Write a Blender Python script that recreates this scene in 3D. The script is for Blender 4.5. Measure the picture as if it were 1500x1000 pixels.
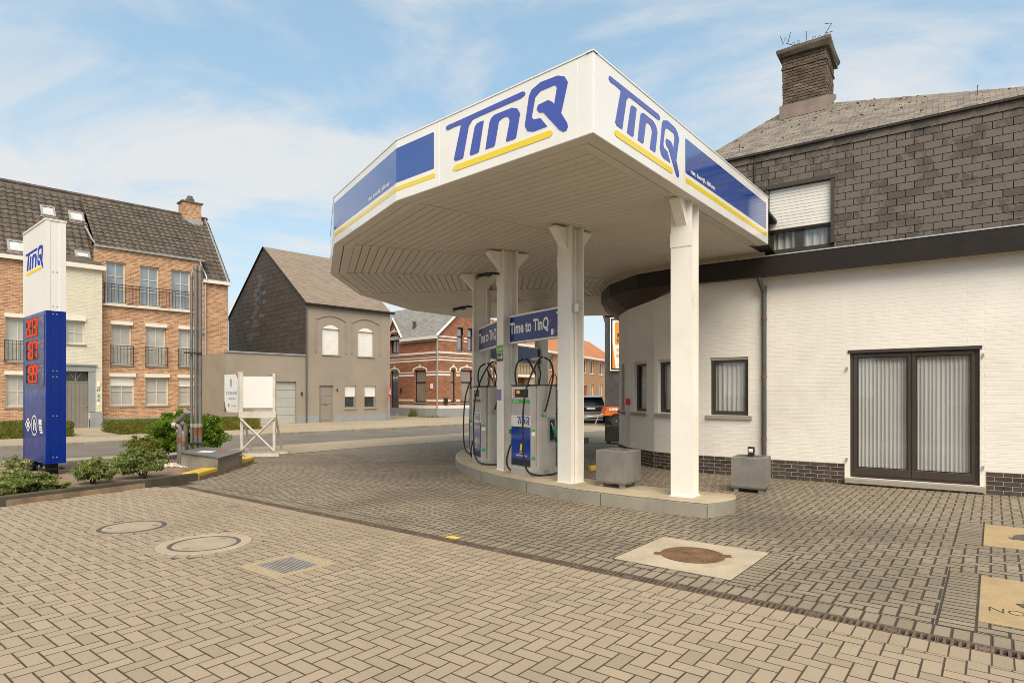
import bpy, math, random
import numpy as np
from mathutils import Matrix, Vector

for _o in list(bpy.data.objects):
    bpy.data.objects.remove(_o)
sc = bpy.context.scene
COL = sc.collection
RND = random.Random(11)
PI = math.pi
rad = math.radians

# ------------------------------------------------------------------ camera
cam_data = bpy.data.cameras.new('camera')
cam_data.sensor_width = 36.0
cam_data.lens = 21.6
cam_data.shift_y = 0.052
cam_data.clip_start = 0.05
cam_data.clip_end = 3000.0
cam = bpy.data.objects.new('camera', cam_data)
COL.objects.link(cam)
cam.location = (0, 0, 1.6)
cam.rotation_euler = (rad(90), 0, 0)
sc.camera = cam

# ------------------------------------------------------------------ sky, sun, exposure
SUN_DIR = Vector((0.10, -0.78, 0.80)).normalized()      # towards the sun: behind the camera
SUN_EL = math.asin(SUN_DIR.z)
world = bpy.data.worlds.new('World')
sc.world = world
world.use_nodes = True
wt = world.node_tree
wt.nodes.clear()
def wn(t, **kw):
    n = wt.nodes.new(t)
    for k, v in kw.items():
        setattr(n, k, v)
    return n
def wl(a, b):
    wt.links.new(a, b)
w_out = wn('ShaderNodeOutputWorld')
w_bg = wn('ShaderNodeBackground')
w_bg.inputs['Strength'].default_value = 0.12
w_sky = wn('ShaderNodeTexSky', sky_type='NISHITA', sun_disc=False)
w_sky.sun_elevation = SUN_EL
w_sky.sun_rotation = math.atan2(SUN_DIR.x, SUN_DIR.y)
w_sky.air_density = 1.0
w_sky.dust_density = 0.3
w_sky.ozone_density = 1.0
w_tc = wn('ShaderNodeTexCoord')
w_sep = wn('ShaderNodeSeparateXYZ')
wl(w_tc.outputs['Generated'], w_sep.inputs[0])
def wmath(op, a, b=None, clamp=False):
    n = wn('ShaderNodeMath', operation=op, use_clamp=clamp)
    for i, s in enumerate((a, b)):
        if s is None:
            continue
        if isinstance(s, (int, float)):
            n.inputs[i].default_value = s
        else:
            wl(s, n.inputs[i])
    return n.outputs[0]
zz = wmath('ADD', wmath('MAXIMUM', w_sep.outputs['Z'], 0.0), 0.16)
cx = wmath('DIVIDE', w_sep.outputs['X'], zz)
cy = wmath('DIVIDE', w_sep.outputs['Y'], zz)
w_cmb = wn('ShaderNodeCombineXYZ')
wl(cx, w_cmb.inputs[0]); wl(cy, w_cmb.inputs[1])
w_map = wn('ShaderNodeMapping')
w_map.inputs['Location'].default_value = (9.4, 7.7, 0.0)
w_map.inputs['Rotation'].default_value = (0, 0, rad(-12))
w_map.inputs['Scale'].default_value = (0.8, 1.25, 1.0)
wl(w_cmb.outputs[0], w_map.inputs['Vector'])
w_n1 = wn('ShaderNodeTexNoise')
w_n1.inputs['Scale'].default_value = 1.3
w_n1.inputs['Detail'].default_value = 10.0
w_n1.inputs['Roughness'].default_value = 0.60
w_n1.inputs['Distortion'].default_value = 0.5
wl(w_map.outputs[0], w_n1.inputs['Vector'])
w_n2 = wn('ShaderNodeTexNoise')
w_n2.inputs['Scale'].default_value = 0.42
w_n2.inputs['Detail'].default_value = 3.0
wl(w_map.outputs[0], w_n2.inputs['Vector'])
w_sum = wmath('ADD', wmath('MULTIPLY', w_n1.outputs['Fac'], 0.62), wmath('MULTIPLY', w_n2.outputs['Fac'], 0.38))
w_ramp = wn('ShaderNodeValToRGB')
w_ramp.color_ramp.interpolation = 'EASE'
w_ramp.color_ramp.elements[0].position = 0.41
w_ramp.color_ramp.elements[0].color = (0.05, 0.05, 0.05, 1)
w_ramp.color_ramp.elements[1].position = 0.58
w_ramp.color_ramp.elements[1].color = (1, 1, 1, 1)
wl(w_sum, w_ramp.inputs['Fac'])
# thin veil that thickens towards the horizon, as in hazy fair weather
w_hor = wmath('POWER', wmath('SUBTRACT', 1.0, wmath('MAXIMUM', w_sep.outputs['Z'], 0.0), True), 5.0)
w_mask = wmath('MAXIMUM', wmath('MULTIPLY', w_ramp.outputs['Color'], 0.82), wmath('MULTIPLY', w_hor, 0.92), True)
w_mix = wn('ShaderNodeMixRGB')
wl(w_mask, w_mix.inputs['Fac'])
w_gain = wn('ShaderNodeMixRGB', blend_type='MULTIPLY')
w_gain.inputs['Fac'].default_value = 1.0
w_gain.inputs['Color2'].default_value = (1.85, 2.45, 2.72, 1)
w_gam = wn('ShaderNodeGamma')
w_gam.inputs['Gamma'].default_value = 0.42
wl(w_sky.outputs[0], w_gam.inputs['Color'])
wl(w_gam.outputs[0], w_gain.inputs['Color1'])
wl(w_gain.outputs[0], w_mix.inputs['Color1'])
w_mix.inputs['Color2'].default_value = (5.05, 4.95, 4.80, 1)
wl(w_mix.outputs[0], w_bg.inputs['Color'])
wl(w_bg.outputs[0], w_out.inputs['Surface'])

sun_data = bpy.data.lights.new('sun', 'SUN')
sun_data.energy = 2.8
sun_data.angle = rad(45)
sun_data.color = (1.0, 0.865, 0.69)
sun = bpy.data.objects.new('sun', sun_data)
COL.objects.link(sun)
sun.rotation_euler = SUN_DIR.to_track_quat('Z', 'Y').to_euler()
sun.location = (6, -9, 20)

sc.view_settings.view_transform = 'Standard'
sc.view_settings.look = 'None'
sc.view_settings.gamma = 1.0
sc.view_settings.use_curve_mapping = False
sc.view_settings.exposure = 0.50
sc.cycles.filter_width = 0.9
sc.cycles.max_bounces = 8
sc.cycles.transparent_max_bounces = 16

# ------------------------------------------------------------------ mesh helpers
I4 = Matrix.Identity(4)
FW = Matrix(((1, 0, 0, 0), (0, 0, -1, 0), (0, 1, 0, 0), (0, 0, 0, 1)))   # (along, up, out) -> facade local (x, y inward, z)
WM = {}

def T(x, y, z):
    return Matrix.Translation((x, y, z))
def RZ(a):
    return Matrix.Rotation(a, 4, 'Z')
def frame2(p, q, z=0.0):
    """local frame with x from p to q, y inward (left of x), z up"""
    a = math.atan2(q[1] - p[1], q[0] - p[0])
    return T(p[0], p[1], z) @ RZ(a)
def slope_frame(x, y, z, pitch):
    """(along, up the slope, out of the roof)"""
    return T(x, y, z) @ Matrix.Rotation(pitch, 4, 'X')

class MB:
    def __init__(self, M=None):
        self.v, self.f, self.M = [], [], M or I4
    def add(self, vs, fs, M=None):
        k = len(self.v)
        X = self.M @ M if M is not None else self.M
        self.v += [tuple(X @ Vector(p)) for p in vs]
        self.f += [tuple(i + k for i in f) for f in fs]
        return self
    def box(self, x0, x1, y0, y1, z0, z1, M=None):
        vs = [(x0, y0, z0), (x1, y0, z0), (x1, y1, z0), (x0, y1, z0), (x0, y0, z1), (x1, y0, z1), (x1, y1, z1), (x0, y1, z1)]
        return self.add(vs, [(0, 3, 2, 1), (4, 5, 6, 7), (0, 1, 5, 4), (1, 2, 6, 5), (2, 3, 7, 6), (3, 0, 4, 7)], M)
    def bbox(self, x0, x1, y0, y1, z0, z1, b=0.01, M=None):
        """box with chamfered vertical and top edges"""
        pl = [(x0 + b, y0), (x1 - b, y0), (x1, y0 + b), (x1, y1 - b), (x1 - b, y1), (x0 + b, y1), (x0, y1 - b), (x0, y0 + b)]
        cx, cy = (x0 + x1) / 2, (y0 + y1) / 2
        tp = [(x + (b if x < cx else -b) * .7, y + (b if y < cy else -b) * .7) for x, y in pl]
        vs = [(x, y, z0) for x, y in pl] + [(x, y, z1 - b) for x, y in pl] + [(x, y, z1) for x, y in tp]
        fs = [tuple(range(7, -1, -1)), tuple(range(16, 24))]
        for r in (0, 8):
            for i in range(8):
                j = (i + 1) % 8
                fs.append((r + i, r + j, r + 8 + j, r + 8 + i))
        return self.add(vs, fs, M)
    def prism(self, poly, c0, c1, M=None):
        n = len(poly)
        vs = [(a, b, c0) for a, b in poly] + [(a, b, c1) for a, b in poly]
        fs = [tuple(range(n - 1, -1, -1)), tuple(range(n, 2 * n))]
        fs += [(i, (i + 1) % n, n + (i + 1) % n, n + i) for i in range(n)]
        return self.add(vs, fs, M)
    def quad(self, a, b, c, d, M=None):
        return self.add([a, b, c, d], [(0, 1, 2, 3)], M)
    def cyl(self, p0, p1, r, n=12, r2=None, M=None):
        return self.tube([p0, p1], r, n, M, r2)
    def tube(self, pts, r, n=8, M=None, r2=None):
        pts = [Vector(p) for p in pts]
        vs, fs = [], []
        m = len(pts)
        up = Vector((0, 0, 1))
        d0 = (pts[1] - pts[0]).normalized()
        if abs(d0.z) > .95:
            up = Vector((1, 0, 0))
        side = d0.cross(up).normalized()
        for i, p in enumerate(pts):
            d = (pts[min(i + 1, m - 1)] - pts[max(i - 1, 0)]).normalized()
            side = (side - d * side.dot(d)).normalized()
            o = d.cross(side)
            rr = r if r2 is None else r + (r2 - r) * i / (m - 1)
            for k in range(n):
                a = 2 * PI * k / n
                vs.append(tuple(p + side * (rr * math.cos(a)) + o * (rr * math.sin(a))))
        for i in range(m - 1):
            for k in range(n):
                l = (k + 1) % n
                fs.append((i * n + k, i * n + l, (i + 1) * n + l, (i + 1) * n + k))
        fs.append(tuple(range(n - 1, -1, -1)))
        fs.append(tuple((m - 1) * n + k for k in range(n)))
        return self.add(vs, fs, M)
    def lathe(self, prof, n=24, M=None):
        """prof: list of (r, z); closed at both ends"""
        vs, fs = [], []
        for r, z in prof:
            for k in range(n):
                a = 2 * PI * k / n
                vs.append((r * math.cos(a), r * math.sin(a), z))
        for i in range(len(prof) - 1):
            for k in range(n):
                l = (k + 1) % n
                fs.append((i * n + k, i * n + l, (i + 1) * n + l, (i + 1) * n + k))
        fs.append(tuple(range(n - 1, -1, -1)))
        fs.append(tuple((len(prof) - 1) * n + k for k in range(n)))
        return self.add(vs, fs, M)
    def obj(self, name, mat, parent=None, smooth=False, kind=None, label=None, cat=None, group=None):
        me = bpy.data.meshes.new(name)
        me.from_pydata(self.v, [], self.f)
        if smooth:
            me.polygons.foreach_set('use_smooth', [True] * len(me.polygons))
            try:
                me.set_sharp_from_angle(angle=rad(40))
            except Exception:
                pass
        me.materials.append(MAT[mat])
        me.update()
        return link(name, me, parent, I4, kind, label, cat, group)

def link(name, data, parent=None, M=I4, kind=None, label=None, cat=None, group=None):
    o = bpy.data.objects.new(name, data)
    COL.objects.link(o)
    if parent is not None:
        o.parent = parent
    o.matrix_local = M
    WM[o] = (WM[parent] if parent is not None else I4) @ M
    if kind: o['kind'] = kind
    if label: o['label'] = label
    if cat: o['category'] = cat
    if group: o['group'] = group
    return o

def thing(name, label, cat, M=I4, group=None, kind=None):
    o = link(name, None, None, M, kind, label, cat, group)
    o.empty_display_size = .2
    return o

def setting(name, mb, mat, parent=None):
    return mb.obj(name, mat, parent, kind='structure')

def project(p):
    if p.y < .25:
        return None
    return 750 + 900 * p.x / p.y, 578 - 900 * (p.z - 1.6) / p.y

def in_view(p, mx=330, my=300):
    q = project(p)
    if q is None:
        return False
    return -mx < q[0] < 1500 + mx and -my < q[1] < 1000 + my

MESHES = {}
def scatter(parent, name, items, mat, limit=300, cull=True, stuff_name=None, edge=None, mx=330, my=300):
    """items: (verts, faces, Matrix). The nearest in view become objects of their own, the rest one part."""
    W = WM[parent]
    lst = []
    for vs, fs, M in items:
        p = (W @ M).translation
        if cull and not in_view(p, mx, my):
            continue
        q = project(p)
        seen = q is not None and -15 < q[0] < 1515 and -15 < q[1] < 1015
        lst.append((0 if seen else 1, (p - Vector((0, 0, 1.6))).length, len(lst), vs, fs, M))
    lst.sort(key=lambda t: t[:3])
    for t in lst[:limit]:
        vs, fs, M = t[3:]
        key = (name, mat, tuple(tuple(round(c, 3) for c in v) for v in vs))
        me = MESHES.get(key)
        if me is None:
            me = bpy.data.meshes.new(name)
            me.from_pydata(vs, [], fs)
            me.materials.append(MAT[mat])
            if edge:
                me.materials.append(MAT[edge])
                me.polygons.foreach_set('material_index', [0] + [1] * (len(fs) - 1))
            me.update()
            MESHES[key] = me
        link(name, me, parent, M)
    rest = lst[limit:]
    if rest:
        V, Fc, k, mi = [], [], 0, []
        for t in rest:
            vs, fs, M = t[3:]
            A = np.array(M)
            P = np.c_[np.array(vs), np.ones(len(vs))] @ A.T
            V.append(P[:, :3])
            Fc += [tuple(i + k for i in f) for f in fs]
            mi += [0] + [1] * (len(fs) - 1)
            k += len(vs)
        me = bpy.data.meshes.new(stuff_name or name + 's')
        me.from_pydata(np.concatenate(V).tolist(), [], Fc)
        me.materials.append(MAT[mat])
        if edge:
            me.materials.append(MAT[edge])
            me.polygons.foreach_set('material_index', mi)
        me.update()
        link(stuff_name or name + 's', me, parent, I4, kind='stuff')

def clip_poly(poly, a, b, c):
    """keep a*x + b*y <= c"""
    out = []
    n = len(poly)
    for i in range(n):
        p, q = poly[i], poly[(i + 1) % n]
        dp, dq = a * p[0] + b * p[1] - c, a * q[0] + b * q[1] - c
        if dp <= 0:
            out.append(p)
        if (dp < 0 < dq) or (dq < 0 < dp):
            t = dp / (dp - dq)
            out.append((p[0] + (q[0] - p[0]) * t, p[1] + (q[1] - p[1]) * t))
    return out

def area(poly):
    return abs(sum(p[0] * q[1] - q[0] * p[1] for p, q in zip(poly, poly[1:] + poly[:1]))) / 2

def block(poly, t, ch, F, lift=0.0, tilt=0.0, chz=None):
    """a chamfered stone from a convex outline in the (a, b) plane of frame F, top at c=lift"""
    n = len(poly)
    cx = sum(p[0] for p in poly) / n
    cy = sum(p[1] for p in poly) / n
    pl = [(x - cx, y - cy) for x, y in poly]
    ins = []
    for x, y in pl:
        r = max(math.hypot(x, y), 1e-4)
        k = max(0.0, 1 - 1.5 * ch / r)
        ins.append((x - math.copysign(min(ch, abs(x)), x), y - math.copysign(min(ch, abs(y)), y)) if n == 4 else (x * k, y * k))
    vs = [(x, y, -t) for x, y in pl] + [(x, y, -(ch if chz is None else chz)) for x, y in pl] + [(x, y, 0) for x, y in ins]
    fs = [tuple(range(2 * n, 3 * n))]
    for r in (0, n):
        for i in range(n):
            j = (i + 1) % n
            fs.append((r + i, r + j, r + n + j, r + n + i))
    M = F @ T(cx, cy, lift)
    if tilt:
        M = M @ Matrix.Rotation(RND.uniform(-tilt, tilt), 4, 'X') @ Matrix.Rotation(RND.uniform(-tilt, tilt), 4, 'Y')
    return vs, fs, M

def rect(x0, x1, y0, y1):
    return [(x0, y0), (x1, y0), (x1, y1), (x0, y1)]

def brick_rows(x0, x1, z0, z1, bw, bh, joint, holes=(), shift=0.0):
    """running bond clipped to the rectangle and to rectangular holes"""
    out = []
    nrow = int(math.ceil((z1 - z0) / bh - 1e-6))
    for r in range(nrow):
        a, b = z0 + r * bh, min(z0 + (r + 1) * bh, z1) 
        if b - a < bh * .3:
            continue
        spans = [(x0, x1)]
        for hx0, hx1, hz0, hz1 in holes:
            if hz0 < (a + b) / 2 < hz1:
                ns = []
                for s0, s1 in spans:
                    if hx1 <= s0 or hx0 >= s1:
                        ns.append((s0, s1))
                        continue
                    if s0 < hx0: ns.append((s0, hx0))
                    if hx1 < s1: ns.append((hx1, s1))
                spans = ns
        off = (bw / 2 if r % 2 else 0.0) + shift
        for s0, s1 in spans:
            k = math.floor((s0 - x0 - off) / bw)
            x = x0 + off + k * bw
            while x < s1:
                c0, c1 = max(x, s0), min(x + bw, s1)
                if c1 - c0 > joint * 3:
                    out.append(rect(c0 + joint / 2, c1 - joint / 2, a + joint / 2, b - joint / 2))
                x += bw
    return out

def wall_faces(mb, x0, x1, z0, z1, holes, depth, M=None, open_top=None, open_low=None):
    """front skin of a facade with rectangular openings and their reveals"""
    xs = sorted({x0, x1, *[min(max(h[i], x0), x1) for h in holes for i in (0, 1)]})
    zs = sorted({z0, z1, *[min(max(h[i], z0), z1) for h in holes for i in (2, 3)]})
    for a, b in zip(xs, xs[1:]):
        for c, d in zip(zs, zs[1:]):
            mx, mz = (a + b) / 2, (c + d) / 2
            if any(h[0] < mx < h[1] and h[2] < mz < h[3] for h in holes):
                continue
            mb.quad((a, 0, c), (b, 0, c), (b, 0, d), (a, 0, d), M)
    for a, b, c, d in holes:
        mb.quad((a, 0, c), (a, depth, c), (a, depth, d), (a, 0, d), M)
        mb.quad((b, depth, c), (b, 0, c), (b, 0, d), (b, depth, d), M)
        if d != open_top:
            mb.quad((a, 0, d), (a, depth, d), (b, depth, d), (b, 0, d), M)
        if c != open_low:
            mb.quad((a, depth, c), (a, 0, c), (b, 0, c), (b, depth, c), M)

_TXT = {}
def text_mesh(body, bold=0.0):
    key = (body, bold)
    if key not in _TXT:
        cu = bpy.data.curves.new('lettering', 'FONT')
        cu.body = body
        cu.offset = bold
        cu.resolution_u = 3
        o = bpy.data.objects.new('lettering', cu)
        COL.objects.link(o)
        dg = bpy.context.evaluated_depsgraph_get()
        me = bpy.data.meshes.new_from_object(o.evaluated_get(dg))
        vs = [tuple(v.co) for v in me.vertices]
        fs = [tuple(p.vertices) for p in me.polygons]
        bpy.data.objects.remove(o)
        bpy.data.curves.remove(cu)
        bpy.data.meshes.remove(me)
        _TXT[key] = (vs, fs)
    return _TXT[key]

def lettering(parent, body, x0, x1, z0, z1, F, mat, bold=0.0, out=0.004, name='lettering'):
    """flat letters filling the rectangle in the (along, up) plane of F"""
    vs, fs = text_mesh(body, bold)
    ax0, ax1 = min(v[0] for v in vs), max(v[0] for v in vs)
    ay0, ay1 = min(v[1] for v in vs), max(v[1] for v in vs)
    mb = MB(F)
    mb.add([(x0 + (v[0] - ax0) / (ax1 - ax0) * (x1 - x0), z0 + (v[1] - ay0) / (ay1 - ay0) * (z1 - z0), out) for v in vs], fs)
    return mb.obj(name, mat, parent)

LOGO = dict(
 T=[(1.152,.723),(2.319,.734),(2.362,.715),(2.362,.685),(2.304,.666),(1.629,.666),(1.514,.662),(1.446,.605),(1.344,.241),(1.31,.236),(1.205,.239),(1.177,.266),(1.31,.662),(1.187,.669),(1.062,.663),(1.026,.688),(1.033,.715),(1.08,.725)],
 I=[(1.704,.591),(1.623,.248),(1.597,.235),(1.48,.236),(1.463,.257),(1.55,.558),(1.58,.589),(1.646,.597)],
 N=[(1.733,.241),(1.8,.535),(1.828,.583),(1.885,.606),(2.158,.602),(2.241,.568),(2.284,.499),(2.223,.245),(2.203,.235),(2.078,.238),(2.069,.256),(2.126,.46),(2.114,.503),(2.075,.528),(2.008,.530),(1.953,.508),(1.891,.258),(1.869,.238)],
 Q=[(2.585,.354),(2.679,.238),(2.474,.239),(2.396,.267),(2.356,.337),(2.418,.65),(2.455,.706),(2.585,.748),(2.824,.737),(2.914,.697),(2.96,.624),(2.87,.323),(2.952,.192),(2.96,.149),(2.939,.115),(2.896,.117),(2.845,.151),(2.625,.405),(2.563,.424),(2.53,.47),(2.552,.509),(2.692,.518),(2.751,.479),(2.777,.444),(2.814,.613),(2.787,.652),(2.585,.654),(2.508,.61),(2.458,.407),(2.48,.371)],
 Y=[(1.205,.186),(2.714,.184),(2.745,.170),(2.756,.148),(2.745,.125),(2.714,.112),(1.205,.112),(1.169,.128),(1.155,.150),(1.169,.173)])
def logo(parent, x0, x1, z0, z1, F, t=0.006, blue='logo_blue', yellow='sign_yellow'):
    """the four letters and the bar under them; the outline box of the source is 1.026..2.96 by .112..0.748"""
    m = lambda p: (x0 + (p[0] - 1.026) / 1.934 * (x1 - x0), z0 + (p[1] - .112) / .636 * (z1 - z0))
    mb = MB(F)
    for k in 'TINQ':
        mb.prism([m(p) for p in LOGO[k]][::-1], 0.0005, t)
    mb.obj('logo_letters', blue, parent)
    MB(F).prism([m(p) for p in LOGO['Y']][::-1], 0.0005, t).obj('logo_bar', yellow, parent)
# ------------------------------------------------------------------ materials
MAT = {}
class NT:
    def __init__(self, name):
        m = bpy.data.materials.new(name)
        m.use_nodes = True
        self.m, self.t = m, m.node_tree
        self.t.nodes.clear()
        self.out = self.n('ShaderNodeOutputMaterial')
        self.b = self.n('ShaderNodeBsdfPrincipled')
        self.l(self.b.outputs[0], self.out.inputs['Surface'])
        MAT[name] = m
    def n(self, t, **kw):
        x = self.t.nodes.new(t)
        for k, v in kw.items():
            setattr(x, k, v)
        return x
    def l(self, a, b):
        self.t.links.new(a, b)
    def val(self, s, sock):
        if isinstance(s, (int, float)):
            sock.default_value = s
        elif isinstance(s, tuple):
            sock.default_value = (*s, 1) if len(s) == 3 and len(sock.default_value) == 4 else s
        else:
            self.l(s, sock)
    def math(self, op, a, b=None, clamp=False):
        x = self.n('ShaderNodeMath', operation=op, use_clamp=clamp)
        self.val(a, x.inputs[0])
        if b is not None:
            self.val(b, x.inputs[1])
        return x.outputs[0]
    def mix(self, f, a, b, mode='MIX'):
        x = self.n('ShaderNodeMixRGB', blend_type=mode)
        self.val(f, x.inputs[0]); self.val(a, x.inputs[1]); self.val(b, x.inputs[2])
        return x.outputs[0]
    def pos(self):
        if not hasattr(self, '_g'):
            self._g = self.n('ShaderNodeNewGeometry')
        return self._g.outputs['Position']
    def obj(self):
        if not hasattr(self, '_tc'):
            self._tc = self.n('ShaderNodeTexCoord')
        return self._tc.outputs['Object']
    def mapped(self, vec, scale=(1, 1, 1), loc=(0, 0, 0), rot=(0, 0, 0)):
        x = self.n('ShaderNodeMapping')
        x.inputs['Scale'].default_value = scale
        x.inputs['Location'].default_value = loc
        x.inputs['Rotation'].default_value = rot
        self.l(vec, x.inputs['Vector'])
        return x.outputs[0]
    def noise(self, scale, detail=4, rough=.55, vec=None, dist=0.0):
        x = self.n('ShaderNodeTexNoise')
        x.inputs['Scale'].default_value = scale
        x.inputs['Detail'].default_value = detail
        x.inputs['Roughness'].default_value = rough
        x.inputs['Distortion'].default_value = dist
        self.l(vec or self.pos(), x.inputs['Vector'])
        return x.outputs['Fac']
    def ramp(self, f, p0, p1, c0=0.0, c1=1.0):
        x = self.n('ShaderNodeMapRange', clamp=True)
        self.l(f, x.inputs[0])
        for i, v in enumerate((p0, p1, c0, c1)):
            x.inputs[i + 1].default_value = v
        return x.outputs[0]
    def tint(self):
        """one random number for each loose piece"""
        self.pos()
        oi = self.n('ShaderNodeObjectInfo')
        s = self.math('ADD', self._g.outputs['Random Per Island'], oi.outputs['Random'])
        return self.math('FRACT', s)
    def bump(self, h, strength=.3, dist=.01):
        x = self.n('ShaderNodeBump')
        x.inputs['Strength'].default_value = strength
        x.inputs['Distance'].default_value = dist
        self.l(h, x.inputs['Height'])
        if self.b.inputs['Normal'].is_linked:
            self.l(self.b.inputs['Normal'].links[0].from_socket, x.inputs['Normal'])
        self.l(x.outputs[0], self.b.inputs['Normal'])
    def set(self, **kw):
        for k, v in kw.items():
            self.val(v, self.b.inputs[k])
        return self

def mul(c, k):
    return tuple(x * k for x in c)

def plain(name, col, rough=.55, metal=0.0, var=.10, vs=3.0, fine=.05, fs=60.0, bump=.05, bs=80.0, tint=0.0, spec=.5, coat=0.0, stain=None, stain_amt=.5, stain_scale=1.2):
    k = NT(name)
    c = k.mix(k.ramp(k.noise(vs, 5), .3, .7), mul(col, 1 - var), mul(col, 1 + var))
    if fine:
        c = k.mix(1.0, c, k.mix(k.ramp(k.noise(fs, 3), .3, .7), mul((1, 1, 1), 1 - fine), mul((1, 1, 1), 1 + fine)), 'MULTIPLY')
    if tint:
        t = k.tint()
        c = k.mix(1.0, c, k.mix(t, mul((1, 1, 1), 1 - tint), mul((1, 1, 1), 1 + tint)), 'MULTIPLY')
    if stain is not None:
        c = k.mix(k.math('MULTIPLY', k.ramp(k.noise(stain_scale, 7, .65), .5, .72), stain_amt), c, stain)
    k.set(**{'Base Color': c, 'Roughness': k.ramp(k.noise(vs * 4, 4), .3, .7, max(.02, rough - .08), min(1, rough + .08)), 'Metallic': metal, 'Specular IOR Level': spec, 'Coat Weight': coat, 'Coat Roughness': .06})
    if bump:
        k.bump(k.noise(bs, 4), bump, .004)
    return k

def brick(name, c1, c2, mortar, bw=.215, bh=.068, ms=.012, c3=None, var=.25):
    k = NT(name)
    s = k.n('ShaderNodeSeparateXYZ'); k.l(k.obj(), s.inputs[0])
    cm = k.n('ShaderNodeCombineXYZ')
    k.l(k.math('ADD', s.outputs[0], s.outputs[1]), cm.inputs[0]); k.l(s.outputs[2], cm.inputs[1])
    b = k.n('ShaderNodeTexBrick')
    b.inputs['Scale'].default_value = 1.0
    b.inputs['Brick Width'].default_value = bw
    b.inputs['Row Height'].default_value = bh
    b.inputs['Mortar Size'].default_value = ms
    b.inputs['Mortar Smooth'].default_value = .3
    b.inputs['Color1'].default_value = (0, 0, 0, 1)
    b.inputs['Color2'].default_value = (1, 1, 1, 1)
    b.inputs['Mortar'].default_value = (.5, .5, .5, 1)
    k.l(cm.outputs[0], b.inputs['Vector'])
    v = k.mix(1.0, k.noise(2.2, 5), k.mix(.5, b.outputs['Color'], k.noise(9.0, 3)), 'MIX')
    col = k.mix(k.ramp(v, .30, .62), c1, c2)
    if c3 is not None:
        col = k.mix(k.ramp(v, .62, .78), col, c3)
    col = k.mix(k.math('MULTIPLY', k.ramp(k.noise(25, 3), .35, .7), var), col, mul(c1, .6))
    col = k.mix(b.outputs['Fac'], col, mortar)
    k.set(**{'Base Color': col, 'Roughness': .88})
    k.bump(k.math('SUBTRACT', k.math('MULTIPLY', k.noise(60, 3), .35), b.outputs['Fac']), .6, .006)
    return k

# ---- paving
def paver_mat(name, a, b, dark, dirt_lo, dirt_hi, dirt_amt):
    k = NT(name)
    t = k.tint()
    c = k.mix(t, a, b)
    c = k.mix(k.math('MULTIPLY', k.ramp(k.noise(.55, 4, .6), .35, .7), .35), c, mul(a, .80))
    # stains that creep in from the joints and large tyre-worn patches
    big = k.noise(.42, 6, .62, dist=.6)
    c = k.mix(k.math('MULTIPLY', k.ramp(big, dirt_lo, dirt_hi), dirt_amt), c, dark)
    sp = k.noise(260, 2, .7)
    c = k.mix(k.math('MULTIPLY', k.ramp(t, .84, 1.0), .30), c, mul(a, .62))
    c = k.mix(k.math('MULTIPLY', k.ramp(sp, .56, .68), .50), c, mul(a, .40))
    c = k.mix(k.math('MULTIPLY', k.ramp(sp, .42, .32), .30), c, (.72, .66, .56))
    c = k.mix(k.math('MULTIPLY', k.ramp(k.noise(38, 4, .7), .50, .72), .28), c, mul(a, .6))
    vo = k.n('ShaderNodeTexVoronoi'); vo.inputs['Scale'].default_value = .85; k.l(k.pos(), vo.inputs['Vector'])
    dr = k.math('ADD', vo.outputs['Distance'], k.math('MULTIPLY', k.noise(7, 4), .16))
    c = k.mix(k.math('MULTIPLY', k.ramp(dr, .19, .13), .42), c, mul(a, .30))
    c = k.mix(k.math('MULTIPLY', k.ramp(k.noise(3.1, 6, .7), .56, .74), .30), c, mul(dark, 1.25))
    k.set(**{'Base Color': c, 'Roughness': k.ramp(k.noise(8, 3), .3, .7, .78, .95), 'Specular IOR Level': .35})
    k.bump(sp, .25, .002)
    return k
paver_mat('paver_beige', (.42, .33, .228), (.36, .283, .195), (.20, .157, .108), .48, .80, .5)
paver_mat('paver_grey', (.335, .272, .195), (.26, .21, .15), (.085, .07, .052), .46, .72, .7)
plain('joint_beige', (.15, .115, .078), .95, var=.25, vs=6, bump=0)
plain('joint_grey', (.068, .056, .040), .95, var=.3, vs=6, bump=0)
k = plain('joint_sand', (.066, .052, .036), .95, var=.35, vs=2.0, bump=.5, bs=120)
def far_paver(name, a, b, joint, bw=.22, bh=.11, ang=-38.1):
    k = NT(name)
    v = k.mapped(k.pos(), rot=(0, 0, rad(-ang)))
    br = k.n('ShaderNodeTexBrick')
    br.inputs['Scale'].default_value = 1.0
    br.inputs['Brick Width'].default_value = bw
    br.inputs['Row Height'].default_value = bh
    br.inputs['Mortar Size'].default_value = .007
    br.inputs['Color1'].default_value = (*a, 1); br.inputs['Color2'].default_value = (*b, 1)
    br.inputs['Mortar'].default_value = (*joint, 1)
    k.l(v, br.inputs['Vector'])
    c = k.mix(k.math('MULTIPLY', k.ramp(k.noise(.4, 6, .6), .42, .72), .45), br.outputs['Color'], mul(b, .6))
    k.set(**{'Base Color': c, 'Roughness': .9})
    k.bump(k.math('SUBTRACT', k.math('MULTIPLY', k.noise(40, 2), .3), br.outputs['Fac']), .5, .005)
far_paver('far_grey', (.30, .25, .185), (.25, .205, .15), (.10, .085, .06))
far_paver('far_beige', (.50, .40, .275), (.43, .345, .24), (.20, .16, .11), ang=46)
plain('earth', (.25, .175, .112), .97, var=.35, vs=4, fine=.2, fs=90, bump=.8, bs=55)
plain('ground', (.16, .15, .10), .95, var=.3, vs=.3)
k = plain('asphalt', (.175, .15, .122), .88, var=.2, vs=.6, fine=.25, fs=140, bump=.5, bs=160, stain=(.20, .18, .15), stain_amt=.5, stain_scale=.5)
plain('kerb_concrete', (.30, .27, .21), .85, var=.22, vs=2.5, fine=.12, bump=.25, stain=(.10, .09, .06), stain_amt=.6)
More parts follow.
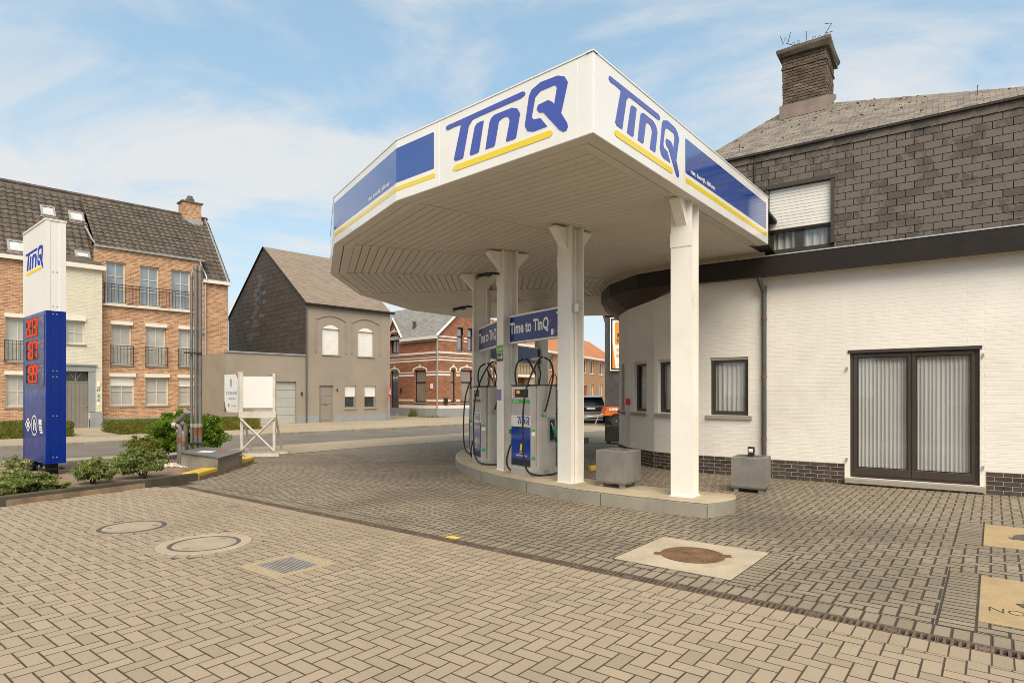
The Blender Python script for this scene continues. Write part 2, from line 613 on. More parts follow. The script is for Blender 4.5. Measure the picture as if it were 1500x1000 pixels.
plain('kerb_dark', (.075, .062, .042), .9, var=.3, vs=3, fine=.15, bump=.4, stain=(.07, .075, .04), stain_amt=.6)
plain('kerb_yellow', (.72, .47, .03), .6, var=.12, vs=6, fine=.1, bump=.2, stain=(.30, .22, .06), stain_amt=.5, stain_scale=5)
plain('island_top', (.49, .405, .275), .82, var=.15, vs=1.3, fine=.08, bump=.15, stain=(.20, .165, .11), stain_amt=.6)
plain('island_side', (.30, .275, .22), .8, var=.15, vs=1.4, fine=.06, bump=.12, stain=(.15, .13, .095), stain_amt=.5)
plain('concrete_slab', (.50, .42, .30), .85, var=.12, vs=2.2, fine=.2, fs=120, bump=.35, bs=120, stain=(.32, .23, .12), stain_amt=.55, stain_scale=2.5)
plain('concrete_ochre', (.44, .32, .17), .85, var=.15, vs=3, fine=.2, fs=120, bump=.35, bs=120, stain=(.30, .20, .09), stain_amt=.5, stain_scale=3)
plain('concrete_ring', (.44, .36, .25), .82, var=.1, vs=3, fine=.1, bump=.25, bs=150)
plain('manhole_fill', (.38, .315, .225), .85, var=.15, vs=2.5, fine=.12, bump=.2, stain=(.27, .22, .155), stain_amt=.6, stain_scale=2)
plain('aggregate', (.42, .325, .20), .9, var=.25, vs=70, fine=.3, fs=160, bump=.8, bs=110)
plain('cast_iron', (.16, .135, .12), .6, .6, var=.25, vs=6, fine=.15, bump=.3, stain=(.20, .12, .065), stain_amt=.6, stain_scale=6)
plain('rusty_iron', (.21, .115, .065), .8, .25, var=.25, vs=6, fine=.2, bump=.5, stain=(.11, .075, .055), stain_amt=.6, stain_scale=5)
plain('drain_iron', (.185, .135, .10), .75, .35, var=.25, vs=5, fine=.15, bump=.3, stain=(.12, .09, .07), stain_amt=.6, stain_scale=4)
plain('drain_dark', (.03, .026, .02), .95)
plain('galvanised', (.40, .365, .325), .5, .35, var=.18, vs=8, fine=.08)
plain('yellow_paint', (.75, .56, .08), .75, var=.15, vs=8, stain=(.35, .28, .12), stain_amt=.5, stain_scale=9)
plain('pebble', (.62, .57, .49), .85, var=.2, vs=5, tint=.25)
# ---- canopy
plain('fascia_white', (.88, .865, .825), .22, var=.03, vs=.8, fine=.0, bump=.012, bs=3.0, coat=.5, stain=(.70, .66, .58), stain_amt=.25, stain_scale=1.5)
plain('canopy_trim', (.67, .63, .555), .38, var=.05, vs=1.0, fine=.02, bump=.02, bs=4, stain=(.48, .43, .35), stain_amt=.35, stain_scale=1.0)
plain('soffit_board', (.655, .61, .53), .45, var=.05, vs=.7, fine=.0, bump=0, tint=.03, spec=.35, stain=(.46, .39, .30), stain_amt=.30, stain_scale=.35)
plain('joint_dark', (.035, .032, .028), .8)
plain('column_white', (.87, .835, .765), .36, var=.04, vs=1.2, fine=.02, bump=.02, bs=10, stain=(.62, .55, .45), stain_amt=.25, stain_scale=2)
plain('logo_blue', (.022, .052, .40), .3, var=.03, vs=2, fine=0, bump=0, coat=.8)
plain('panel_blue', (.004, .062, .34), .18, var=.05, vs=.7, fine=0, bump=.01, bs=2.0, coat=.9)
plain('pylon_blue', (.001, .022, .22), .3, var=.05, vs=1.2, fine=.02, bump=.006, bs=2, coat=.1, spec=.25)
plain('pylon_white', (.80, .775, .73), .55, var=.02, vs=1, fine=0, bump=0, spec=.15)
plain('print_blue', (.022, .052, .40), .6, var=.02, fine=0, bump=0, spec=.1)
plain('print_yellow', (.90, .66, .004), .6, var=.02, fine=0, bump=0, spec=.1)
plain('price_screen', (.045, .042, .15), .35, var=.05, vs=2, fine=0, bump=0, spec=.25)
plain('screen_dark', (.055, .045, .03), .5, var=.2, vs=10, fine=0, bump=0, spec=.15)
plain('sign_yellow', (.90, .66, .004), .25, var=.03, vs=2, fine=0, bump=0, coat=.5)
MAT['logo_blue'].node_tree.nodes['Principled BSDF'].inputs['Coat IOR'].default_value = 1.75
for _m in ('panel_blue', 'sign_yellow'):
    MAT[_m].node_tree.nodes['Principled BSDF'].inputs['Coat IOR'].default_value = 1.7
plain('sign_white', (.86, .85, .82), .35, var=.02, fine=0, bump=0)
plain('sign_red', (.66, .02, .025), .35, var=.05, fine=0, bump=0)
plain('sign_orange', (.86, .27, .02), .4, var=.04, fine=0, bump=0)
plain('sign_green', (.06, .42, .05), .35, var=.05, fine=0, bump=0)
plain('sticker_green', (.03, .40, .23), .4, var=.05, fine=0, bump=0)
plain('sign_brown', (.075, .05, .035), .4, var=.05, fine=0, bump=0)
plain('sign_grey', (.30, .30, .31), .4, var=.05, fine=0, bump=0)
k = NT('led_red'); k.set(**{'Base Color': (.5, .03, .015), 'Emission Color': (1.0, .045, .015), 'Emission Strength': .9, 'Roughness': .9, 'Specular IOR Level': 0.0})
plain('led_off', (.045, .025, .018), .8, fine=0, bump=0, spec=.05)
plain('panel_light', (.005, .022, .19), .35, var=.05, fine=0, bump=0, coat=.15)
# ---- pumps
plain('pump_grey', (.50, .475, .43), .38, .25, var=.06, vs=3, fine=.02, bump=.02, bs=12, stain=(.36, .32, .27), stain_amt=.35, stain_scale=4)
plain('pump_white', (.74, .72, .67), .3, var=.04, fine=0, bump=0, coat=.3)
plain('pump_blue', (.002, .042, .30), .12, var=.05, vs=2, fine=0, bump=.01, bs=4, coat=1.0)
plain('pump_dark', (.018, .02, .03), .4, fine=0, bump=0)
plain('rubber', (.016, .016, .016), .5, var=.15, vs=9, fine=0, bump=.05)
plain('nozzle_green', (.02, .30, .075), .35, fine=0, bump=0, coat=.3)
# ---- station building
plain('painted_brick', (.84, .80, .73), .6, var=.04, vs=1.2, fine=.02, bump=.07, bs=70, tint=.012, stain=(.60, .54, .45), stain_amt=.30, stain_scale=.8)
plain('plinth_brick', (.060, .045, .036), .75, var=.3, vs=7, fine=.15, bump=.4, bs=70, tint=.35)
plain('plinth_mortar', (.40, .355, .28), .95, var=.2, vs=5, bump=.4)
k = plain('wall_slate', (.112, .092, .076), .72, var=.16, vs=2.5, fine=.12, fs=45, bump=.25, bs=45, tint=.14)
c0 = k.b.inputs['Base Color'].links[0].from_socket
pt = k.ramp(k.math('ADD', k.noise(3.0, 6, .62, dist=.3), k.math('MULTIPLY', k.math('SUBTRACT', k.tint(), .5), .16)), .46, .49)
c1 = k.mix(pt, c0, (.165, .134, .110))
sp = k.ramp(k.noise(17, 3), .67, .70)
k.l(k.mix(k.math('MULTIPLY', sp, .6), c1, (.05, .042, .033)), k.b.inputs['Base Color'])
plain('slate_gap', (.048, .043, .032), .95, var=.4, vs=5, stain=(.07, .08, .025), stain_amt=.7, stain_scale=6)
k = plain('roof_slate', (.21, .18, .15), .8, var=.15, vs=3, fine=.15, bump=.3, bs=50, tint=.28, stain=(.24, .20, .085), stain_amt=.45, stain_scale=3.0)
plain('gutter_brown', (.021, .016, .0125), .4, var=.12, vs=2, fine=.03, bump=.02, bs=6, spec=.3)
plain('gutter_soffit', (.055, .027, .016), .5, var=.2, vs=4)
plain('zinc_edge', (.55, .54, .52), .35, .6)
plain('zinc_pipe', (.115, .115, .11), .45, .5, var=.15, vs=4, fine=.05)
plain('frame_brown', (.052, .040, .032), .38, var=.12, vs=4, fine=.05, bump=.03, coat=.2)
plain('stone_sill', (.36, .32, .265), .85, var=.15, vs=4, fine=.1, bump=.2, stain=(.2, .18, .13), stain_amt=.5, stain_scale=4)
plain('shutter_white', (.80, .77, .71), .5, var=.04, vs=3, fine=.02, bump=.02, tint=.03)
plain('strip_beige', (.55, .46, .33), .6, var=.12, vs=3, stain=(.36, .28, .17), stain_amt=.6, stain_scale=3)
plain('chimney_brick', (.135, .102, .070), .9, var=.35, vs=5, fine=.25, bump=.6, bs=50, tint=.3, stain=(.22, .20, .12), stain_amt=.5, stain_scale=3)
plain('chimney_mortar', (.27, .225, .165), .95, var=.3, vs=8, bump=.6, stain=(.10, .085, .06), stain_amt=.6, stain_scale=4)
plain('cap_concrete', (.15, .125, .095), .95, var=.35, vs=5, fine=.2, bump=.8, bs=30, stain=(.08, .065, .05), stain_amt=.6)
plain('lead', (.26, .20, .165), .7, .1, var=.2, vs=4)
plain('rust_rod', (.10, .06, .045), .8, .3)
plain('interior', (.10, .09, .08), .9, bump=0)
k = NT('curtain')
tr = k.n('ShaderNodeBsdfTranslucent'); tr.inputs['Color'].default_value = (.72, .70, .68, 1)
ms = k.n('ShaderNodeMixShader'); ms.inputs[0].default_value = .35
k.set(**{'Base Color': k.mix(k.ramp(k.noise(120, 2), .35, .65), (.80, .79, .77), (.90, .89, .87)), 'Roughness': .9})
k.l(k.b.outputs[0], ms.inputs[1]); k.l(tr.outputs[0], ms.inputs[2]); k.l(ms.outputs[0], k.out.inputs['Surface'])
def glass(name, tintc, ior=1.5, amt=0.0):
    k = NT(name)
    lw = k.n('ShaderNodeLayerWeight'); lw.inputs['Blend'].default_value = .5
    f = k.math('ADD', k.math('MULTIPLY', k.math('POWER', lw.outputs['Facing'], 4.0), .8), amt, True)
    t = k.n('ShaderNodeBsdfTransparent'); t.inputs['Color'].default_value = (*tintc, 1)
    g = k.n('ShaderNodeBsdfGlossy'); g.inputs['Roughness'].default_value = .015
    bp = k.n('ShaderNodeBump'); bp.inputs['Strength'].default_value = .03; bp.inputs['Distance'].default_value = .02
    k.l(k.noise(1.3, 2), bp.inputs['Height']); k.l(bp.outputs[0], g.inputs['Normal'])
    ms = k.n('ShaderNodeMixShader')
    k.l(f, ms.inputs[0]); k.l(t.outputs[0], ms.inputs[1]); k.l(g.outputs[0], ms.inputs[2])
    k.l(ms.outputs[0], k.out.inputs['Surface'])
glass('glass', (.95, .96, .95), 1.5, .10)
glass('glass_dark', (.5, .5, .5), 1.5, .10)
# ---- far houses
brick('brick_apartment', (.36, .135, .055), (.56, .275, .125), (.54, .43, .30), .215, .066, .011, c3=(.68, .44, .25))
brick('brick_white', (.66, .61, .47), (.75, .70, .56), (.62, .57, .44), .215, .066, .008, var=.1)
brick('brick_red', (.24, .060, .024), (.37, .110, .042), (.33, .235, .16), .20, .062, .009, c3=(.46, .20, .09))
brick('brick_orange', (.40, .165, .065), (.52, .26, .115), (.40, .31, .21), .22, .07, .011)
brick('brick_ochre', (.40, .25, .13), (.50, .34, .2), (.42, .35, .26), .22, .07, .011)
plain('roof_tile', (.105, .084, .062), .78, var=.25, vs=2.5, fine=.12, bump=.2, bs=60, tint=.22, stain=(.15, .125, .085), stain_amt=.5, stain_scale=2)
brick('slate_grey_roof', (.25, .19, .14), (.31, .24, .18), (.16, .125, .09), .30, .12, .008, var=.2)
brick('slate_blue_roof', (.22, .21, .195), (.31, .30, .28), (.15, .145, .135), .25, .12, .010, var=.2)
plain('gable_slate', (.064, .048, .038), .6, var=.15, vs=2, fine=.08, bump=.1, tint=.16)
plain('gable_slate_pale', (.115, .10, .085), .6, var=.12, vs=2, fine=.08, bump=.1, tint=.1)
plain('render_grey', (.325, .272, .212), .9, var=.07, vs=.9, fine=.08, fs=90, bump=.3, bs=90, stain=(.235, .20, .16), stain_amt=.5, stain_scale=.6)
plain('bluestone', (.30, .31, .315), .75, var=.15, vs=2, fine=.08, bump=.1, stain=(.22, .22, .22), stain_amt=.5, stain_scale=2)
plain('trim_white', (.78, .735, .65), .5, var=.05, vs=2, fine=.02, bump=.02)
plain('frame_cream', (.66, .60, .48), .5, var=.05, vs=3, fine=.02, bump=.02)
plain('frame_black', (.02, .019, .018), .4, fine=0, bump=0)
plain('door_grey', (.22, .20, .165), .5, var=.08, vs=2, fine=.04)
plain('door_taupe', (.27, .235, .195), .55, var=.06, vs=2, fine=.04)
plain('garage_door', (.42, .42, .38), .55, var=.05, vs=1.5, fine=.03)
plain('door_black', (.014, .013, .012), .3, fine=0, bump=0, coat=.3)
plain('door_redbrown', (.22, .07, .03), .5)
plain('cloth_net', (.44, .43, .38), .12, var=.10, vs=3, fine=.05, bump=0, coat=1.0)
plain('cloth_white', (.60, .61, .60), .12, var=.15, vs=2, fine=.05, bump=0, coat=1.0)
plain('cloth_tan', (.26, .215, .165), .12, var=.15, vs=2, fine=.05, bump=0, coat=1.0)
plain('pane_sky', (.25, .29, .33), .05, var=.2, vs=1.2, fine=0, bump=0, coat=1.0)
plain('pane_dark', (.05, .06, .055), .15, var=.3, vs=2, fine=0, bump=0, coat=.3)
plain('rail_iron', (.055, .055, .05), .5, .3, fine=0, bump=0)
plain('zinc_light', (.42, .42, .41), .45, .5, var=.1, fine=.05)
brick('tile_orange', (.50, .17, .06), (.60, .26, .11), (.30, .10, .04), .28, .30, .02, var=.3)
plain('slate_anthracite', (.050, .050, .050), .6, var=.15, vs=2, fine=.1, bump=.15, tint=.15)
# ---- plants
def leaf(name, a, b, c, rough=.5):
    k = NT(name)
    t = k.tint()
    col = k.mix(k.ramp(t, 0, .6), a, b)
    col = k.mix(k.ramp(t, .72, 1.0), col, c)
    col = k.mix(k.math('MULTIPLY', k.ramp(k.noise(6, 3), .4, .65), .4), col, mul(a, .8))
    k.set(**{'Base Color': col, 'Roughness': rough, 'Specular IOR Level': .4})
    tr = k.n('ShaderNodeBsdfTranslucent'); k.l(k.mix(1.0, col, (1.3, 1.4, .6), 'MULTIPLY'), tr.inputs['Color'])
    ms = k.n('ShaderNodeMixShader'); ms.inputs[0].default_value = .3
    k.l(k.b.outputs[0], ms.inputs[1]); k.l(tr.outputs[0], ms.inputs[2]); k.l(ms.outputs[0], k.out.inputs['Surface'])
leaf('leaf_bush', (.07, .15, .010), (.155, .28, .02), (.44, .46, .04), .4)
leaf('leaf_yellow', (.12, .165, .018), (.22, .25, .03), (.40, .35, .05))
leaf('moss', (.10, .09, .025), (.16, .13, .03), (.22, .17, .04), .9)
leaf('leaf_rose', (.115, .16, .035), (.25, .295, .085), (.48, .48, .22))
leaf('leaf_hosta', (.09, .15, .02), (.19, .25, .04), (.50, .47, .17))
leaf('leaf_hedge', (.085, .105, .012), (.17, .185, .022), (.27, .25, .035))
leaf('leaf_grass', (.07, .11, .02), (.11, .15, .03), (.2, .2, .06))
leaf('petal_pink', (.62, .20, .15), (.70, .34, .26), (.75, .55, .45))
leaf('petal_purple', (.19, .13, .27), (.25, .18, .34), (.32, .26, .40))
plain('stem', (.06, .04, .025), .9, var=.3, vs=10)
# ---- small things
plain('wood_white', (.66, .62, .54), .7, var=.12, vs=8, fine=.08, bump=.25, bs=40, stain=(.42, .37, .28), stain_amt=.55, stain_scale=6)
plain('wood_grey', (.30, .27, .22), .8, var=.2, vs=8, fine=.1, bump=.3)
plain('planter_concrete', (.225, .212, .188), .75, var=.16, vs=2.5, fine=.12, bump=.3, stain=(.13, .122, .105), stain_amt=.6, stain_scale=3.5)
plain('pipe_grey', (.23, .21, .185), .55, .45, var=.18, vs=4, fine=.08, stain=(.15, .13, .11), stain_amt=.5, stain_scale=4)
plain('pipe_rust', (.22, .10, .045), .8, .3, var=.3, vs=8, fine=.15)
plain('lid_metal', (.20, .19, .175), .5, .4, var=.2, vs=3, stain=(.30, .28, .25), stain_amt=.5, stain_scale=2)
plain('car_black', (.010, .010, .011), .18, fine=0, bump=0, coat=1.0)
plain('car_glass', (.012, .013, .014), .2, fine=0, bump=0, coat=.1)
plain('car_grey', (.12, .115, .11), .5, fine=0, bump=0)
plain('car_red', (.30, .012, .012), .2, fine=0, bump=0, coat=1.0)
plain('alloy', (.45, .45, .44), .35, .8, fine=0, bump=0)
plain('trailer_orange', (.62, .13, .012), .35, var=.05, fine=0, bump=0, coat=.3)
plain('lamp_black', (.02, .02, .02), .45, fine=0, bump=0)
plain('lamp_lens', (.45, .42, .36), .25, fine=0, bump=0)
plain('brass', (.45, .33, .12), .35, .8, fine=0, bump=0)
# ------------------------------------------------------------------ ground, road, pavements
def strip(pts_a, pts_b, z):
    mb = MB()
    for i in range(len(pts_a) - 1):
        mb.quad((*pts_a[i], z), (*pts_a[i + 1], z), (*pts_b[i + 1], z), (*pts_b[i], z))
    return mb
setting('ground', MB().quad((-900, -400, -.16), (900, -400, -.16), (900, 1500, -.16), (-900, 1500, -.16)), 'ground')

NEAR = [(-34, -9), (-20, 5.8), (-12.6, 14.5), (-10.2, 16.3), (-7.36, 19.3), (-4.96, 22.4), (-1.84, 25.9), (4, 32.2), (14, 43.0), (60, 93)]
FAR = [(-38, -3), (-24, 9.5), (-15.5, 18.5), (-13.4, 20.9), (-10.4, 24.0), (-7.0, 27.5), (-2.4, 33.1), (5, 41.0), (16, 53.0), (64, 105)]
setting('street', strip(NEAR, FAR, -.03), 'asphalt')
BACK = [(x - .72 * 46, y + .69 * 46) for x, y in FAR]
setting('far_pavement', strip(FAR, BACK, .05), 'far_beige')
EDGE = [(-31, -11), (-18.2, 4.6), (-11.2, 13.1), (-9.0, 14.9), (-6.1, 16.6), (-4.15, 19.2), (-1.5, 21.9), (5, 28.4), (15, 38.5), (60, 86)]
setting('pavement_strip', strip(EDGE, NEAR, .002), 'far_beige')
# kerb stones along the far side of the street
kerb = setting('far_kerb', strip([(x + .0, y) for x, y in FAR], [(x - .1, y + .1) for x, y in FAR], .03), 'kerb_concrete')
items = []
for i in range(1, 7):
    p, q = FAR[i], FAR[i + 1]
    L = math.hypot(q[0] - p[0], q[1] - p[1])
    F = frame2(p, q)
    n = max(1, int(L))
    for j in range(n):
        items.append(block(rect(j * L / n + .008, (j + 1) * L / n - .008, -.13, .005), .14, .012, F, .065))
scatter(kerb, 'kerb_stone', items, 'kerb_concrete', 120)

# ------------------------------------------------------------------ block paving
PO = (-5.67, 10.67)
PA = math.atan2(-.617, .787)
PF = T(PO[0], PO[1], 0) @ RZ(PA)
PFi = PF.inverted()
CEN = (6.6, 14.8)                      # centre of the round bay, island and canopy
def to_pave(x, y):
    v = PFi @ Vector((x, y, 0))
    return v.x, v.y
W2 = .106                              # half a paver
GBED = [(-12.0, 0.4), (-9.2, 5.4), (-5.84, 11.43), (-5.86, 12.25), (-6.06, 14.4), (-6.9, 15.7), (-7.6, 15.9), (-9.0, 14.95), (-11.2, 13.1), (-18.2, 4.6)]
def in_poly(p, poly):
    c = False
    for (x0, y0), (x1, y1) in zip(poly, poly[1:] + poly[:1]):
        if (y0 > p[1]) != (y1 > p[1]) and p[0] < (x1 - x0) * (p[1] - y0) / (y1 - y0) + x0:
            c = not c
    return c
EDGE_LINE = EDGE
def beyond_edge(x, y):
    """past the grey paving, towards the street"""
    for (x0, y0), (x1, y1) in zip(EDGE, EDGE[1:]):
        if y0 <= y < y1:
            return x < x0 + (x1 - x0) * (y - y0) / (y1 - y0)
    return y < EDGE[0][1]
DW = .066                              # half width of the drain
# sheets under the pavers, split at the drain
base1 = setting('forecourt_paving', MB(PF).box(-4.0, 24, -14, -DW - .006, -.14, -.0024), 'joint_sand')
WM[base1] = I4
def pw(a, b):
    v = PF @ Vector((a, b, 0))
    return v.x, v.y
base2 = setting('pump_paving', strip([(-6.0, 14.4), (-6.1, 16.6), (-4.15, 19.2), (-1.5, 21.9), (5, 28.4), (15, 38.5)], [pw(-.3, DW + .011), pw(3, DW + .011), pw(8, DW + .011), pw(13, DW + .011), pw(18, DW + .011), pw(24, DW + .011)], -.0030), 'joint_sand')
setting('pump_paving_far', strip([(-6.05, 16.45), (-4.15, 19.2), (-1.5, 21.9), (5, 28.4), (15, 38.5)], [(2, 16.45), (6, 17), (10, 18), (16, 22), (24, 30)], -.0005), 'far_grey')

HOLES_C = [(-3.303, 6.606, .47, .115), (-4.597, 7.442, .362, .10)]       # round covers: x, y, radius, ring of cut pavers
def slab_box(x0, x1, y0, y1):
    return (x0, x1, y0, y1)
SLABS = [(8.11, 9.26, .45, 1.60), (10.95, 11.95, .56, 1.93), (10.95, 11.97, 3.36, 4.67)]
GRATE = (5.50, 6.14, -1.97, -1.33)
SOLDIERS = [(9.26, 9.48, .40, 1.62), (10.73, 10.95, .30, 1.95), (10.71, 10.95, 3.30, 4.70), (6.14, 6.36, -2.1, -1.2)]

def herringbone(xlo, xhi, ylo, yhi):
    """90 degree herringbone along the drain: 2:1 blocks"""
    out = []
    w = W2
    for j in range(int(ylo / w) - 2, int(yhi / w) + 3):
        for i in range(int(xlo / w) - 2, int(xhi / w) + 3):
            m = (i - j) % 4
            if m == 0:
                out.append((i * w, (i + 2) * w, j * w, (j + 1) * w))
            elif m == 2:
                out.append((i * w, (i + 1) * w, (j - 1) * w, (j + 1) * w))
    return out

def paver_items(xlo, xhi, ylo, yhi, joint, ch, keep, tilt=.006, ymax=1e9):
    items = []
    for x0, x1, y0, y1 in herringbone(xlo, xhi, ylo, yhi):
        cx_, cy_ = (x0 + x1) / 2, (y0 + y1) / 2
        p = PF @ Vector((cx_, cy_, 0))
        if not in_view(p, 900, 900):
            continue
        if p.y > ymax or not keep(p.x, p.y, cx_, cy_):
            continue
        poly = rect(x0 + joint / 2, x1 - joint / 2, y0 + joint / 2, y1 - joint / 2)
        if y0 < ylo:
            poly = clip_poly(poly, 0, -1, -ylo)
        if y1 > yhi:
            poly = clip_poly(poly, 0, 1, yhi)
        polys = [poly]
        for a, b, c, d in SLABS + SOLDIERS + [GRATE]:
            if a < x1 and x0 < b and c < y1 and y0 < d:
                nx = []
                for pl in polys:
                    l_ = clip_poly(pl, 1, 0, a - joint / 2); r_ = clip_poly(pl, -1, 0, -b - joint / 2)
                    m_ = clip_poly(clip_poly(pl, -1, 0, -a + joint / 2), 1, 0, b + joint / 2)
                    nx += [l_, r_, clip_poly(m_, 0, 1, c - joint / 2) if m_ else [], clip_poly(m_, 0, -1, -d - joint / 2) if m_ else []]
                polys = [q for q in nx if len(q) > 2]
        for pl in polys:
            if len(pl) > 2 and area(pl) > .0006:
                items.append(block(pl, .022, ch, PF, RND.uniform(-.0006, .0006), tilt, .0014))
    return items

def keep_beige(x, y, a, b):
    if in_poly((x, y), GBED):
        return False
    for hx, hy, r, ring in HOLES_C:
        if math.hypot(x - hx, y - hy) < r + ring - .05:
            return False
    return True
def keep_grey(x, y, a, b):
    if in_poly((x, y), GBED) or beyond_edge(x, y):
        return False
    d = math.hypot(x - CEN[0], y - CEN[1])
    if 7.02 < d < 7.86 and 127 < math.degrees(math.atan2(y - CEN[1], x - CEN[0])) % 360 < 238.5:
        return False
    if d < 3.4:
        return False
    w = (x - 5.669) * .578 + (y - 11.339) * .816
    return w < .1 or d > 3.6

SOLD = .214
items = paver_items(-4, 24, -9.5, -DW - SOLD - .01, .008, .0024, keep_beige)
x = -.2
while x < 22:                                            # soldier course along the drain
    items.append(block(rect(x + .003, x + W2 - .003, -DW - SOLD - .008, -DW - .008), .022, .0026, PF, 0, .003, .0014))
    x += W2
for hx, hy, r, ring in HOLES_C:                           # cut blocks around the round covers
    c = to_pave(hx, hy)
    n = int(2 * PI * (r + ring / 2) / .125)
    for i in range(n):
        a0, a1 = 2 * PI * i / n + .008, 2 * PI * (i + 1) / n - .008
        P = lambda rr, a: (c[0] + rr * math.cos(a), c[1] + rr * math.sin(a))
        items.append(block([P(r + .004, a0), P(r + ring, a0), P(r + ring, a1), P(r + .004, a1)], .022, .003, PF, .0015, 0, .0014))
for j in range(9):
    items.append(block(rect(6.143, 6.357, -2.1 + j * .1 + .003, -2.0 + j * .1 - .003), .022, .0026, PF, .001, .002, .0014))
scatter(base1, 'paver', items, 'paver_beige', 300, edge='joint_beige', mx=900, my=900)

items = paver_items(-12, 22, DW + SOLD + .01, 14, .009, .0055, keep_grey, .008, 16.5)
x = -.2
while x < 22:
    p = PF @ Vector((x, .2, 0))
    items.append(block(rect(x + .004, x + W2 - .004, DW + .008, DW + SOLD + .008), .022, .0055, PF, RND.uniform(-.001, .001), .006, .0014))
    x += W2
for a, b, c, d in SOLDIERS[:3]:
    n = int(round((d - c) / .094))
    for j in range(n):
        y0 = c + (d - c) * j / n
        items.append(block(rect(a + .004, b - .004, y0 + .004, c + (d - c) * (j + 1) / n - .004), .022, .005, PF, .0012, .003, .0014))
scatter(base2, 'paver', items, 'paver_grey', 300, edge='joint_grey', mx=900, my=900)

# ------------------------------------------------------------------ drain channel with grates
drain = thing('drain_channel', 'rusty slotted drain channel running diagonally between beige and grey paving', 'drain', T(PO[0], PO[1], 0) @ RZ(PA))
mb = MB().box(-.3, 22, -DW, DW, -.13, -.10)
mb.obj('channel', 'drain_dark', drain)
gm = MB()
L = .5
gm.box(0.002, L - .002, -DW, -DW + .014, -.03, .001)
gm.box(0.002, L - .002, DW - .014, DW, -.03, .001)
nb = 12
for i in range(nb + 1):
    xx = i * L / nb
    wv = .0085 if 0 < i < nb else .009
    gm.box(max(.002, xx - wv), min(L - .002, xx + wv), -DW + .014, DW - .014, -.022, -.0005)
gm.box(L * .5 - .03, L * .5 + .03, -.03, .03, -.022, -.0003)
items = [(gm.v, gm.f, T(-.25 + i * L, 0, RND.uniform(-.002, 0))) for i in range(44)]
scatter(drain, 'grate', items, 'drain_iron', 60)
MB().box(-.3, 22, DW + .001, DW + .010, -.12, .0005).obj('edge_rail', 'drain_iron', drain)

# ------------------------------------------------------------------ covers and slabs set in the paving
def disc(name, mat, parent, r0, r1, z0, z1, n=48):
    mb = MB()
    if r0 > 0:
        mb.lathe([(r0, z0), (r1, z0), (r1, z1 - .004), (r1 - .004, z1), (r0 + .004, z1), (r0, z1 - .004), (r0, z0 + .0005)], n)
        mb.f = mb.f[:-2]
    else:
        mb.lathe([(r1, z0), (r1, z1 - .003), (r1 - .003, z1)], n)
    return mb.obj(name, mat, parent, smooth=True)
t = thing('manhole', 'round concrete filled manhole cover with wide pale concrete collar', 'manhole', T(-3.303, 6.606, 0) @ RZ(.3))
disc('concrete_collar', 'concrete_ring', t, .357, .47, -.05, .006)
disc('iron_ring', 'cast_iron', t, .317, .356, -.05, .005)
disc('cover', 'manhole_fill', t, 0, .316, -.05, .003)
for a in (.9, .9 + PI):
    MB().box(-.03, .03, -.012, .012, .0035, .0045, T(.24 * math.cos(a), .24 * math.sin(a), 0)).obj('lifting_slot', 'cast_iron', t)
t = thing('manhole', 'round concrete filled manhole cover with bare iron rim near garden kerb', 'manhole', T(-4.597, 7.442, 0))
disc('iron_ring', 'cast_iron', t, .318, .362, -.05, .006)
disc('cover', 'manhole_fill', t, 0, .317, -.05, .003)
for a in (.4, .4 + PI):
    MB().box(-.03, .03, -.012, .012, .0035, .0045, T(.24 * math.cos(a), .24 * math.sin(a), 0)).obj('lifting_slot', 'cast_iron', t)
g0, g1, g2, g3 = GRATE
t = thing('gully_grate', 'square metal gully grate set in gravelly concrete among beige pavers', 'drain grate', PF @ T((g0 + g1) / 2, (g2 + g3) / 2, 0))
mb = MB()
hw, ix, iy = .32, .235, .19
for a, b, c, d in ((-hw, hw, -hw, -iy), (-hw, hw, iy, hw), (-hw, -ix, -iy, iy), (ix, hw, -iy, iy)):
    mb.box(a, b, c, d, -.05, .003)
mb.obj('surround', 'aggregate', t)
MB().box(-ix, ix, -iy, iy, -.1, -.035).obj('sump', 'drain_dark', t)
mb = MB()
for a, b, c, d in ((-ix, ix, -iy, -iy + .012), (-ix, ix, iy - .012, iy), (-ix, -ix + .012, -iy + .012, iy - .012), (ix - .012, ix, -iy + .012, iy - .012)):
    mb.box(a + .002, b - .002, c, d, -.03, .002)
mb.obj('grate_frame', 'galvanised', t)
bar = MB().box(-ix + .012, ix - .012, -.008, .008, -.025, .001)
scatter(t, 'bar', [(bar.v, bar.f, T(0, -iy + .03 + j * .0305, 0)) for j in range(12)], 'galvanised', 60)

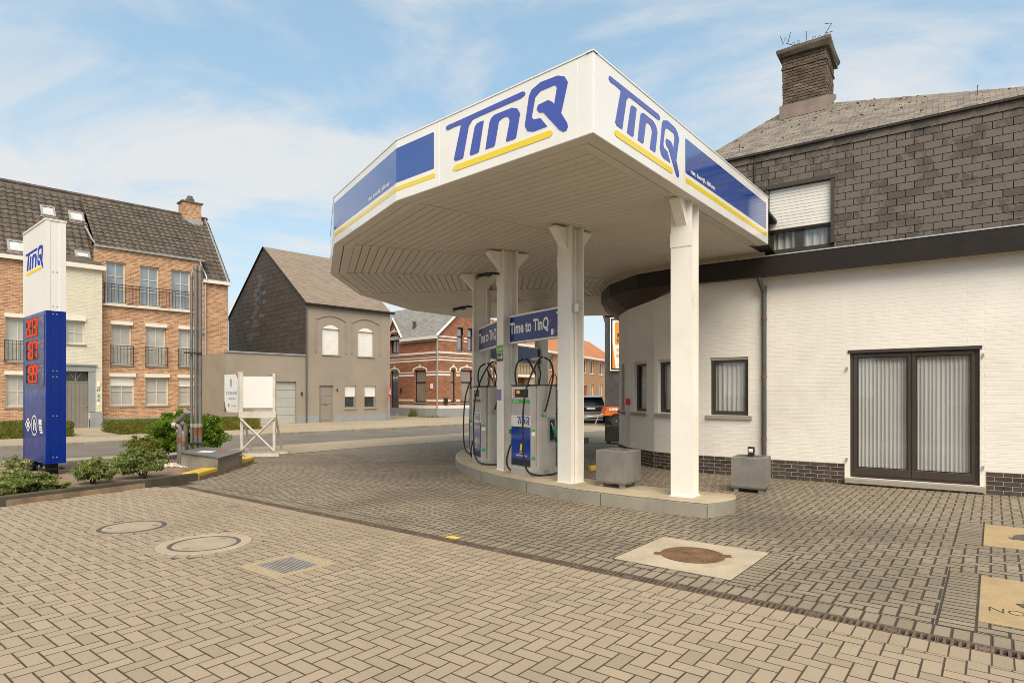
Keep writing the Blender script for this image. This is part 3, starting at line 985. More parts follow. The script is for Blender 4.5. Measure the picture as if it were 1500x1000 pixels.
def slab(label, box, mat, rcov, cov_mat, text=None):
    a, b, c, d = box
    t = thing('cover_slab', label, 'manhole', PF @ T((a + b) / 2, (c + d) / 2, 0), 'square concrete slabs with tank covers')
    hx, hy = (b - a) / 2 - .006, (d - c) / 2 - .006
    MB().bbox(-hx, hx, -hy, hy, -.06, .006, .006).obj('slab', mat, t)
    prof = [(rcov, .004), (rcov, .012), (rcov - .01, .014), (rcov - .035, .014), (rcov - .04, .011), (rcov * .55, .012), (rcov * .54, .015), (rcov * .45, .015), (rcov * .44, .012), (.06, .012), (.055, .015), (.01, .015)]
    MB().lathe(prof, 40).obj('cover', cov_mat, t, smooth=True)
    for a_ in (.5, .5 + PI):
        MB().box(-.05, .05, -.03, .03, .004, .0125, RZ(a_) @ T(rcov + .03, 0, 0) @ RZ(PI / 2)).obj('hinge_lug', cov_mat, t)
    nub = MB().box(-.009, .009, -.005, .005, .009, .0145)
    its = []
    for rr, n in ((rcov * .70, 26), (rcov * .86, 32), (rcov * .3, 12)):
        for i in range(n):
            its.append((nub.v, nub.f, RZ(2 * PI * i / n) @ T(rr, 0, 0)))
    scatter(t, 'tread_stud', its, cov_mat, 0)
    if text:
        lettering(t, text, -hx + .06, -hx + .42, -hy + .28, -hy + .40, I4, 'kerb_dark', -.01, .0075)
    return t
slab('pale square slab with rusty round tank cover beside the drain', SLABS[0], 'concrete_slab', .31, 'rusty_iron')
slab('ochre slab with dark round cover at right edge, nearest the camera', SLABS[1], 'concrete_ochre', .22, 'cast_iron', 'NOLF')
slab('ochre slab with dark round cover at right edge, nearer the white wall', SLABS[2], 'concrete_ochre', .24, 'cast_iron')
pm = MB(T(-.666, 6.89, 0) @ RZ(PA)).box(-.085, .085, -.05, .05, .0035, .0045)
pm.obj('paint_mark', 'yellow_paint', None, label='small yellow paint mark on paving beside the drain', cat='paint mark')

# ------------------------------------------------------------------ garden bed
BED_IN = GBED
mb = MB()
mb.prism([(x, y) for x, y in GBED], -.14, .085)
setting('garden_soil', mb, 'earth')
def kerb_run(parent, pts, w, h, mat, step, name='kerb_stone', jt=.006, inset=0.0):
    its = []
    for p, q in zip(pts, pts[1:]):
        L = math.hypot(q[0] - p[0], q[1] - p[1])
        n = max(1, int(round(L / step)))
        F = frame2(p, q)
        for j in range(n):
            its.append(block(rect(j * L / n + jt / 2, (j + 1) * L / n - jt / 2, inset, w), h + .1, .012, F, h, .004))
    scatter(parent, name, its, mat, 200)
t = thing('garden_kerb', 'dark weathered concrete kerb along the front of the flower bed', 'kerb', T(-7.5, 8.5, 0))
WMk = WM[t].inverted()
def rel(pts):
    return [(x - WM[t].translation.x, y - WM[t].translation.y) for x, y in pts]
kerb_run(t, rel([(-12.0, .4), (-9.2, 5.4), (-5.84, 11.43)]), .11, .145, 'kerb_dark', 1.0)
t = thing('garden_kerb', 'low pale kerb along the back of the flower bed by the pavement', 'kerb', T(-9.5, 14.5, 0))
kerb_run(t, rel([(-6.9, 15.7), (-7.6, 15.9), (-9.0, 14.95), (-11.2, 13.1), (-14.6, 9.0)]), .09, .10, 'kerb_concrete', 1.0)
t = thing('yellow_kerb', 'yellow painted kerb at the tip of the flower bed before the concrete box', 'kerb', T(-5.84, 11.43, 0))
kerb_run(t, rel([(-5.84, 11.44), (-5.865, 12.24)]), .30, .15, 'kerb_yellow', .8)
t = thing('yellow_kerb', 'yellow painted kerb beyond the concrete box near the white frame', 'kerb', T(-6.03, 13.75, 0))
kerb_run(t, rel([(-6.03, 13.78), (-6.07, 14.5)]), .28, .15, 'kerb_yellow', .7)
# ------------------------------------------------------------------ canopy over the pump island
ZS, ZT = 4.28, 5.11                     # soffit and top of the fascia
CP = [(.83, 6.28), (-1.595, 8.49), (-3.18, 10.96), (-4.03, 13.63), (-4.09, 16.52), (-3.22, 19.45), (-1.5, 21.6)]
CR = (4.57, 10.96)                      # right end of the side fascia, near the building
CB = (3.4, 20.7)                        # far end
canopy = thing('fuel_canopy', 'large white rounded fuel canopy on white steel columns with blue lettering', 'canopy', T(CEN[0], CEN[1], 0))
CI = WM[canopy].inverted()
def cl(p):
    return (p[0] - CEN[0], p[1] - CEN[1])
def cframe(p, q, z=0.0):
    return frame2(cl(p), cl(q), z)
# fascia panels, left to right as one looks at them
facets = [(CP[0], CR)] + [(CP[i + 1], CP[i]) for i in range(6)] + [(CB, CP[6])]
splits = {0: [0, 2.22, 5.99], 1: [0, .904, 3.082, 3.281]}
for k, (p, q) in enumerate(facets):
    L = math.hypot(q[0] - p[0], q[1] - p[1])
    F = cframe(p, q, ZS)
    cuts = splits.get(k, [0, L * .5, L])
    cuts[-1] = L
    its = []
    for a, b in zip(cuts, cuts[1:]):
        its.append(block(rect(a + .0015, b - .0015, 0, ZT - ZS), .05, .003, F @ FW))
    scatter(canopy, 'fascia_panel', its, 'fascia_white', 60, cull=False)
    MB(F).box(-.01, L + .01, -.008, .08, ZT - ZS + .0005, ZT - ZS + .016).obj('top_capping', 'fascia_white', canopy)
# flat roof deck
# prints on the two front faces and the next facets
F0, F1, F2 = (cframe(*facets[0], ZS) @ FW, cframe(*facets[1], ZS) @ FW, cframe(*facets[2], ZS) @ FW)
def panel(F, x0, x1, z0, z1, mat, name, out=.003, r=.02):
    pl = []
    for cx_, cy_, a0 in ((x1 - r, z0 + r, -90), (x1 - r, z1 - r, 0), (x0 + r, z1 - r, 90), (x0 + r, z0 + r, 180)):
        for s in range(4):
            a = rad(a0 + s * 30)
            pl.append((cx_ + r * math.cos(a), cz_(cy_, r, a)))
    return MB(F).prism(pl, .0005, out).obj(name, mat, canopy)
def cz_(c, r, a):
    return c + r * math.sin(a)
logo(canopy, .31, 2.12, .112, .735, F0)
panel(F0, 2.33, 5.86, .245, .70, 'panel_blue', 'blue_band')
panel(F0, 2.33, 5.90, .125, .188, 'sign_yellow', 'yellow_band')
lettering(canopy, 'max. doorrijh. 4,00 mtr.', 2.50, 3.40, .262, .345, F0, 'sign_white', .03, .006)
logo(canopy, 1.026, 2.96, .112, .748, F1)
panel(F1, .0, .79, .247, .72, 'panel_blue', 'blue_band', r=.015)
panel(F1, .0, .82, .128, .188, 'sign_yellow', 'yellow_band')
L2 = math.hypot(facets[2][1][0] - facets[2][0][0], facets[2][1][1] - facets[2][0][1])
panel(F2, .02, L2 - .002, .247, .72, 'panel_blue', 'blue_band', r=.005)
panel(F2, .02, L2 - .002, .128, .188, 'sign_yellow', 'yellow_band', r=.005)
lettering(canopy, 'max. doorrijh. 4,00 mtr.', L2 - 1.11, L2 - .22, .262, .345, F2, 'sign_white', .03, .006)
for k in (3, 4):
    F = cframe(*facets[k], ZS) @ FW
    L = math.hypot(facets[k][1][0] - facets[k][0][0], facets[k][1][1] - facets[k][0][1])
    panel(F, .01, L - .01, .247, .72, 'panel_blue', 'blue_band', r=.005)
    panel(F, .01, L - .01, .128, .188, 'sign_yellow', 'yellow_band', r=.005)

# soffit: a flat trim along the edge, then boards parallel to each facet
def seg_at(p, q, r_):
    return None
def toward(p, d):
    v = (CEN[0] - p[0], CEN[1] - p[1])
    l = math.hypot(*v)
    return (p[0] + v[0] / l * d, p[1] + v[1] / l * d)
trim_w = .36
ring0 = [CR] + CP + [CB]
# inner corner of the trim: move every edge inwards and intersect
def offset_line(p, q, d):
    l = math.hypot(q[0] - p[0], q[1] - p[1])
    n = ((q[1] - p[1]) / l, -(q[0] - p[0]) / l)
    c = (CEN[0] - p[0]) * n[0] + (CEN[1] - p[1]) * n[1]
    if c < 0:
        n = (-n[0], -n[1])
    return (p[0] + n[0] * d, p[1] + n[1] * d), (q[0] + n[0] * d, q[1] + n[1] * d)
def isect(a, b, c, d):
    r = (b[0] - a[0], b[1] - a[1]); s = (d[0] - c[0], d[1] - c[1])
    den = r[0] * s[1] - r[1] * s[0]
    t_ = ((c[0] - a[0]) * s[1] - (c[1] - a[1]) * s[0]) / den
    return (a[0] + r[0] * t_, a[1] + r[1] * t_)
def ring_at(d):
    ls = [offset_line(ring0[i], ring0[i + 1], d) for i in range(len(ring0) - 1)]
    out = [ls[0][0]]
    for i in range(len(ls) - 1):
        out.append(isect(*ls[i], *ls[i + 1]))
    out.append(ls[-1][1])
    return out
MB().prism([cl(p) for p in ring_at(.07)] + [cl((4.8, 19.2)), cl((5.3, 12.2))], ZT - .16, ZT - .10).obj('roof_deck', 'joint_dark', canopy)
ringT = ring_at(.17)
ringI = ring_at(trim_w)
for i in range(len(ring0) - 1):
    for A, B, z, nm in ((ring_at(.004), ringT, ZS - .004, 'edge_trim'), (ring_at(.186), ringI, ZS + .0, 'soffit_trim')):
        g = .004
        a, b, c, d = A[i], A[i + 1], B[i + 1], B[i]
        mb = MB()
        up_ = .0 if nm == 'edge_trim' else .036
        P_ = [(*cl(a), z), (*cl(b), z), (*cl(c), z + up_), (*cl(d), z + up_)]
        mb.add(P_ + [(p_[0], p_[1], z + .055) for p_ in P_], [(3, 2, 1, 0), (4, 5, 6, 7), (0, 1, 5, 4), (1, 2, 6, 5), (2, 3, 7, 6), (3, 0, 4, 7)])
        mb.obj(nm, 'canopy_trim', canopy)
MB().prism([cl(p) for p in ring_at(.02)] + [cl((4.7, 19.0)), cl((5.2, 12.1))], ZS + .058, ZS + .075).obj('soffit_backing', 'joint_dark', canopy)
items = []
BWD = .152
nsec = len(ring0) - 1
for i in range(1, nsec - 1):
    p, q = ringI[i], ringI[i + 1]
    F = cframe(p, q)
    ang = math.atan2(q[1] - p[1], q[0] - p[0])
    Fi = (WM[canopy] @ F).inverted()
    L = math.hypot(q[0] - p[0], q[1] - p[1])
    c = Fi @ Vector((CEN[0], CEN[1], 0))
    sg = 1 if c.y > 0 else -1
    left = (0.0, 0.0); right = (L, 0.0)
    if i == 1:                                # reaches under the side fascia
        a_ = Fi @ Vector((*ringI[0], 0)); left = (a_.x, a_.y)
    if i == nsec - 2:
        a_ = Fi @ Vector((*ringI[-1], 0)); right_far = (a_.x, a_.y)
    nb = int((abs(c.y) - 3.0) / BWD)
    for j in range(nb):
        y0, y1 = j * BWD, (j + 1) * BWD
        def xl(y):
            if i == 1:
                return left[0] * y / (left[1] * sg) if left[1] else 0
            return c.x * y / abs(c.y)
        def xr(y):
            if i == nsec - 2:
                return L + (right_far[0] - L) * y / max(.01, right_far[1] * sg)
            return L + (c.x - L) * y / abs(c.y)
        if i == 1 and y1 > abs(left[1]) + .0:
            pass
        pl = [(xl(y0) + .003, sg * (y0 + .0065)), (xr(y0) - .003, sg * (y0 + .0065)), (xr(y1) - .003, sg * (y1 - .0065)), (xl(y1) + .003, sg * (y1 - .0065))]
        if pl[1][0] - pl[0][0] < .05:
            continue
        wc = WM[canopy] @ F @ Vector(((pl[0][0] + pl[1][0]) / 2, sg * y0, 0))
        if (wc.x - 5.669) * .578 + (wc.y - 11.339) * .816 > .6 and math.hypot(wc.x - CEN[0], wc.y - CEN[1]) < 4.2:
            continue
        n = 4
        cx_ = sum(a[0] for a in pl) / n; cy_ = sum(a[1] for a in pl) / n
        vs = [(a - cx_, b - cy_, .02) for a, b in pl] + [(a - cx_, b - cy_, .004) for a, b in pl]
        ins = [(a - cx_, (b - cy_) * .93, 0) for a, b in pl]
        vs += ins
        fs = [(11, 10, 9, 8)]
        for r in (0, 4):
            for e in range(4):
                f = (e + 1) % 4
                fs.append((r + f, r + e, r + 4 + e, r + 4 + f))
        items.append((vs, fs, F @ T(cx_, cy_, ZS + .035)))
scatter(canopy, 'soffit_board', items, 'soffit_board', 300, cull=False)
for i in range(2, nsec - 1):                  # cover strips over the seams
    p = ringI[i]
    q = toward(p, 6.0)
    MB(cframe(p, q, ZS + .026)).box(0, 6.0, -.013, .013, 0, .007).obj('seam_strip', 'canopy_trim', canopy)

# steel columns with haunches
COLS = {}
for nm, a in dict(A=235.8, B=220.3, C=205.3, D=188, E=172, F=156, G=140, H=128.5).items():
    x, y = CEN[0] + 7.4 * math.cos(rad(a)), CEN[1] + 7.4 * math.sin(rad(a))
    COLS[nm] = (x, y, a)
    F = T(x - CEN[0], y - CEN[1], 0) @ RZ(rad(a + 180 - 90))     # x along the ring, y towards the building
    hs, tf, tw = .15, .018, .012
    H = [(-hs, -hs), (hs, -hs), (hs, -hs + tf), (tw, -hs + tf), (tw, hs - tf), (hs, hs - tf), (hs, hs), (-hs, hs), (-hs, hs - tf), (-tw, hs - tf), (-tw, -hs + tf), (-hs, -hs + tf)]
    col = MB(F).prism(H, .18, ZS + .03).obj('column', 'column_white', canopy)
    bp = MB(F).box(-.17, .17, -.17, .17, .178, .19); bp.obj('base_plate', 'column_white', col)
    for sg in (-1, 1):
        y0 = sg * (hs + .002)
        y1 = sg * (hs + .27)
        mb = MB(F)
        w = .075
        a1, b1, c1 = (y0, ZS - .33), (y0, ZS - .005), (y1, ZS - .005)
        mb.add([(-w, a1[0], a1[1]), (-w, b1[0], b1[1]), (-w, c1[0], c1[1]), (w, a1[0], a1[1]), (w, b1[0], b1[1]), (w, c1[0], c1[1]), (-w, c1[0], c1[1] - .03), (w, c1[0], c1[1] - .03)],
               [(0, 1, 2, 6), (3, 7, 5, 4), (0, 6, 7, 3), (6, 2, 5, 7), (0, 3, 4, 1)])
        mb.obj('haunch', 'column_white', col)
    if nm in 'ABC':
        mb = MB(F)
        mb.box(-.155, .155, -.158, -.1505, ZS - .62, ZS - .42)
        mb.obj('splice_plate', 'column_white', col)
for nm in 'ABC':                              # thin conduits clipped in the channel of the columns
    x, y, a = COLS[nm]
    F = T(x - CEN[0], y - CEN[1], 0) @ RZ(rad(a + 90))
    MB(F).tube([(.05, .06, .2), (.05, .06, 3.2), (.07, .02, 3.5), (.06, .05, ZS)], .012, 8).obj('conduit', 'column_white', canopy)
    MB(F).box(.04, .10, .0, .08, 2.95, 3.08).obj('junction_box', 'column_white', canopy)

# floodlights on the columns
def floodlight(label, col, h, az):
    x, y, a = COLS[col]
    dx, dy = math.cos(az), math.sin(az)
    t = thing('floodlight', label, 'lamp', T(x + dx * .18, y + dy * .18, h) @ RZ(az), 'floodlights under the canopy')
    MB().tube([(-.02, 0, .02), (.10, 0, .03), (.16, 0, .0)], .022, 8).obj('arm', 'lamp_black', t)
    mb = MB(T(.14, 0, 0) @ Matrix.Rotation(rad(12), 4, 'Y'))
    mb.prism([(0, -.07), (.08, -.11), (.26, -.11), (.28, -.09), (.28, .09), (.26, .11), (.08, .11), (0, .07)], -.03, .035)
    mb.obj('housing', 'lamp_black', t)
    MB(T(.14, 0, 0) @ Matrix.Rotation(rad(12), 4, 'Y')).box(.09, .25, -.09, .09, -.034, -.0305).obj('lens', 'lamp_lens', t)
floodlight('dark floodlight on arm near the top of the second column from the planter', 'C', 3.86, rad(195))
floodlight('small dark floodlight on the column left of the pumps, under the canopy', 'D', 3.55, rad(178))

# ------------------------------------------------------------------ pump island
island = thing('pump_island', 'curved raised concrete pump island with steel edge under the canopy', 'island', T(CEN[0], CEN[1], 0))
RI, RO, ZI = 6.9, 7.93, .18
def arc(r, a0, a1, n):
    return [(r * math.cos(rad(a0 + (a1 - a0) * i / n)), r * math.sin(rad(a0 + (a1 - a0) * i / n))) for i in range(n + 1)]
A0, A1 = 126.5, 239.2
outer = arc(RO, A0, A1, 60)
inner = arc(RI, A0 - .5, A1 + 1.1, 60)
mb = MB()
# top surface as strips, bulging rounded ends
for i in range(60):
    mb.add([(*outer[i], ZI), (*outer[i + 1], ZI), (*inner[i + 1], ZI), (*inner[i], ZI)], [(0, 1, 2, 3)])
def end_cap(po, pi, sgn):
    pts = []
    for j in range(9):
        tt = j / 8
        b = math.sin(PI * tt) * .16 * sgn
        x = po[0] + (pi[0] - po[0]) * tt; y = po[1] + (pi[1] - po[1]) * tt
        r = math.hypot(po[0], po[1])
        tx, ty = -po[1] / r, po[0] / r
        pts.append((x + tx * b, y + ty * b))
    return pts
e1 = end_cap(outer[-1], inner[-1], 1)
e0 = end_cap(outer[0], inner[0], -1)
for e in (e0, e1):
    mb.add([(*p, ZI) for p in e], [tuple(range(len(e)))])
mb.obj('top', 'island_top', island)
its = []
def kerb_seg(pts, name='kerb_side'):
    mb = MB()
    for p, q in zip(pts, pts[1:]):
        mb.quad((*p, -.02), (*q, -.02), (*q, ZI - .012), (*p, ZI - .012))
        k = 1 - .010 / math.hypot(*p)
        k2 = 1 - .010 / math.hypot(*q)
        mb.quad((*p, ZI - .012), (*q, ZI - .012), (q[0] * k2, q[1] * k2, ZI + .002), (p[0] * k, p[1] * k, ZI + .002))
    return mb.obj(name, 'island_side', island)
st = 6
for i in range(0, 60, st):
    seg = outer[i:i + st + 1]
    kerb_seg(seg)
    mb = MB()
    q = seg[-1]
    k = 1.0006
    d = .0035 / RO
    a = math.atan2(q[1], q[0])
    mb.quad(*[(RO * k * math.cos(a + s * d), RO * k * math.sin(a + s * d), z) for s, z in ((-1, 0), (1, 0), (1, ZI - .012), (-1, ZI - .012))])
    mb.obj('kerb_joint', 'joint_dark', island)
kerb_seg(e1); kerb_seg(e0)
mb = MB()
for p, q in zip(inner, inner[1:]):
    mb.quad((*q, -.02), (*p, -.02), (*p, ZI), (*q, ZI))
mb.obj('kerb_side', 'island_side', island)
mb = MB()
for p, q in list(zip(outer, outer[1:])) + list(zip(e1[:-1], e1[1:])):
    k0, k1 = .9995, .9969
    mb.quad((p[0] * k0, p[1] * k0, ZI + .0035), (q[0] * k0, q[1] * k0, ZI + .0035), (q[0] * k1, q[1] * k1, ZI + .0035), (p[0] * k1, p[1] * k1, ZI + .0035))
mb.obj('edge_strip', 'zinc_edge', island)

# ------------------------------------------------------------------ signs between the columns
def time_sign(label, c0, c1, lit, off=-.19):
    p, q = COLS[c0], COLS[c1]
    L = math.hypot(q[0] - p[0], q[1] - p[1])
    t = thing('hanging_sign', label, 'sign', frame2(p, q, 2.55), 'signs between the canopy columns')
    x0, x1 = .14, L - .14
    MB().box(x0 + .02, x1 - .02, -.045, .045, .02, .49).obj('box', 'pump_white', t)
    mb = MB()
    mb.box(x0, x1, -.055, .055, .485, .515); mb.box(x0, x1, -.055, .055, 0, .028)
    mb.box(x0, x0 + .02, -.055, .055, .028, .485); mb.box(x1 - .02, x1, -.055, .055, .028, .485)
    mb.obj('frame', 'column_white', t)
    for s in (-1, 1):
        F = (T(0, -.046, 0) @ FW) if s < 0 else (T(x0 + x1, .046, 0) @ RZ(PI) @ FW)
        MB(F).box(x0 + .022, x1 - .022, .03, .483, .0, .003).obj('face', 'panel_light', t)
        w = x1 - x0
        if s > 0:
            continue
        lettering(t, 'Time to TinQ', x0 + .04, x0 + .76 * w, .13, .385, F, 'sign_white', .03, .005)
        # small printed gauge and pump
        mb = MB(F)
        cx_, cz2 = x0 + .80 * w, .24
        pts = [(x0 + (.905 + .04 * math.sin(i / 8 * PI)) * w, .10 + i * .04) for i in range(9)]
        for a, b in zip(pts, pts[1:]):
            dx, dz = b[0] - a[0], b[1] - a[1]
            l = math.hypot(dx, dz); nx, nz = -dz / l * .006, dx / l * .006
            mb.add([(a[0] - nx, a[1] - nz, .005), (a[0] + nx, a[1] + nz, .005), (b[0] + nx, b[1] + nz, .005), (b[0] - nx, b[1] - nz, .005)], [(0, 1, 2, 3)])
        mb.box(x0 + .80 * w, x0 + .838 * w, .06, .16, .004, .005)
        mb.box(x0 + .845 * w, x0 + .855 * w, .07, .15, .004, .005)
        mb.box(pts[-1][0] - .03, pts[-1][0] + .01, .405, .435, .004, .005)
        mb.obj('gauge_print', 'sign_white', t)
        mb = MB(F)
        mb.add([(x0 + .785 * w, .33, .0055), (x0 + .81 * w, .285, .0055), (x0 + .905 * w, .165, .0055), (x0 + .893 * w, .18, .0055)], [(0, 1, 2, 3)])
        mb.box(x0 + .782 * w, x0 + .812 * w, .285, .33, .005, .006)
        mb.box(x0 + .875 * w, x0 + .895 * w, .10, .135, .005, .006)
        mb.obj('needle_print', 'sign_red', t)
    return t
time_sign('blue sign with white slogan between the two middle columns, right one', 'C', 'B', True)
time_sign('blue slogan sign mirroring bright sky, left of the middle columns', 'D', 'C', True)
time_sign('plain looking dark blue sign seen from behind, far left behind the near pump', 'F', 'E', False)
time_sign('plain looking dark blue sign seen from behind, beside the far hose mast', 'G', 'F', False)
t = thing('fuel_label', 'green and brown fuel grade plates on the column between the pumps', 'sign', T(*[COLS['C'][i] for i in (0, 1)], 2.25) @ RZ(rad(COLS['C'][2] + 90)))
MB().box(-.16, .15, -.158, -.152, .14, .28).obj('green_plate', 'sign_green', t)
lettering(t, 'Euro 95', -.13, .10, .18, .24, T(0, -.158, 0) @ FW, 'sign_white', .02, .002)
MB().box(-.15, .15, -.158, -.152, -.02, .125).obj('brown_plate', 'sign_brown', t)
lettering(t, 'Diesel', -.11, .06, .03, .09, T(0, -.158, 0) @ FW, 'sign_white', .02, .002)
MB().box(.08, .125, -.1595, -.158, .02, .1).obj('pictogram', 'sign_white', t)
t = thing('notice_plate', 'small blue notice plate low on the column between the pumps', 'sign', T(*[COLS['C'][i] for i in (0, 1)], 1.5) @ RZ(rad(COLS['C'][2] + 90)))
MB().box(-.13, .06, -.156, -.1515, 0, .20).obj('plate', 'logo_blue', t)
for i in range(5):
    MB().box(-.115, .045, -.1575, -.156, .025 + i * .034, .04 + i * .034).obj('text_line', 'sign_grey', t)

# ------------------------------------------------------------------ pumps
def fuel_pump(label, x, y, rot, detail=True, green=True):
    t = thing('fuel_pump', label, 'fuel pump', T(x, y, ZI) @ RZ(rad(rot)), 'fuel pumps on the island')
    w, d, h = .28, .32, 1.58
    MB().bbox(-w, w, -d, d, 0, .13, .012).obj('plinth', 'pump_grey', t)
    # cabinet: a slim front cheek and a side leaf with rounded corners
    MB().bbox(-w + .004, w - .004, -d + .03, -d + .16, .13, h, .01).obj('front_cheek', 'pump_grey', t)
    pl = []
    r = .07
    for cx_, cy_, a0 in ((w - r, -d + .165 + r, -90), (w - r, d - r, 0), (-w + r, d - r, 90), (-w + r, -d + .165 + r, 180)):
        for s in range(5):
            a = rad(a0 + s * 22.5)
            pl.append((cx_ + r * math.cos(a), cy_ + r * math.sin(a)))
    MB().prism(pl, .13, h).obj('cabinet', 'pump_grey', t)
    MB().box(-w - .01, w + .01, -d + .01, d + .005, h, h + .02).obj('top_cap', 'pump_dark', t)
    F = T(0, -d + .03, 0) @ FW
    f = MB(F).box(-w + .03, w - .03, 1.36, 1.555, 0, .012).obj('display', 'pump_white', t)
    MB(F).box(-w + .13, w - .05, 1.375, 1.52, .012, .016).obj('screen', 'screen_dark', f)
    MB(F).box(-w + .07, -w + .125, 1.375, 1.52, .012, .016).obj('price_label', 'sign_red', f)
    for i in range(3):
        MB(F).box(-w + .08, -w + .115, 1.392 + i * .043, 1.41 + i * .043, .016, .0175).obj('print', 'sign_white', f)
    MB(F).box(-w + .17, -w + .26, 1.44, 1.50, .016, .0172).obj('segment_print', 'sign_yellow' if green else 'sign_grey', f)
    g = MB(F).box(-w + .012, w - .012, 1.275, 1.33, 0, .008).obj('grade_strip', 'sign_green' if green else 'sign_brown', t)
    lettering(g, 'Euro 95' if green else 'Diesel', -w + .06, -w + .2, 1.288, 1.318, F, 'sign_white', .02, .009)
    MB(F).box(-w + .012, w - .012, 1.06, 1.26, -.05, -.045).obj('tray', 'pump_grey', t)
    MB(F).box(-w + .012, -w + .09, 1.06, 1.26, -.04, .004).obj('tray_cheek', 'pump_grey', t)
    MB(F).box(w - .09, w - .012, 1.06, 1.26, -.04, .004).obj('tray_cheek', 'pump_grey', t)
    for i in range(2):
        MB(F).box(-.12 + i * .13, -.04 + i * .13, 1.10, 1.2, -.0449, -.04).obj('keypad', 'sign_grey', t)
    MB(F).box(-w + .004, w - .004, .855, 1.055, 0, .012).obj('logo_plate', 'pump_white', t)
    logo(t, -.10, w - .02, .875, 1.035, T(0, -.012, 0) @ F, .002)
    b = MB(F).box(-w + .004, w - .004, .165, .852, 0, .012).obj('blue_panel', 'pump_blue', t)
    MB(F).box(-w + .006, w - .006, .166, .28, .012, .014).obj('dark_skirt', 'pump_dark', b)
    mb = MB(F)
    mb.prism([(-.02, .42), (.02, .42), (.06, .50), (.055, .54), (.02, .56), (-.005, .53)], .0121, .014)
    mb.obj('emblem', 'sign_yellow', b)
    lettering(b, 'ACTIE', -.03, .10, .375, .405, T(0, -.012, 0) @ F, 'sign_white', .02, .003)
    lettering(b, 'WEEKDEALS TINQ', -.13, .2, .325, .36, T(0, -.012, 0) @ F, 'sign_white', .02, .003)
    for sx in (-.16, .05):
        MB(F).box(sx, sx + .06, .03, .09, -.028, -.0265 + .03).obj('vent', 'sign_grey', t)
    # both long sides carry a holster, a nozzle and a hose from the mast
    for s in (-1, 1):
        S = (Matrix.Identity(4) if s > 0 else RZ(PI))
        FS = S @ T(w, 0, 0) @ RZ(PI / 2) @ FW          # along = towards the far end for s>0, out = sideways
        hb = MB(FS).bbox(.10, .26, .58, 1.02, .0, .02, .008).obj('holster', 'sign_grey', t)
        MB(FS).box(.125, .235, .61, .98, .02, .024).obj('holster_well', 'pump_dark', hb)
        nz = MB(FS)
        nz.tube([(.15, .92, .03), (.17, .84, .06), (.19, .79, .09)], .014, 8)
        nz.obj('spout', 'galvanised', t)
        nb_ = MB(FS)
        nb_.tube([(.17, .84, .06), (.20, .75, .10), (.21, .68, .09)], .036, 10)
        nb_.box(.19, .25, .71, .79, .10, .15)
        nb_.obj('nozzle', 'nozzle_green', t, smooth=True)
        hp = []
        # hose: from the nozzle down to the plinth, forward and up over the mast
        path = [(.21, .68, .09), (.22, .58, .09), (.28, .38, .12), (.31, .20, .13), (.25, .06, .13), (.06, .02, .12), (-.18, .02, .08), (-.36, .09, .02), (-.42, .30, -.02), (-.43, .65, -.04), (-.42, 1.05, -.05), (-.37, 1.45, -.05), (-.24, 1.80, -.03), (-.10, 2.04, .0), (-.02, 2.09, .0)]
        hp = smooth_path(path, 4)
        MB(FS).tube(hp, .0165, 8).obj('hose', 'rubber', t, smooth=True)
        MB(FS).tube([(.222, .57, .088), (.24, .50, .10)], .022, 10).obj('hose_collar', 'nozzle_green', t)
        hp = smooth_path([(.02, 2.08, .0), (.13, 2.0, .04), (.17, 1.78, .06), (.10, 1.48, .06), (.03, 1.22, .045), (.0, 1.12, .03)], 4)
        MB(FS).tube(hp, .0165, 8).obj('hose', 'rubber', t, smooth=True)
        MB(FS).cyl((.0, 1.08, .0), (.0, 1.08, .05), .045, 14).obj('hose_inlet', 'galvanised', t)
        for j, m_ in enumerate(('sign_green', 'sign_white', 'sticker_green')):
            z = (.78, .70, .28)[j]
            MB(FS).box(-.27, -.19, z, z + (.03, .07, .055)[j], -.001, .0015).obj('sticker', m_, t)
        MB(FS).box(.0, .12, .03, .10, .0, .001).obj('vent', 'sign_grey', t)
    MB().cyl((.0, .08, h), (.0, .06, 2.06), .022, 10).obj('hose_mast', 'galvanised', t, smooth=True)
    MB().bbox(-.13, .13, .02, .10, 2.05, 2.10, .02).obj('mast_head', 'pump_grey', t)
    MB().tube([(.0, .09, h - .06), (.05, .12, 1.8), (.02, .08, 2.0)], .014, 8).obj('return_spring', 'rubber', t)
    return t
def smooth_path(pts, n):
    P = [Vector(p) for p in pts]
    out = []
    for i in range(len(P) - 1):
        p0, p1, p2, p3 = P[max(i - 1, 0)], P[i], P[i + 1], P[min(i + 2, len(P) - 1)]
        for k in range(n):
            t_ = k / n
            out.append(tuple(.5 * ((2 * p1) + (p2 - p0) * t_ + (2 * p0 - 5 * p1 + 4 * p2 - p3) * t_ ** 2 + (3 * p1 - p0 - 3 * p2 + p3) * t_ ** 3)))
    out.append(tuple(P[-1]))
    return out
fuel_pump('blue and grey petrol pump with green nozzle between the two middle columns', .395, 11.10, -54)
fuel_pump('blue and grey diesel pump partly hidden behind the middle column', -.45, 12.77, -71, green=False)
fuel_pump('fuel pump seen edge on at the far left end of the pump row', -.72, 14.75, -88)
fuel_pump('far fuel pump mostly hidden behind the nearer petrol pump', 1.56, 20.0, -136)
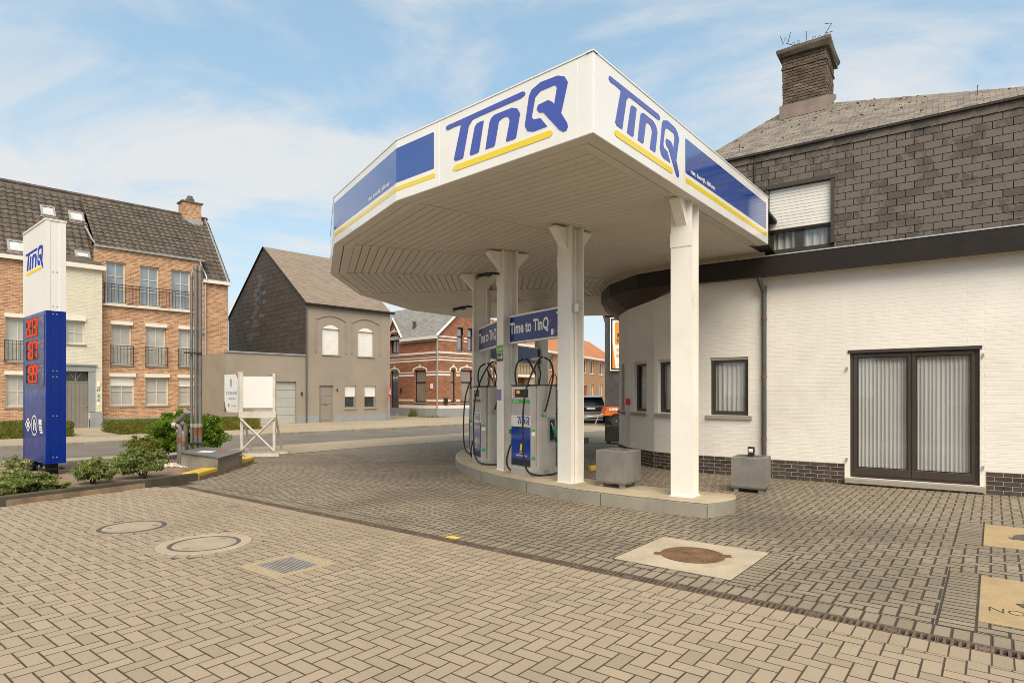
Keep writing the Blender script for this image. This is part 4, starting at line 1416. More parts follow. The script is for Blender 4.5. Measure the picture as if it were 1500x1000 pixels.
# ------------------------------------------------------------------ station building
SO = (5.669, 11.339)
SA = math.atan2(-.578, .816)
SM = T(SO[0], SO[1], 0) @ RZ(SA)
station = thing('station_building', 'white painted brick station building with dark slate upper storey and rounded bay', 'building', SM)
BAY = [(-2.58, 0), (-3.30, .25), (-4.26, .98), (-4.87, 1.77), (-5.45, 3.08), (-5.47, 4.66), (-4.81, 5.98), (-3.2, 6.9)]
XR = 6.5
ZG = 3.90                                  # top of the white wall
holes = [(-2.01, -1.26, 1.19, 2.35), (.50, 2.36, .12, 2.38)]
wallm = MB()
wall_faces(wallm, -2.58, XR, -.05, ZG, holes, .16)
facet_holes = {0: [(.10, .62, 1.2, 2.36)], 1: [(.28, .86, 1.2, 2.36)], 2: [(.30, .62, 1.2, 2.36)], 3: [(.5, 1.0, 1.2, 2.36)]}
FACETS = []
for i in range(len(BAY) - 1):
    p, q = BAY[i + 1], BAY[i]              # left to right from outside
    L = math.hypot(q[0] - p[0], q[1] - p[1])
    F = frame2(p, q)
    FACETS.append((F, L))
    wall_faces(wallm, 0, L, -.05, ZG, facet_holes.get(i, []), .16, F)
wallm.quad((-3.2, 6.9, -.05), (XR, 6.9, -.05), (XR, 6.9, ZG), (-3.2, 6.9, ZG))
wallm.quad((XR, 0, -.05), (XR, 6.9, -.05), (XR, 6.9, ZG), (XR, 0, ZG))
wall = wallm.obj('wall', 'painted_brick', station)
MB().prism([(XR, 0), (XR, 6.9)] + BAY[::-1], ZG, ZG + .06).obj('flat_roof', 'joint_dark', station)
# painted bricks, proud of their joints
PL = .36                                   # height of the dark plinth
items = []
for pl in brick_rows(-2.58, 4.6, PL, ZG - .005, .222, .0725, .011, [(h[0] - .005, h[1] + .005, h[2] - .09 if h[2] < .2 else h[2] - .01, h[3] + .01) for h in holes]):
    items.append(block(pl, .006, .002, FW, .0018 + RND.uniform(-.0004, .0004)))
for i in range(4):
    F, L = FACETS[i]
    for pl in brick_rows(0, L, PL, ZG - .005, .222, .0725, .011, facet_holes.get(i, []), .05 * i):
        items.append(block(pl, .006, .002, F @ FW, .0020 + RND.uniform(-.0004, .0004)))
scatter(wall, 'brick', items, 'painted_brick', 300)
# dark brick plinth
pm = MB()
pm.box(-2.58, .42, -.008, 0, -.05, PL)
MB().box(2.44, XR, -.008, 0, -.05, PL).obj('plinth', 'plinth_mortar', station)
for i in range(4):
    F, L = FACETS[i]
    pm.box(-.003, L + .003, -.008, 0, -.05, PL, F)
plinth = pm.obj('plinth', 'plinth_mortar', station)
items = []
for a, b in ((-2.58, .42), (2.44, 4.8)):
    for pl in brick_rows(a, b, 0.0, PL, .222, .0725, .012):
        items.append(block(pl, .012, .003, T(0, -.008, 0) @ FW, .006 + RND.uniform(0, .002), .004))
for i in range(4):
    F, L = FACETS[i]
    for pl in brick_rows(0, L, 0.0, PL, .222, .0725, .012, (), .07):
        items.append(block(pl, .012, .003, F @ T(0, -.008, 0) @ FW, .006, .004))
scatter(plinth, 'plinth_brick', items, 'plinth_brick', 300)

def curtain(parent, x0, x1, z0, z1, y, F=I4, amp=.025, wl_=.085, seed=1, hem=.07):
    r = random.Random(seed)
    n = int((x1 - x0) / .008)
    ph = [0.0]
    for i in range(n):
        ph.append(ph[-1] + 2 * PI * .008 / wl_ * r.uniform(.55, 1.5))
    vs, fs = [], []
    for i in range(n + 1):
        x = x0 + (x1 - x0) * i / n
        s = math.sin(ph[i])
        s = math.copysign(abs(s) ** .7, s)
        for j in range(5):
            zz_ = z0 + (z1 - z0) * j / 4
            k = 1.0 if j else 1.15
            vs.append((x, y + amp * s * (k - .25 * j / 4) + .01 * math.sin(x * 9 + j), zz_ + (.008 * math.sin(ph[i] * .5) if j == 0 else 0)))
    for i in range(n):
        for j in range(4):
            fs.append((i * 5 + j, (i + 1) * 5 + j, (i + 1) * 5 + j + 1, i * 5 + j + 1))
    o = MB(F).add(vs, fs).obj('curtain', 'curtain', parent, smooth=True)
    if hem:
        MB(F).add([(v[0], v[1] - .003, v[2]) if k % 5 == 0 else (v[0], v[1] - .003, z0 + hem) for k, v in enumerate(vs) if k % 5 < 2],
                  [(i * 2, i * 2 + 2, i * 2 + 3, i * 2 + 1) for i in range(n)]).obj('curtain_hem', 'curtain', parent, smooth=True)
    return o

def simple_window(parent, F, x0, x1, z0, z1, seed, box=True, sill=True):
    y = .085
    fw = .055
    mb = MB(F)
    mb.box(x0, x1, y, y + .06, z0, z0 + fw); mb.box(x0, x1, y, y + .06, z1 - fw - (.05 if box else 0), z1 - (.05 if box else 0))
    mb.box(x0, x0 + fw, y, y + .06, z0 + fw, z1 - fw - (.05 if box else 0)); mb.box(x1 - fw, x1, y, y + .06, z0 + fw, z1 - fw - (.05 if box else 0))
    mb.box(x0 + fw, x0 + fw + .03, y - .012, y + .05, z0 + fw, z1 - fw - .05); mb.box(x1 - fw - .03, x1 - fw, y - .012, y + .05, z0 + fw, z1 - fw - .05)
    mb.box(x0 + fw + .03, x1 - fw - .03, y - .012, y + .05, z0 + fw, z0 + fw + .03)
    w = mb.obj('window', 'frame_brown', parent)
    if box:
        MB(F).box(x0 + .004, x1 - .004, y - .02, y + .06, z1 - .05, z1 - .003).obj('shutter_rail', 'shutter_white', w)
    MB(F).quad((x0 + fw, y + .03, z0 + fw), (x1 - fw, y + .03, z0 + fw), (x1 - fw, y + .03, z1 - fw - .05), (x0 + fw, y + .03, z1 - fw - .05)).obj('pane', 'glass', w)
    curtain(w, x0 + .06, x1 - .06, z0 + .06, z1 - .06, y + .085, F, .02, .10, seed, 0)
    MB(F).box(x0 - .1, x1 + .1, y + .5, y + .52, z0 - .2, z1 + .2).obj('room_back', 'interior', w)
    if sill:
        MB(F).bbox(x0 - .075, x1 + .075, -.055, .10, z0 - .075, z0 - .002, .006).obj('window_sill', 'stone_sill', w)
    return w
simple_window(station, I4, -2.01, -1.26, 1.19, 2.35, 3)
for i in range(4):
    for h in facet_holes[i]:
        simple_window(station, FACETS[i][0], *h, 10 + i)

# french doors
x0, x1, z0, z1 = .50, 2.36, .12, 2.38
mb = MB()
y = .06
fr = .05
mb.box(x0, x1, y, y + .08, z1 - fr, z1); mb.box(x0, x1, y, y + .08, z0, z0 + fr)
mb.box(x0, x0 + fr, y, y + .08, z0 + fr, z1 - fr); mb.box(x1 - fr, x1, y, y + .08, z0 + fr, z1 - fr)
door = mb.obj('french_door', 'frame_brown', station)
MB().box(x0 - .03, x1 + .03, -.02, .02, z1 - .035, z1 + .02).obj('lintel_trim', 'frame_brown', door)
mid = (x0 + x1) / 2
for a, b in ((x0 + fr + .003, mid - .003), (mid + .003, x1 - fr - .003)):
    s = .058
    mb = MB()
    zz0, zz1 = z0 + fr + .004, z1 - fr - .004
    mb.bbox(a, b, y - .025, y + .05, zz0, zz0 + s + .07, .006); mb.bbox(a, b, y - .025, y + .05, zz1 - s, zz1, .006)
    mb.bbox(a, a + s, y - .025, y + .05, zz0 + s + .071, zz1 - s - .001, .006); mb.bbox(b - s, b, y - .025, y + .05, zz0 + s + .071, zz1 - s - .001, .006)
    leafo = mb.obj('door_leaf', 'frame_brown', door)
    mb = MB()
    for c, d, e, f in ((a + s, b - s, zz0 + s + .07, zz0 + s + .084), (a + s, b - s, zz1 - s - .014, zz1 - s), (a + s, a + s + .012, zz0 + s + .07, zz1 - s), (b - s - .012, b - s, zz0 + s + .07, zz1 - s)):
        mb.box(c + .0005, d - .0005, y - .012, y - .002, e, f)
    mb.obj('glazing_bead', 'gutter_brown', leafo)
    MB().quad((a + s, y + .012, zz0 + s + .07), (b - s, y + .012, zz0 + s + .07), (b - s, y + .012, zz1 - s), (a + s, y + .012, zz1 - s)).obj('pane', 'glass', leafo)
    curtain(leafo, a + s - .02, b - s + .02, zz0 + s + .015, zz1 - s + .02, y + .075, I4, .020, .060, int(a * 100), .13)
MB().box(x0 - .2, x1 + .2, .9, .92, 0, 2.7).obj('room_back', 'interior', door)
MB().bbox(x0 - .07, x1 + .07, -.14, .06, .035, .115, .008).obj('door_sill', 'stone_sill', door)
for zz_, xs in ((2.05, -1), (2.22, 1), (.42, -1), (.40, 1)):
    xx = x0 - .045 if xs < 0 else x1 + .045
    hk = MB().box(xx - .012, xx + .012, -.03, -.006, zz_, zz_ + .05)
    hk.box(xx - .02, xx + .005, -.045, -.03, zz_ - .01, zz_ + .02)
    hk.obj('shutter_hook', 'galvanised', station)

# dark eaves fascia with zinc edge, wider round the bay
OUT = [(XR, -.30), (-2.64, -.30), (-3.55, -.12), (-4.61, .70), (-5.28, 1.59), (-5.9, 3.05), (-5.9, 4.79), (-5.15, 6.3), (-3.4, 7.3)]
INN = [(XR, 0.0), (-2.58, 0.0)] + BAY[1:]
zb = [3.84] * 2 + [3.90, 3.92, 3.93, 3.93, 3.93, 3.93, 3.93]
zi = [3.87] * 2 + [3.68, 3.62, 3.60, 3.60, 3.60, 3.60, 3.60]
ZE = 4.20
mb, mu, mz, mt = MB(), MB(), MB(), MB()
for i in range(len(OUT) - 1):
    a, b, c, d = OUT[i], OUT[i + 1], INN[i + 1], INN[i]
    mb.quad((*b, zb[i + 1]), (*a, zb[i]), (*a, ZE), (*b, ZE))
    mu.quad((*a, zb[i]), (*b, zb[i + 1]), (*c, zi[i + 1] if i > 0 else zi[i + 1]), (*d, zi[i]))
    L = math.hypot(a[0] - b[0], a[1] - b[1])
    mz.box(-.005, L + .005, -.012, .03, ZE + .0005, ZE + .022, frame2(b, a))
    mt.quad((*a, ZE - .002), (*d, ZE - .002), (*c, ZE - .002), (*b, ZE - .002))
eave = mb.obj('eaves_fascia', 'gutter_brown', station)
mu.obj('eaves_soffit', 'gutter_soffit', eave)
mz.obj('zinc_edge', 'zinc_edge', eave)
mt.obj('gutter_bed', 'joint_dark', eave)
mb = MB()
for i in range(1, 7):
    L = math.hypot(OUT[i][0] - OUT[i + 1][0], OUT[i][1] - OUT[i + 1][1])
    mb.box(0, L, .04, .06, ZE + .02, ZE + .115, frame2(OUT[i + 1], OUT[i]))
mb.obj('upstand', 'strip_beige', station)
mb = MB()
mb.box(-2.6, -.9, -.22, -.2, ZE + .02, ZE + .115)
mb.obj('upstand', 'strip_beige', station)
# slats under the bay eaves
for i in range(2, 5):
    for k in range(1, 5):
        u = k / 5
        P = [tuple(OUT[j][e] * (1 - u) + INN[j][e] * u for e in (0, 1)) for j in (i, i + 1)]
        zz0 = [zb[j] * (1 - u) + zi[j] * u - .004 for j in (i, i + 1)]
        MB().tube([(*P[0], zz0[0]), (*P[1], zz0[1])], .006, 5).obj('soffit_batten', 'gutter_brown', eave)
# downpipe
xp = -.97
MB().tube(smooth_path([(xp - .02, -.24, 3.86), (xp - .02, -.235, 3.78), (xp, -.15, 3.66), (xp + .02, -.075, 3.56), (xp + .02, -.07, 3.45), (xp + .02, -.07, .36), (xp + .02, -.07, .02)], 4), .046, 14).obj('downpipe', 'zinc_pipe', station, smooth=True)
for zz_ in (3.05, 1.95, .75):
    MB().lathe([(.047, -.02), (.053, -.02), (.053, .02), (.047, .02)], 16, T(xp + .02, -.07, zz_)).obj('pipe_clip', 'pipe_rust', station)

# upper storey clad in slate
SB = .25                                    # set back from the wall below
UX0, UX1, UZ0, UZ1 = -2.54, 3.57, 4.12, 6.36
wh = (-.93, .16, 4.42, 5.62)
um = MB()
wall_faces(um, UX0, UX1, UZ0, UZ1, [wh], .14, T(0, SB, 0))
um.quad((UX0, SB + 5.8, UZ0), (UX0, SB, UZ0), (UX0, SB, UZ1), (UX0, SB + 5.8, UZ1))
um.quad((UX1, SB, UZ0), (UX1, SB + 5.8, UZ0), (UX1, SB + 5.8, UZ1), (UX1, SB, UZ1))
um.quad((UX0, SB + 5.8, UZ0), (UX1, SB + 5.8, UZ0), (UX1, SB + 5.8, UZ1), (UX0, SB + 5.8, UZ1))
upper = um.obj('upper_wall', 'slate_gap', station)
items = []
SW, SH = .267, .127
for pl in brick_rows(UX0, UX1, UZ0 + .05, UZ1 - .13, SW, SH, .009, [(wh[0] - .05, wh[1] + .05, wh[2] - .2, wh[3] + .04)]):
    v, f, M = block(pl, .010, .002, T(0, SB, 0) @ FW, .012)
    items.append((v, f, M @ Matrix.Rotation(rad(3.2), 4, 'X') @ Matrix.Rotation(RND.uniform(-.006, .006), 4, 'Z') @ T(0, 0, RND.uniform(0, .004))))
scatter(upper, 'wall_slate', items, 'wall_slate', 300, edge='slate_gap')
# top course: overlapping slates with one rounded lower corner
items = []
xx = UX0
while xx < UX1:
    L = .36
    pts = [(0, .17), (0, .05)] + [(.0 + .30 - .0 + .07 * math.sin(a), .05 - .05 * 0 - .045 * (1 - math.cos(a)) * 0) for a in ()]
    r = .085
    pts = [(0, .17), (0, 0)] + [(L - r + r * math.sin(rad(a)), r - r * math.cos(rad(a))) for a in (0, 22, 45, 68, 90)] + [(L, .17)]
    vv = [(a, b, .02) for a, b in pts] + [(a, b, .0) for a, b in pts]
    n = len(pts)
    ff = [tuple(range(n))] + [(i, n + i, n + (i + 1) % n, (i + 1) % n) for i in range(n)]
    items.append((vv, ff, T(0, SB, 0) @ FW @ T(xx, UZ1 - .16, .014) @ Matrix.Rotation(rad(-2), 4, 'Y')))
    xx += .30
scatter(upper, 'verge_slate', items, 'wall_slate', 60, edge='slate_gap')
# the window with its half lowered roller shutter
x0, x1, z0, z1 = wh
F = T(0, SB, 0)
mb = MB(F)
mb.box(x0 - .07, x1 + .07, -.07, .0, z1 - .005, z1 + .07); mb.box(x0 - .06, x0 - .002, -.055, .0, z0, z1 - .006); mb.box(x1 + .002, x1 + .06, -.055, 0, z0, z1 - .006)
w = mb.obj('window', 'frame_brown', station)
mb = MB(F)
zs = 4.82
mb.box(x0, x0 + .07, .07, .12, z0, zs); mb.box(x1 - .07, x1, .07, .12, z0, zs); mb.box((x0 + x1) / 2 - .06, (x0 + x1) / 2 + .06, .07, .12, z0, zs); mb.box(x0, x1, .07, .12, z0 - .05, z0 + .02)
mb.obj('sash', 'frame_brown', w)
MB(F).quad((x0, .10, z0), (x1, .10, z0), (x1, .10, zs + .1), (x0, .10, zs + .1)).obj('pane', 'glass', w)
curtain(w, x0 + .05, x1 - .05, z0 - .05, zs + .1, .165, F, .03, .13, 77, 0)
MB(F).box(x0 - .1, x1 + .1, .6, .62, z0 - .2, z1 + .1).obj('room_back', 'interior', w)
MB(F).box(x0 + .004, x1 - .004, .02, .05, zs - .05, zs).obj('shutter_end_bar', 'gutter_brown', w)
its = []
n = 13
hs_ = (z1 - .01 - zs) / n
sl = MB().add([(x0 + .004, 0, 0), (x1 - .004, 0, 0), (x1 - .004, -.006, hs_ * .15), (x0 + .004, -.006, hs_ * .15), (x1 - .004, -.006, hs_ * .92), (x0 + .004, -.006, hs_ * .92), (x1 - .004, .0, hs_ * .97), (x0 + .004, 0, hs_ * .97)],
              [(0, 1, 2, 3), (3, 2, 4, 5), (5, 4, 6, 7)])
for i in range(n):
    its.append((sl.v, sl.f, T(0, SB + .03, zs + i * hs_)))
scatter(w, 'shutter_slat', its, 'shutter_white', 40)
MB(F).tube([(-1.20, -.03, 4.2), (-1.20, -.03, UZ1 - .02)], .018, 8).obj('vent_pipe', 'gutter_brown', station)

# hipped roof: front face of slates
AP = (-1.04, SB + 2.9, 8.39)
e0, e1, e2, e3 = (UX0 - .03, SB - .09, UZ1), (UX1 + .03, SB - .09, UZ1), (UX1 + .03, SB + 5.9, UZ1), (UX0 - .03, SB + 5.9, UZ1)
rm = MB()
rm.add([e0, e1, e2, e3, AP], [(0, 1, 4), (1, 2, 4), (2, 3, 4), (3, 0, 4), (3, 2, 1, 0)])
roof = rm.obj('roof', 'slate_gap', station)
mb = MB()
mb.box(UX0 - .05, UX1 + .05, SB - .10, SB - .02, UZ1 - .03, UZ1 + .012)
mb.obj('roof_edge', 'joint_dark', roof)
def roof_face(p, q, apex, limit):
    """slates over the triangle p-q-apex"""
    P, Q, A = Vector(p), Vector(q), Vector(apex)
    ux = (Q - P).normalized()
    nn = (Q - P).cross(A - P).normalized()
    uy = nn.cross(ux)
    F = Matrix(((ux.x, uy.x, nn.x, P.x), (ux.y, uy.y, nn.y, P.y), (ux.z, uy.z, nn.z, P.z), (0, 0, 0, 1)))
    L = (Q - P).length
    a = ((A - P).dot(ux), (A - P).dot(uy))
    its = []
    sw, sh = .175, .092
    for r in range(int(a[1] / sh) + 1):
        y0_, y1_ = r * sh - .01, (r + 1) * sh + .008
        xl_, xr_ = a[0] * max(0, y0_) / a[1], L + (a[0] - L) * max(0, y0_) / a[1]
        x = -(sw / 2 if r % 2 else 0)
        while x < L:
            pl = rect(x + .003, x + sw - .003, y0_, y1_)
            pl = clip_poly(clip_poly(pl, -a[1], a[0], 0), a[1], L - a[0], L * a[1])
            if len(pl) > 2 and area(pl) > .002:
                v, f, M = block(pl, .008, .0015, F, .014 + RND.uniform(0, .006))
                its.append((v, f, M @ Matrix.Rotation(rad(5 + RND.uniform(-1.5, 1.5)), 4, 'X')))
            x += sw
    return its
scatter(roof, 'roof_slate', roof_face(e0, e1, AP, 300), 'roof_slate', 300, edge='slate_gap')
scatter(roof, 'roof_slate', roof_face(e3, e0, AP, 0), 'roof_slate', 0, cull=False)
scatter(roof, 'roof_slate', roof_face(e1, e2, AP, 0), 'roof_slate', 0, cull=False)
for s_, d_ in ((-1.55, .32), (2.35, .55)):
    b_ = (s_, SB - .09 + d_, UZ1 + d_ * .70)
    MB().tube([b_, (b_[0], b_[1] - .02, b_[2] + .16), (b_[0] + .02, b_[1] - .05, b_[2] + .14)], .006, 5).obj('roof_hook', 'rust_rod', roof)
# moss cushions on the roof
mm = MB()
r_ = random.Random(5)
for i in range(150):
    v_ = r_.random() ** .6
    u_ = r_.random()
    A_, B_ = Vector(e0).lerp(Vector(AP), v_), Vector(e1).lerp(Vector(AP), v_)
    p_ = A_.lerp(B_, u_)
    s_ = r_.uniform(.010, .026)
    mm.lathe([(s_ * 1.2, 0), (s_, s_ * .5), (s_ * .4, s_ * .8)], 6, T(p_.x, p_.y - .012, p_.z + .012))
mm.obj('moss', 'moss', roof, kind='stuff')

# chimney
ch = MB()
CX0, CX1, CY0, CY1 = -1.08, -.20, SB + 1.92, SB + 3.0
cz0, cz1 = 7.4, 9.10
ch.box(CX0 + .02, CX1 - .02, CY0 + .02, CY1 - .02, cz0, cz1)
chim = ch.obj('chimney', 'chimney_mortar', station)
def flare(z):
    t_ = max(0, (z - 8.8) / .36)
    return .015 * t_ * t_ + (.018 if 8.80 < z < 8.88 else 0)
its = []
hh = .062
for r in range(int((cz1 - cz0) / hh)):
    z = cz0 + r * hh
    e = flare(z)
    for (a, b, fixed, axis) in ((CX0 - e, CX1 + e, CY0 - e, 'f'), (CY0 - e, CY1 + e, CX1 + e, 'r'), (CY0 - e, CY1 + e, CX0 - e, 'l')):
        Fm = {'f': T(0, fixed, z) @ FW, 'r': T(fixed, 0, z) @ RZ(PI / 2) @ FW, 'l': T(fixed, 0, z) @ RZ(-PI / 2) @ FW}[axis]
        for pl in brick_rows(a, b, 0, hh, .21, hh, .012, (), .105 * (r % 2)):
            if axis == 'l':
                pl = [(-p_[0], p_[1]) for p_ in pl][::-1]
            v, f, M = block(pl, .05, .005, Fm, RND.uniform(-.006, .008), .03)
            its.append((v, f, M))
scatter(chim, 'chimney_brick', its, 'chimney_brick', 250)
mb = MB()
capp = [(CX0 - .10, CY0 - .13), (CX1 + .10, CY0 - .13), (CX1 + .10, CY1 + .12), (CX0 - .10, CY1 + .12)]
vs = []
for z_, s_ in ((cz1, .93), (cz1 + .05, .97), (cz1 + .09, 1.02), (cz1 + .15, 1.02), (cz1 + .16, .99)):
    for (x, y_) in [capp[0], ((capp[0][0] + capp[1][0]) / 2, capp[0][1]), capp[1], (capp[1][0], (capp[1][1] + capp[2][1]) / 2), capp[2], ((capp[2][0] + capp[3][0]) / 2, capp[2][1]), capp[3], (capp[3][0], (capp[0][1] + capp[3][1]) / 2)]:
        cxm, cym = (CX0 + CX1) / 2, (CY0 + CY1) / 2
        vs.append((cxm + (x - cxm) * s_ + RND.uniform(-.015, .015), cym + (y_ - cym) * s_ + RND.uniform(-.015, .015), z_ + RND.uniform(-.012, .012)))
fs = [tuple(range(7, -1, -1)), tuple(range(32, 40))]
for r in range(4):
    for i in range(8):
        j = (i + 1) % 8
        fs.append((r * 8 + i, r * 8 + j, r * 8 + 8 + j, r * 8 + 8 + i))
mb.add(vs, fs).obj('chimney_cap', 'cap_concrete', chim)
mb = MB()
mb.box(CX0 - .05, CX1 + .05, CY0 - .06, CY0 - .045, 7.72, 8.02)
mb.prism([(CY0 - .05, 7.72), (CY1 + .05, 8.40), (CY1 + .05, 8.50), (CY0 - .05, 8.02)], CX1 + .04, CX1 + .05, Matrix(((0, 0, 1, 0), (1, 0, 0, 0), (0, 1, 0, 0), (0, 0, 0, 1))))
mb.prism([(CY0 - .05, 7.72), (CY1 + .05, 8.40), (CY1 + .05, 8.50), (CY0 - .05, 8.02)], CX0 - .05, CX0 - .04, Matrix(((0, 0, 1, 0), (1, 0, 0, 0), (0, 1, 0, 0), (0, 0, 0, 1))))
mb.obj('flashing', 'lead', chim)
# compass letters on the chimney
cmp_ = thing('compass_rods', 'rusty iron compass letters standing on the chimney cap', 'weathervane', SM @ T((CX0 + CX1) / 2 + .05, CY0 + .0, cz1 + .15))
MB().cyl((0, 0, 0), (0, 0, .30), .008, 6).obj('rod', 'rust_rod', cmp_)
for a_, lt in ((rad(172), 'W'), (rad(20), 'Z')):
    dx, dy = math.cos(a_), math.sin(a_)
    MB().tube([(0, 0, .06), (dx * .28, dy * .28, .10), (dx * .42, dy * .42, .20)], .008, 6).obj('arm', 'rust_rod', cmp_)
    for c in (.16, .27):
        pts = [(dx * (c + .035 * math.cos(q * .9)), dy * (c + .035 * math.cos(q * .9)), .13 + .035 * math.sin(q * .9)) for q in range(7)]
        MB().tube(pts, .005, 5).obj('scroll', 'rust_rod', cmp_)
    strokes = {'W': [(-.09, .17), (-.045, 0), (0, .12), (.045, 0), (.09, .19)], 'Z': [(-.06, .19), (.06, .16), (-.05, .01), (.07, 0)], 'O': [(.05 * math.cos(i), .08 + .07 * math.sin(i)) for i in range(8)], 'N': [(-.05, 0), (-.05, .15), (.05, 0), (.05, .15)]}[lt]
    MB().tube([(dx * .44 + s_[0] * 1.15, dy * .44, .20 + s_[1] * 1.15) for s_ in strokes], .008, 6).obj('letter', 'rust_rod', cmp_)

# small things at the building
F, L = FACETS[1]
t = thing('alarm_box', 'small red box on the pipe beside the bay window', 'box', SM @ F @ T(.06, -.045, 1.36))
MB().bbox(-.035, .045, -.035, .035, 0, .15, .006).obj('case', 'sign_red', t)
MB().cyl((-.0, .02, 0), (-.0, .02, -1.1), .012, 8).obj('pipe', 'zinc_light', t)
# ------------------------------------------------------------------ planters
def planter(label, x, y, rot, w, h, lip=True, mat='planter_concrete'):
    t = thing('planter', label, 'planter', T(x, y, 0 if h[0] == 0 else h[0]) @ RZ(rad(rot)), 'square concrete planters')
    hz = h[1]
    mb = MB()
    t0, t1 = w / 2, w / 2 - .05
    z0 = .07
    # outer shell, rim and inside
    vs = []
    b = .012
    for (r, z) in ((t0 - .012, z0), (t0, z0 + .03), (t0, hz - b), (t0 - b, hz), (t1, hz), (t1, hz - .07)):
        vs += [(-r, -r, z), (r, -r, z), (r, r, z), (-r, r, z)]
    fs = [(3, 2, 1, 0), (20, 21, 22, 23)]
    for k in range(5):
        for i in range(4):
            j = (i + 1) % 4
            fs.append((k * 4 + i, k * 4 + j, k * 4 + 4 + j, k * 4 + 4 + i))
    mb.add(vs, fs).obj('tub', mat, t)
    MB().box(-t1 + .002, t1 - .002, -t1 + .002, t1 - .002, hz - .12, hz - .055).obj('soil', 'earth', t)
    for sx in (-1, 1):
        for sy in (-1, 1):
            cx_, cy_ = sx * (t0 - .07), sy * (t0 - .07)
            MB().box(cx_ - .035, cx_ + .035, cy_ - .035, cy_ + .035, 0, z0).obj('foot', mat, t)
    # a few weeds
    r = random.Random(int(x * 100))
    mb = MB()
    for i in range(40):
        a, q = r.uniform(0, 6.28), r.uniform(0, .1)
        px, py = .05 + q * math.cos(a), .05 + q * math.sin(a)
        mb.add([(px, py, hz - .055), (px + .01, py, hz - .055), (px + r.uniform(-.05, .05), py + r.uniform(-.05, .05), hz - .055 + r.uniform(.02, .07))], [(0, 1, 2)])
    mb.obj('weeds', 'leaf_grass', t, kind='stuff')
    return t
planter('grey concrete planter on the pump island beside the nearest column', 1.655, 9.56, -42, .50, (ZI, .57))
planter('grey concrete planter on the paving against the white wall', 3.985, 10.24, -33, .52, (0, .58))
planter('dark concrete planter in the distance behind the bay', 3.42, 20.4, -20, .56, (0, .58))
t = thing('spotlight', 'small black spotlight standing on the planter by the white wall', 'lamp', T(4.05, 10.40, .58) @ RZ(rad(-35)))
MB().bbox(-.05, .05, -.03, .03, .0, .03, .005).obj('foot', 'lamp_black', t)
MB().bbox(-.055, .055, -.03, .03, .035, .14, .01).obj('head', 'lamp_black', t)
MB().box(-.035, .035, -.034, -.0305, .055, .11).obj('lens', 'sign_white', t)
t = thing('floor_block', 'low concrete block on the paving behind the far pumps', 'block', T(2.1, 20.6, 0))
MB().bbox(0, .32, 0, .5, 0, .2, .01).obj('block', 'kerb_concrete', t)
t = thing('yellow_stop', 'yellow wheel stop half hidden behind the near planter', 'kerb', T(1.85, 13.2, 0) @ RZ(.6))
MB().bbox(-.25, .25, -.06, .06, 0, .09, .02).obj('block', 'kerb_yellow', t)

# ------------------------------------------------------------------ price pylon
PYA = math.atan2(-.65, .76)
py = thing('price_pylon', 'tall white over blue price pylon with red digits in the flower bed', 'sign', T(-10.04, 12.62, .09) @ RZ(PYA))
PW, PD = 1.722, .32
dz = -.09
zb_, zm, zt = .30 + dz, 3.18 + dz, 4.88 + dz
def pyl_body(z0, z1, mat, name):
    mb = MB()
    mb.box(.03, PW - .03, .006, PD - .006, z0, z1)
    o = mb.obj(name, mat, py)
    for x in (.0, PW - .03):
        mb = MB()
        mb.box(x, x + .03, 0, .07, z0, z1); mb.box(x, x + .03, PD - .10, PD, z0, z1)
        mb.box(x + .008 if x == 0 else x, x + .03 if x == 0 else x + .022, .07, PD - .10, z0, z1)
        mb.obj('edge_profile', mat, o)
    return o
wh_ = pyl_body(zm + .003, zt, 'pylon_white', 'white_section')
bl_ = pyl_body(zb_, zm, 'pylon_blue', 'blue_section')
MB().box(-.01, PW + .01, -.01, PD + .01, zt, zt + .03).obj('cap', 'pylon_white', py)
F = T(0, .006, 0) @ FW
logo(wh_, .18, 1.53, 4.00 + dz, 4.46 + dz, F, .004, 'print_blue', 'print_yellow')
MB(F).prism([(.10, 1.78 + dz), (.14, 1.74 + dz), (PW - .16, 1.74 + dz), (PW - .10, 1.80 + dz), (PW - .10, 3.12 + dz), (.10, 3.12 + dz)], .0005, .006).obj('price_panel', 'price_screen', bl_)
SEG = dict(a=((.12, .88), (1.88, 1.0)), )
def digit(ch_, x0, z0, w, h):
    on = {'0': 'abcdef', '1': 'bc', '2': 'abged', '3': 'abgcd', '7': 'abc', '8': 'abcdefg', '9': 'abcdfg'}[ch_]
    th = w * .165
    S = dict(a=rect(x0 + th * .6, x0 + w - th * .6, z0 + h - th, z0 + h), d=rect(x0 + th * .6, x0 + w - th * .6, z0, z0 + th), g=rect(x0 + th * .6, x0 + w - th * .6, z0 + h / 2 - th / 2, z0 + h / 2 + th / 2),
             b=rect(x0 + w - th, x0 + w, z0 + h / 2 + th * .3, z0 + h - th * .3), c=rect(x0 + w - th, x0 + w, z0 + th * .3, z0 + h / 2 - th * .3), f=rect(x0, x0 + th, z0 + h / 2 + th * .3, z0 + h - th * .3), e=rect(x0, x0 + th, z0 + th * .3, z0 + h / 2 - th * .3))
    lit, off = MB(F), MB(F)
    for k_, pl in S.items():
        (lit if k_ in on else off).prism(pl, .0085 if k_ in on else .0075, .011 if k_ in on else .0085)
    lit.obj('digit', 'led_red', bl_)
    if off.v:
        off.obj('unlit_segments', 'led_off', bl_)
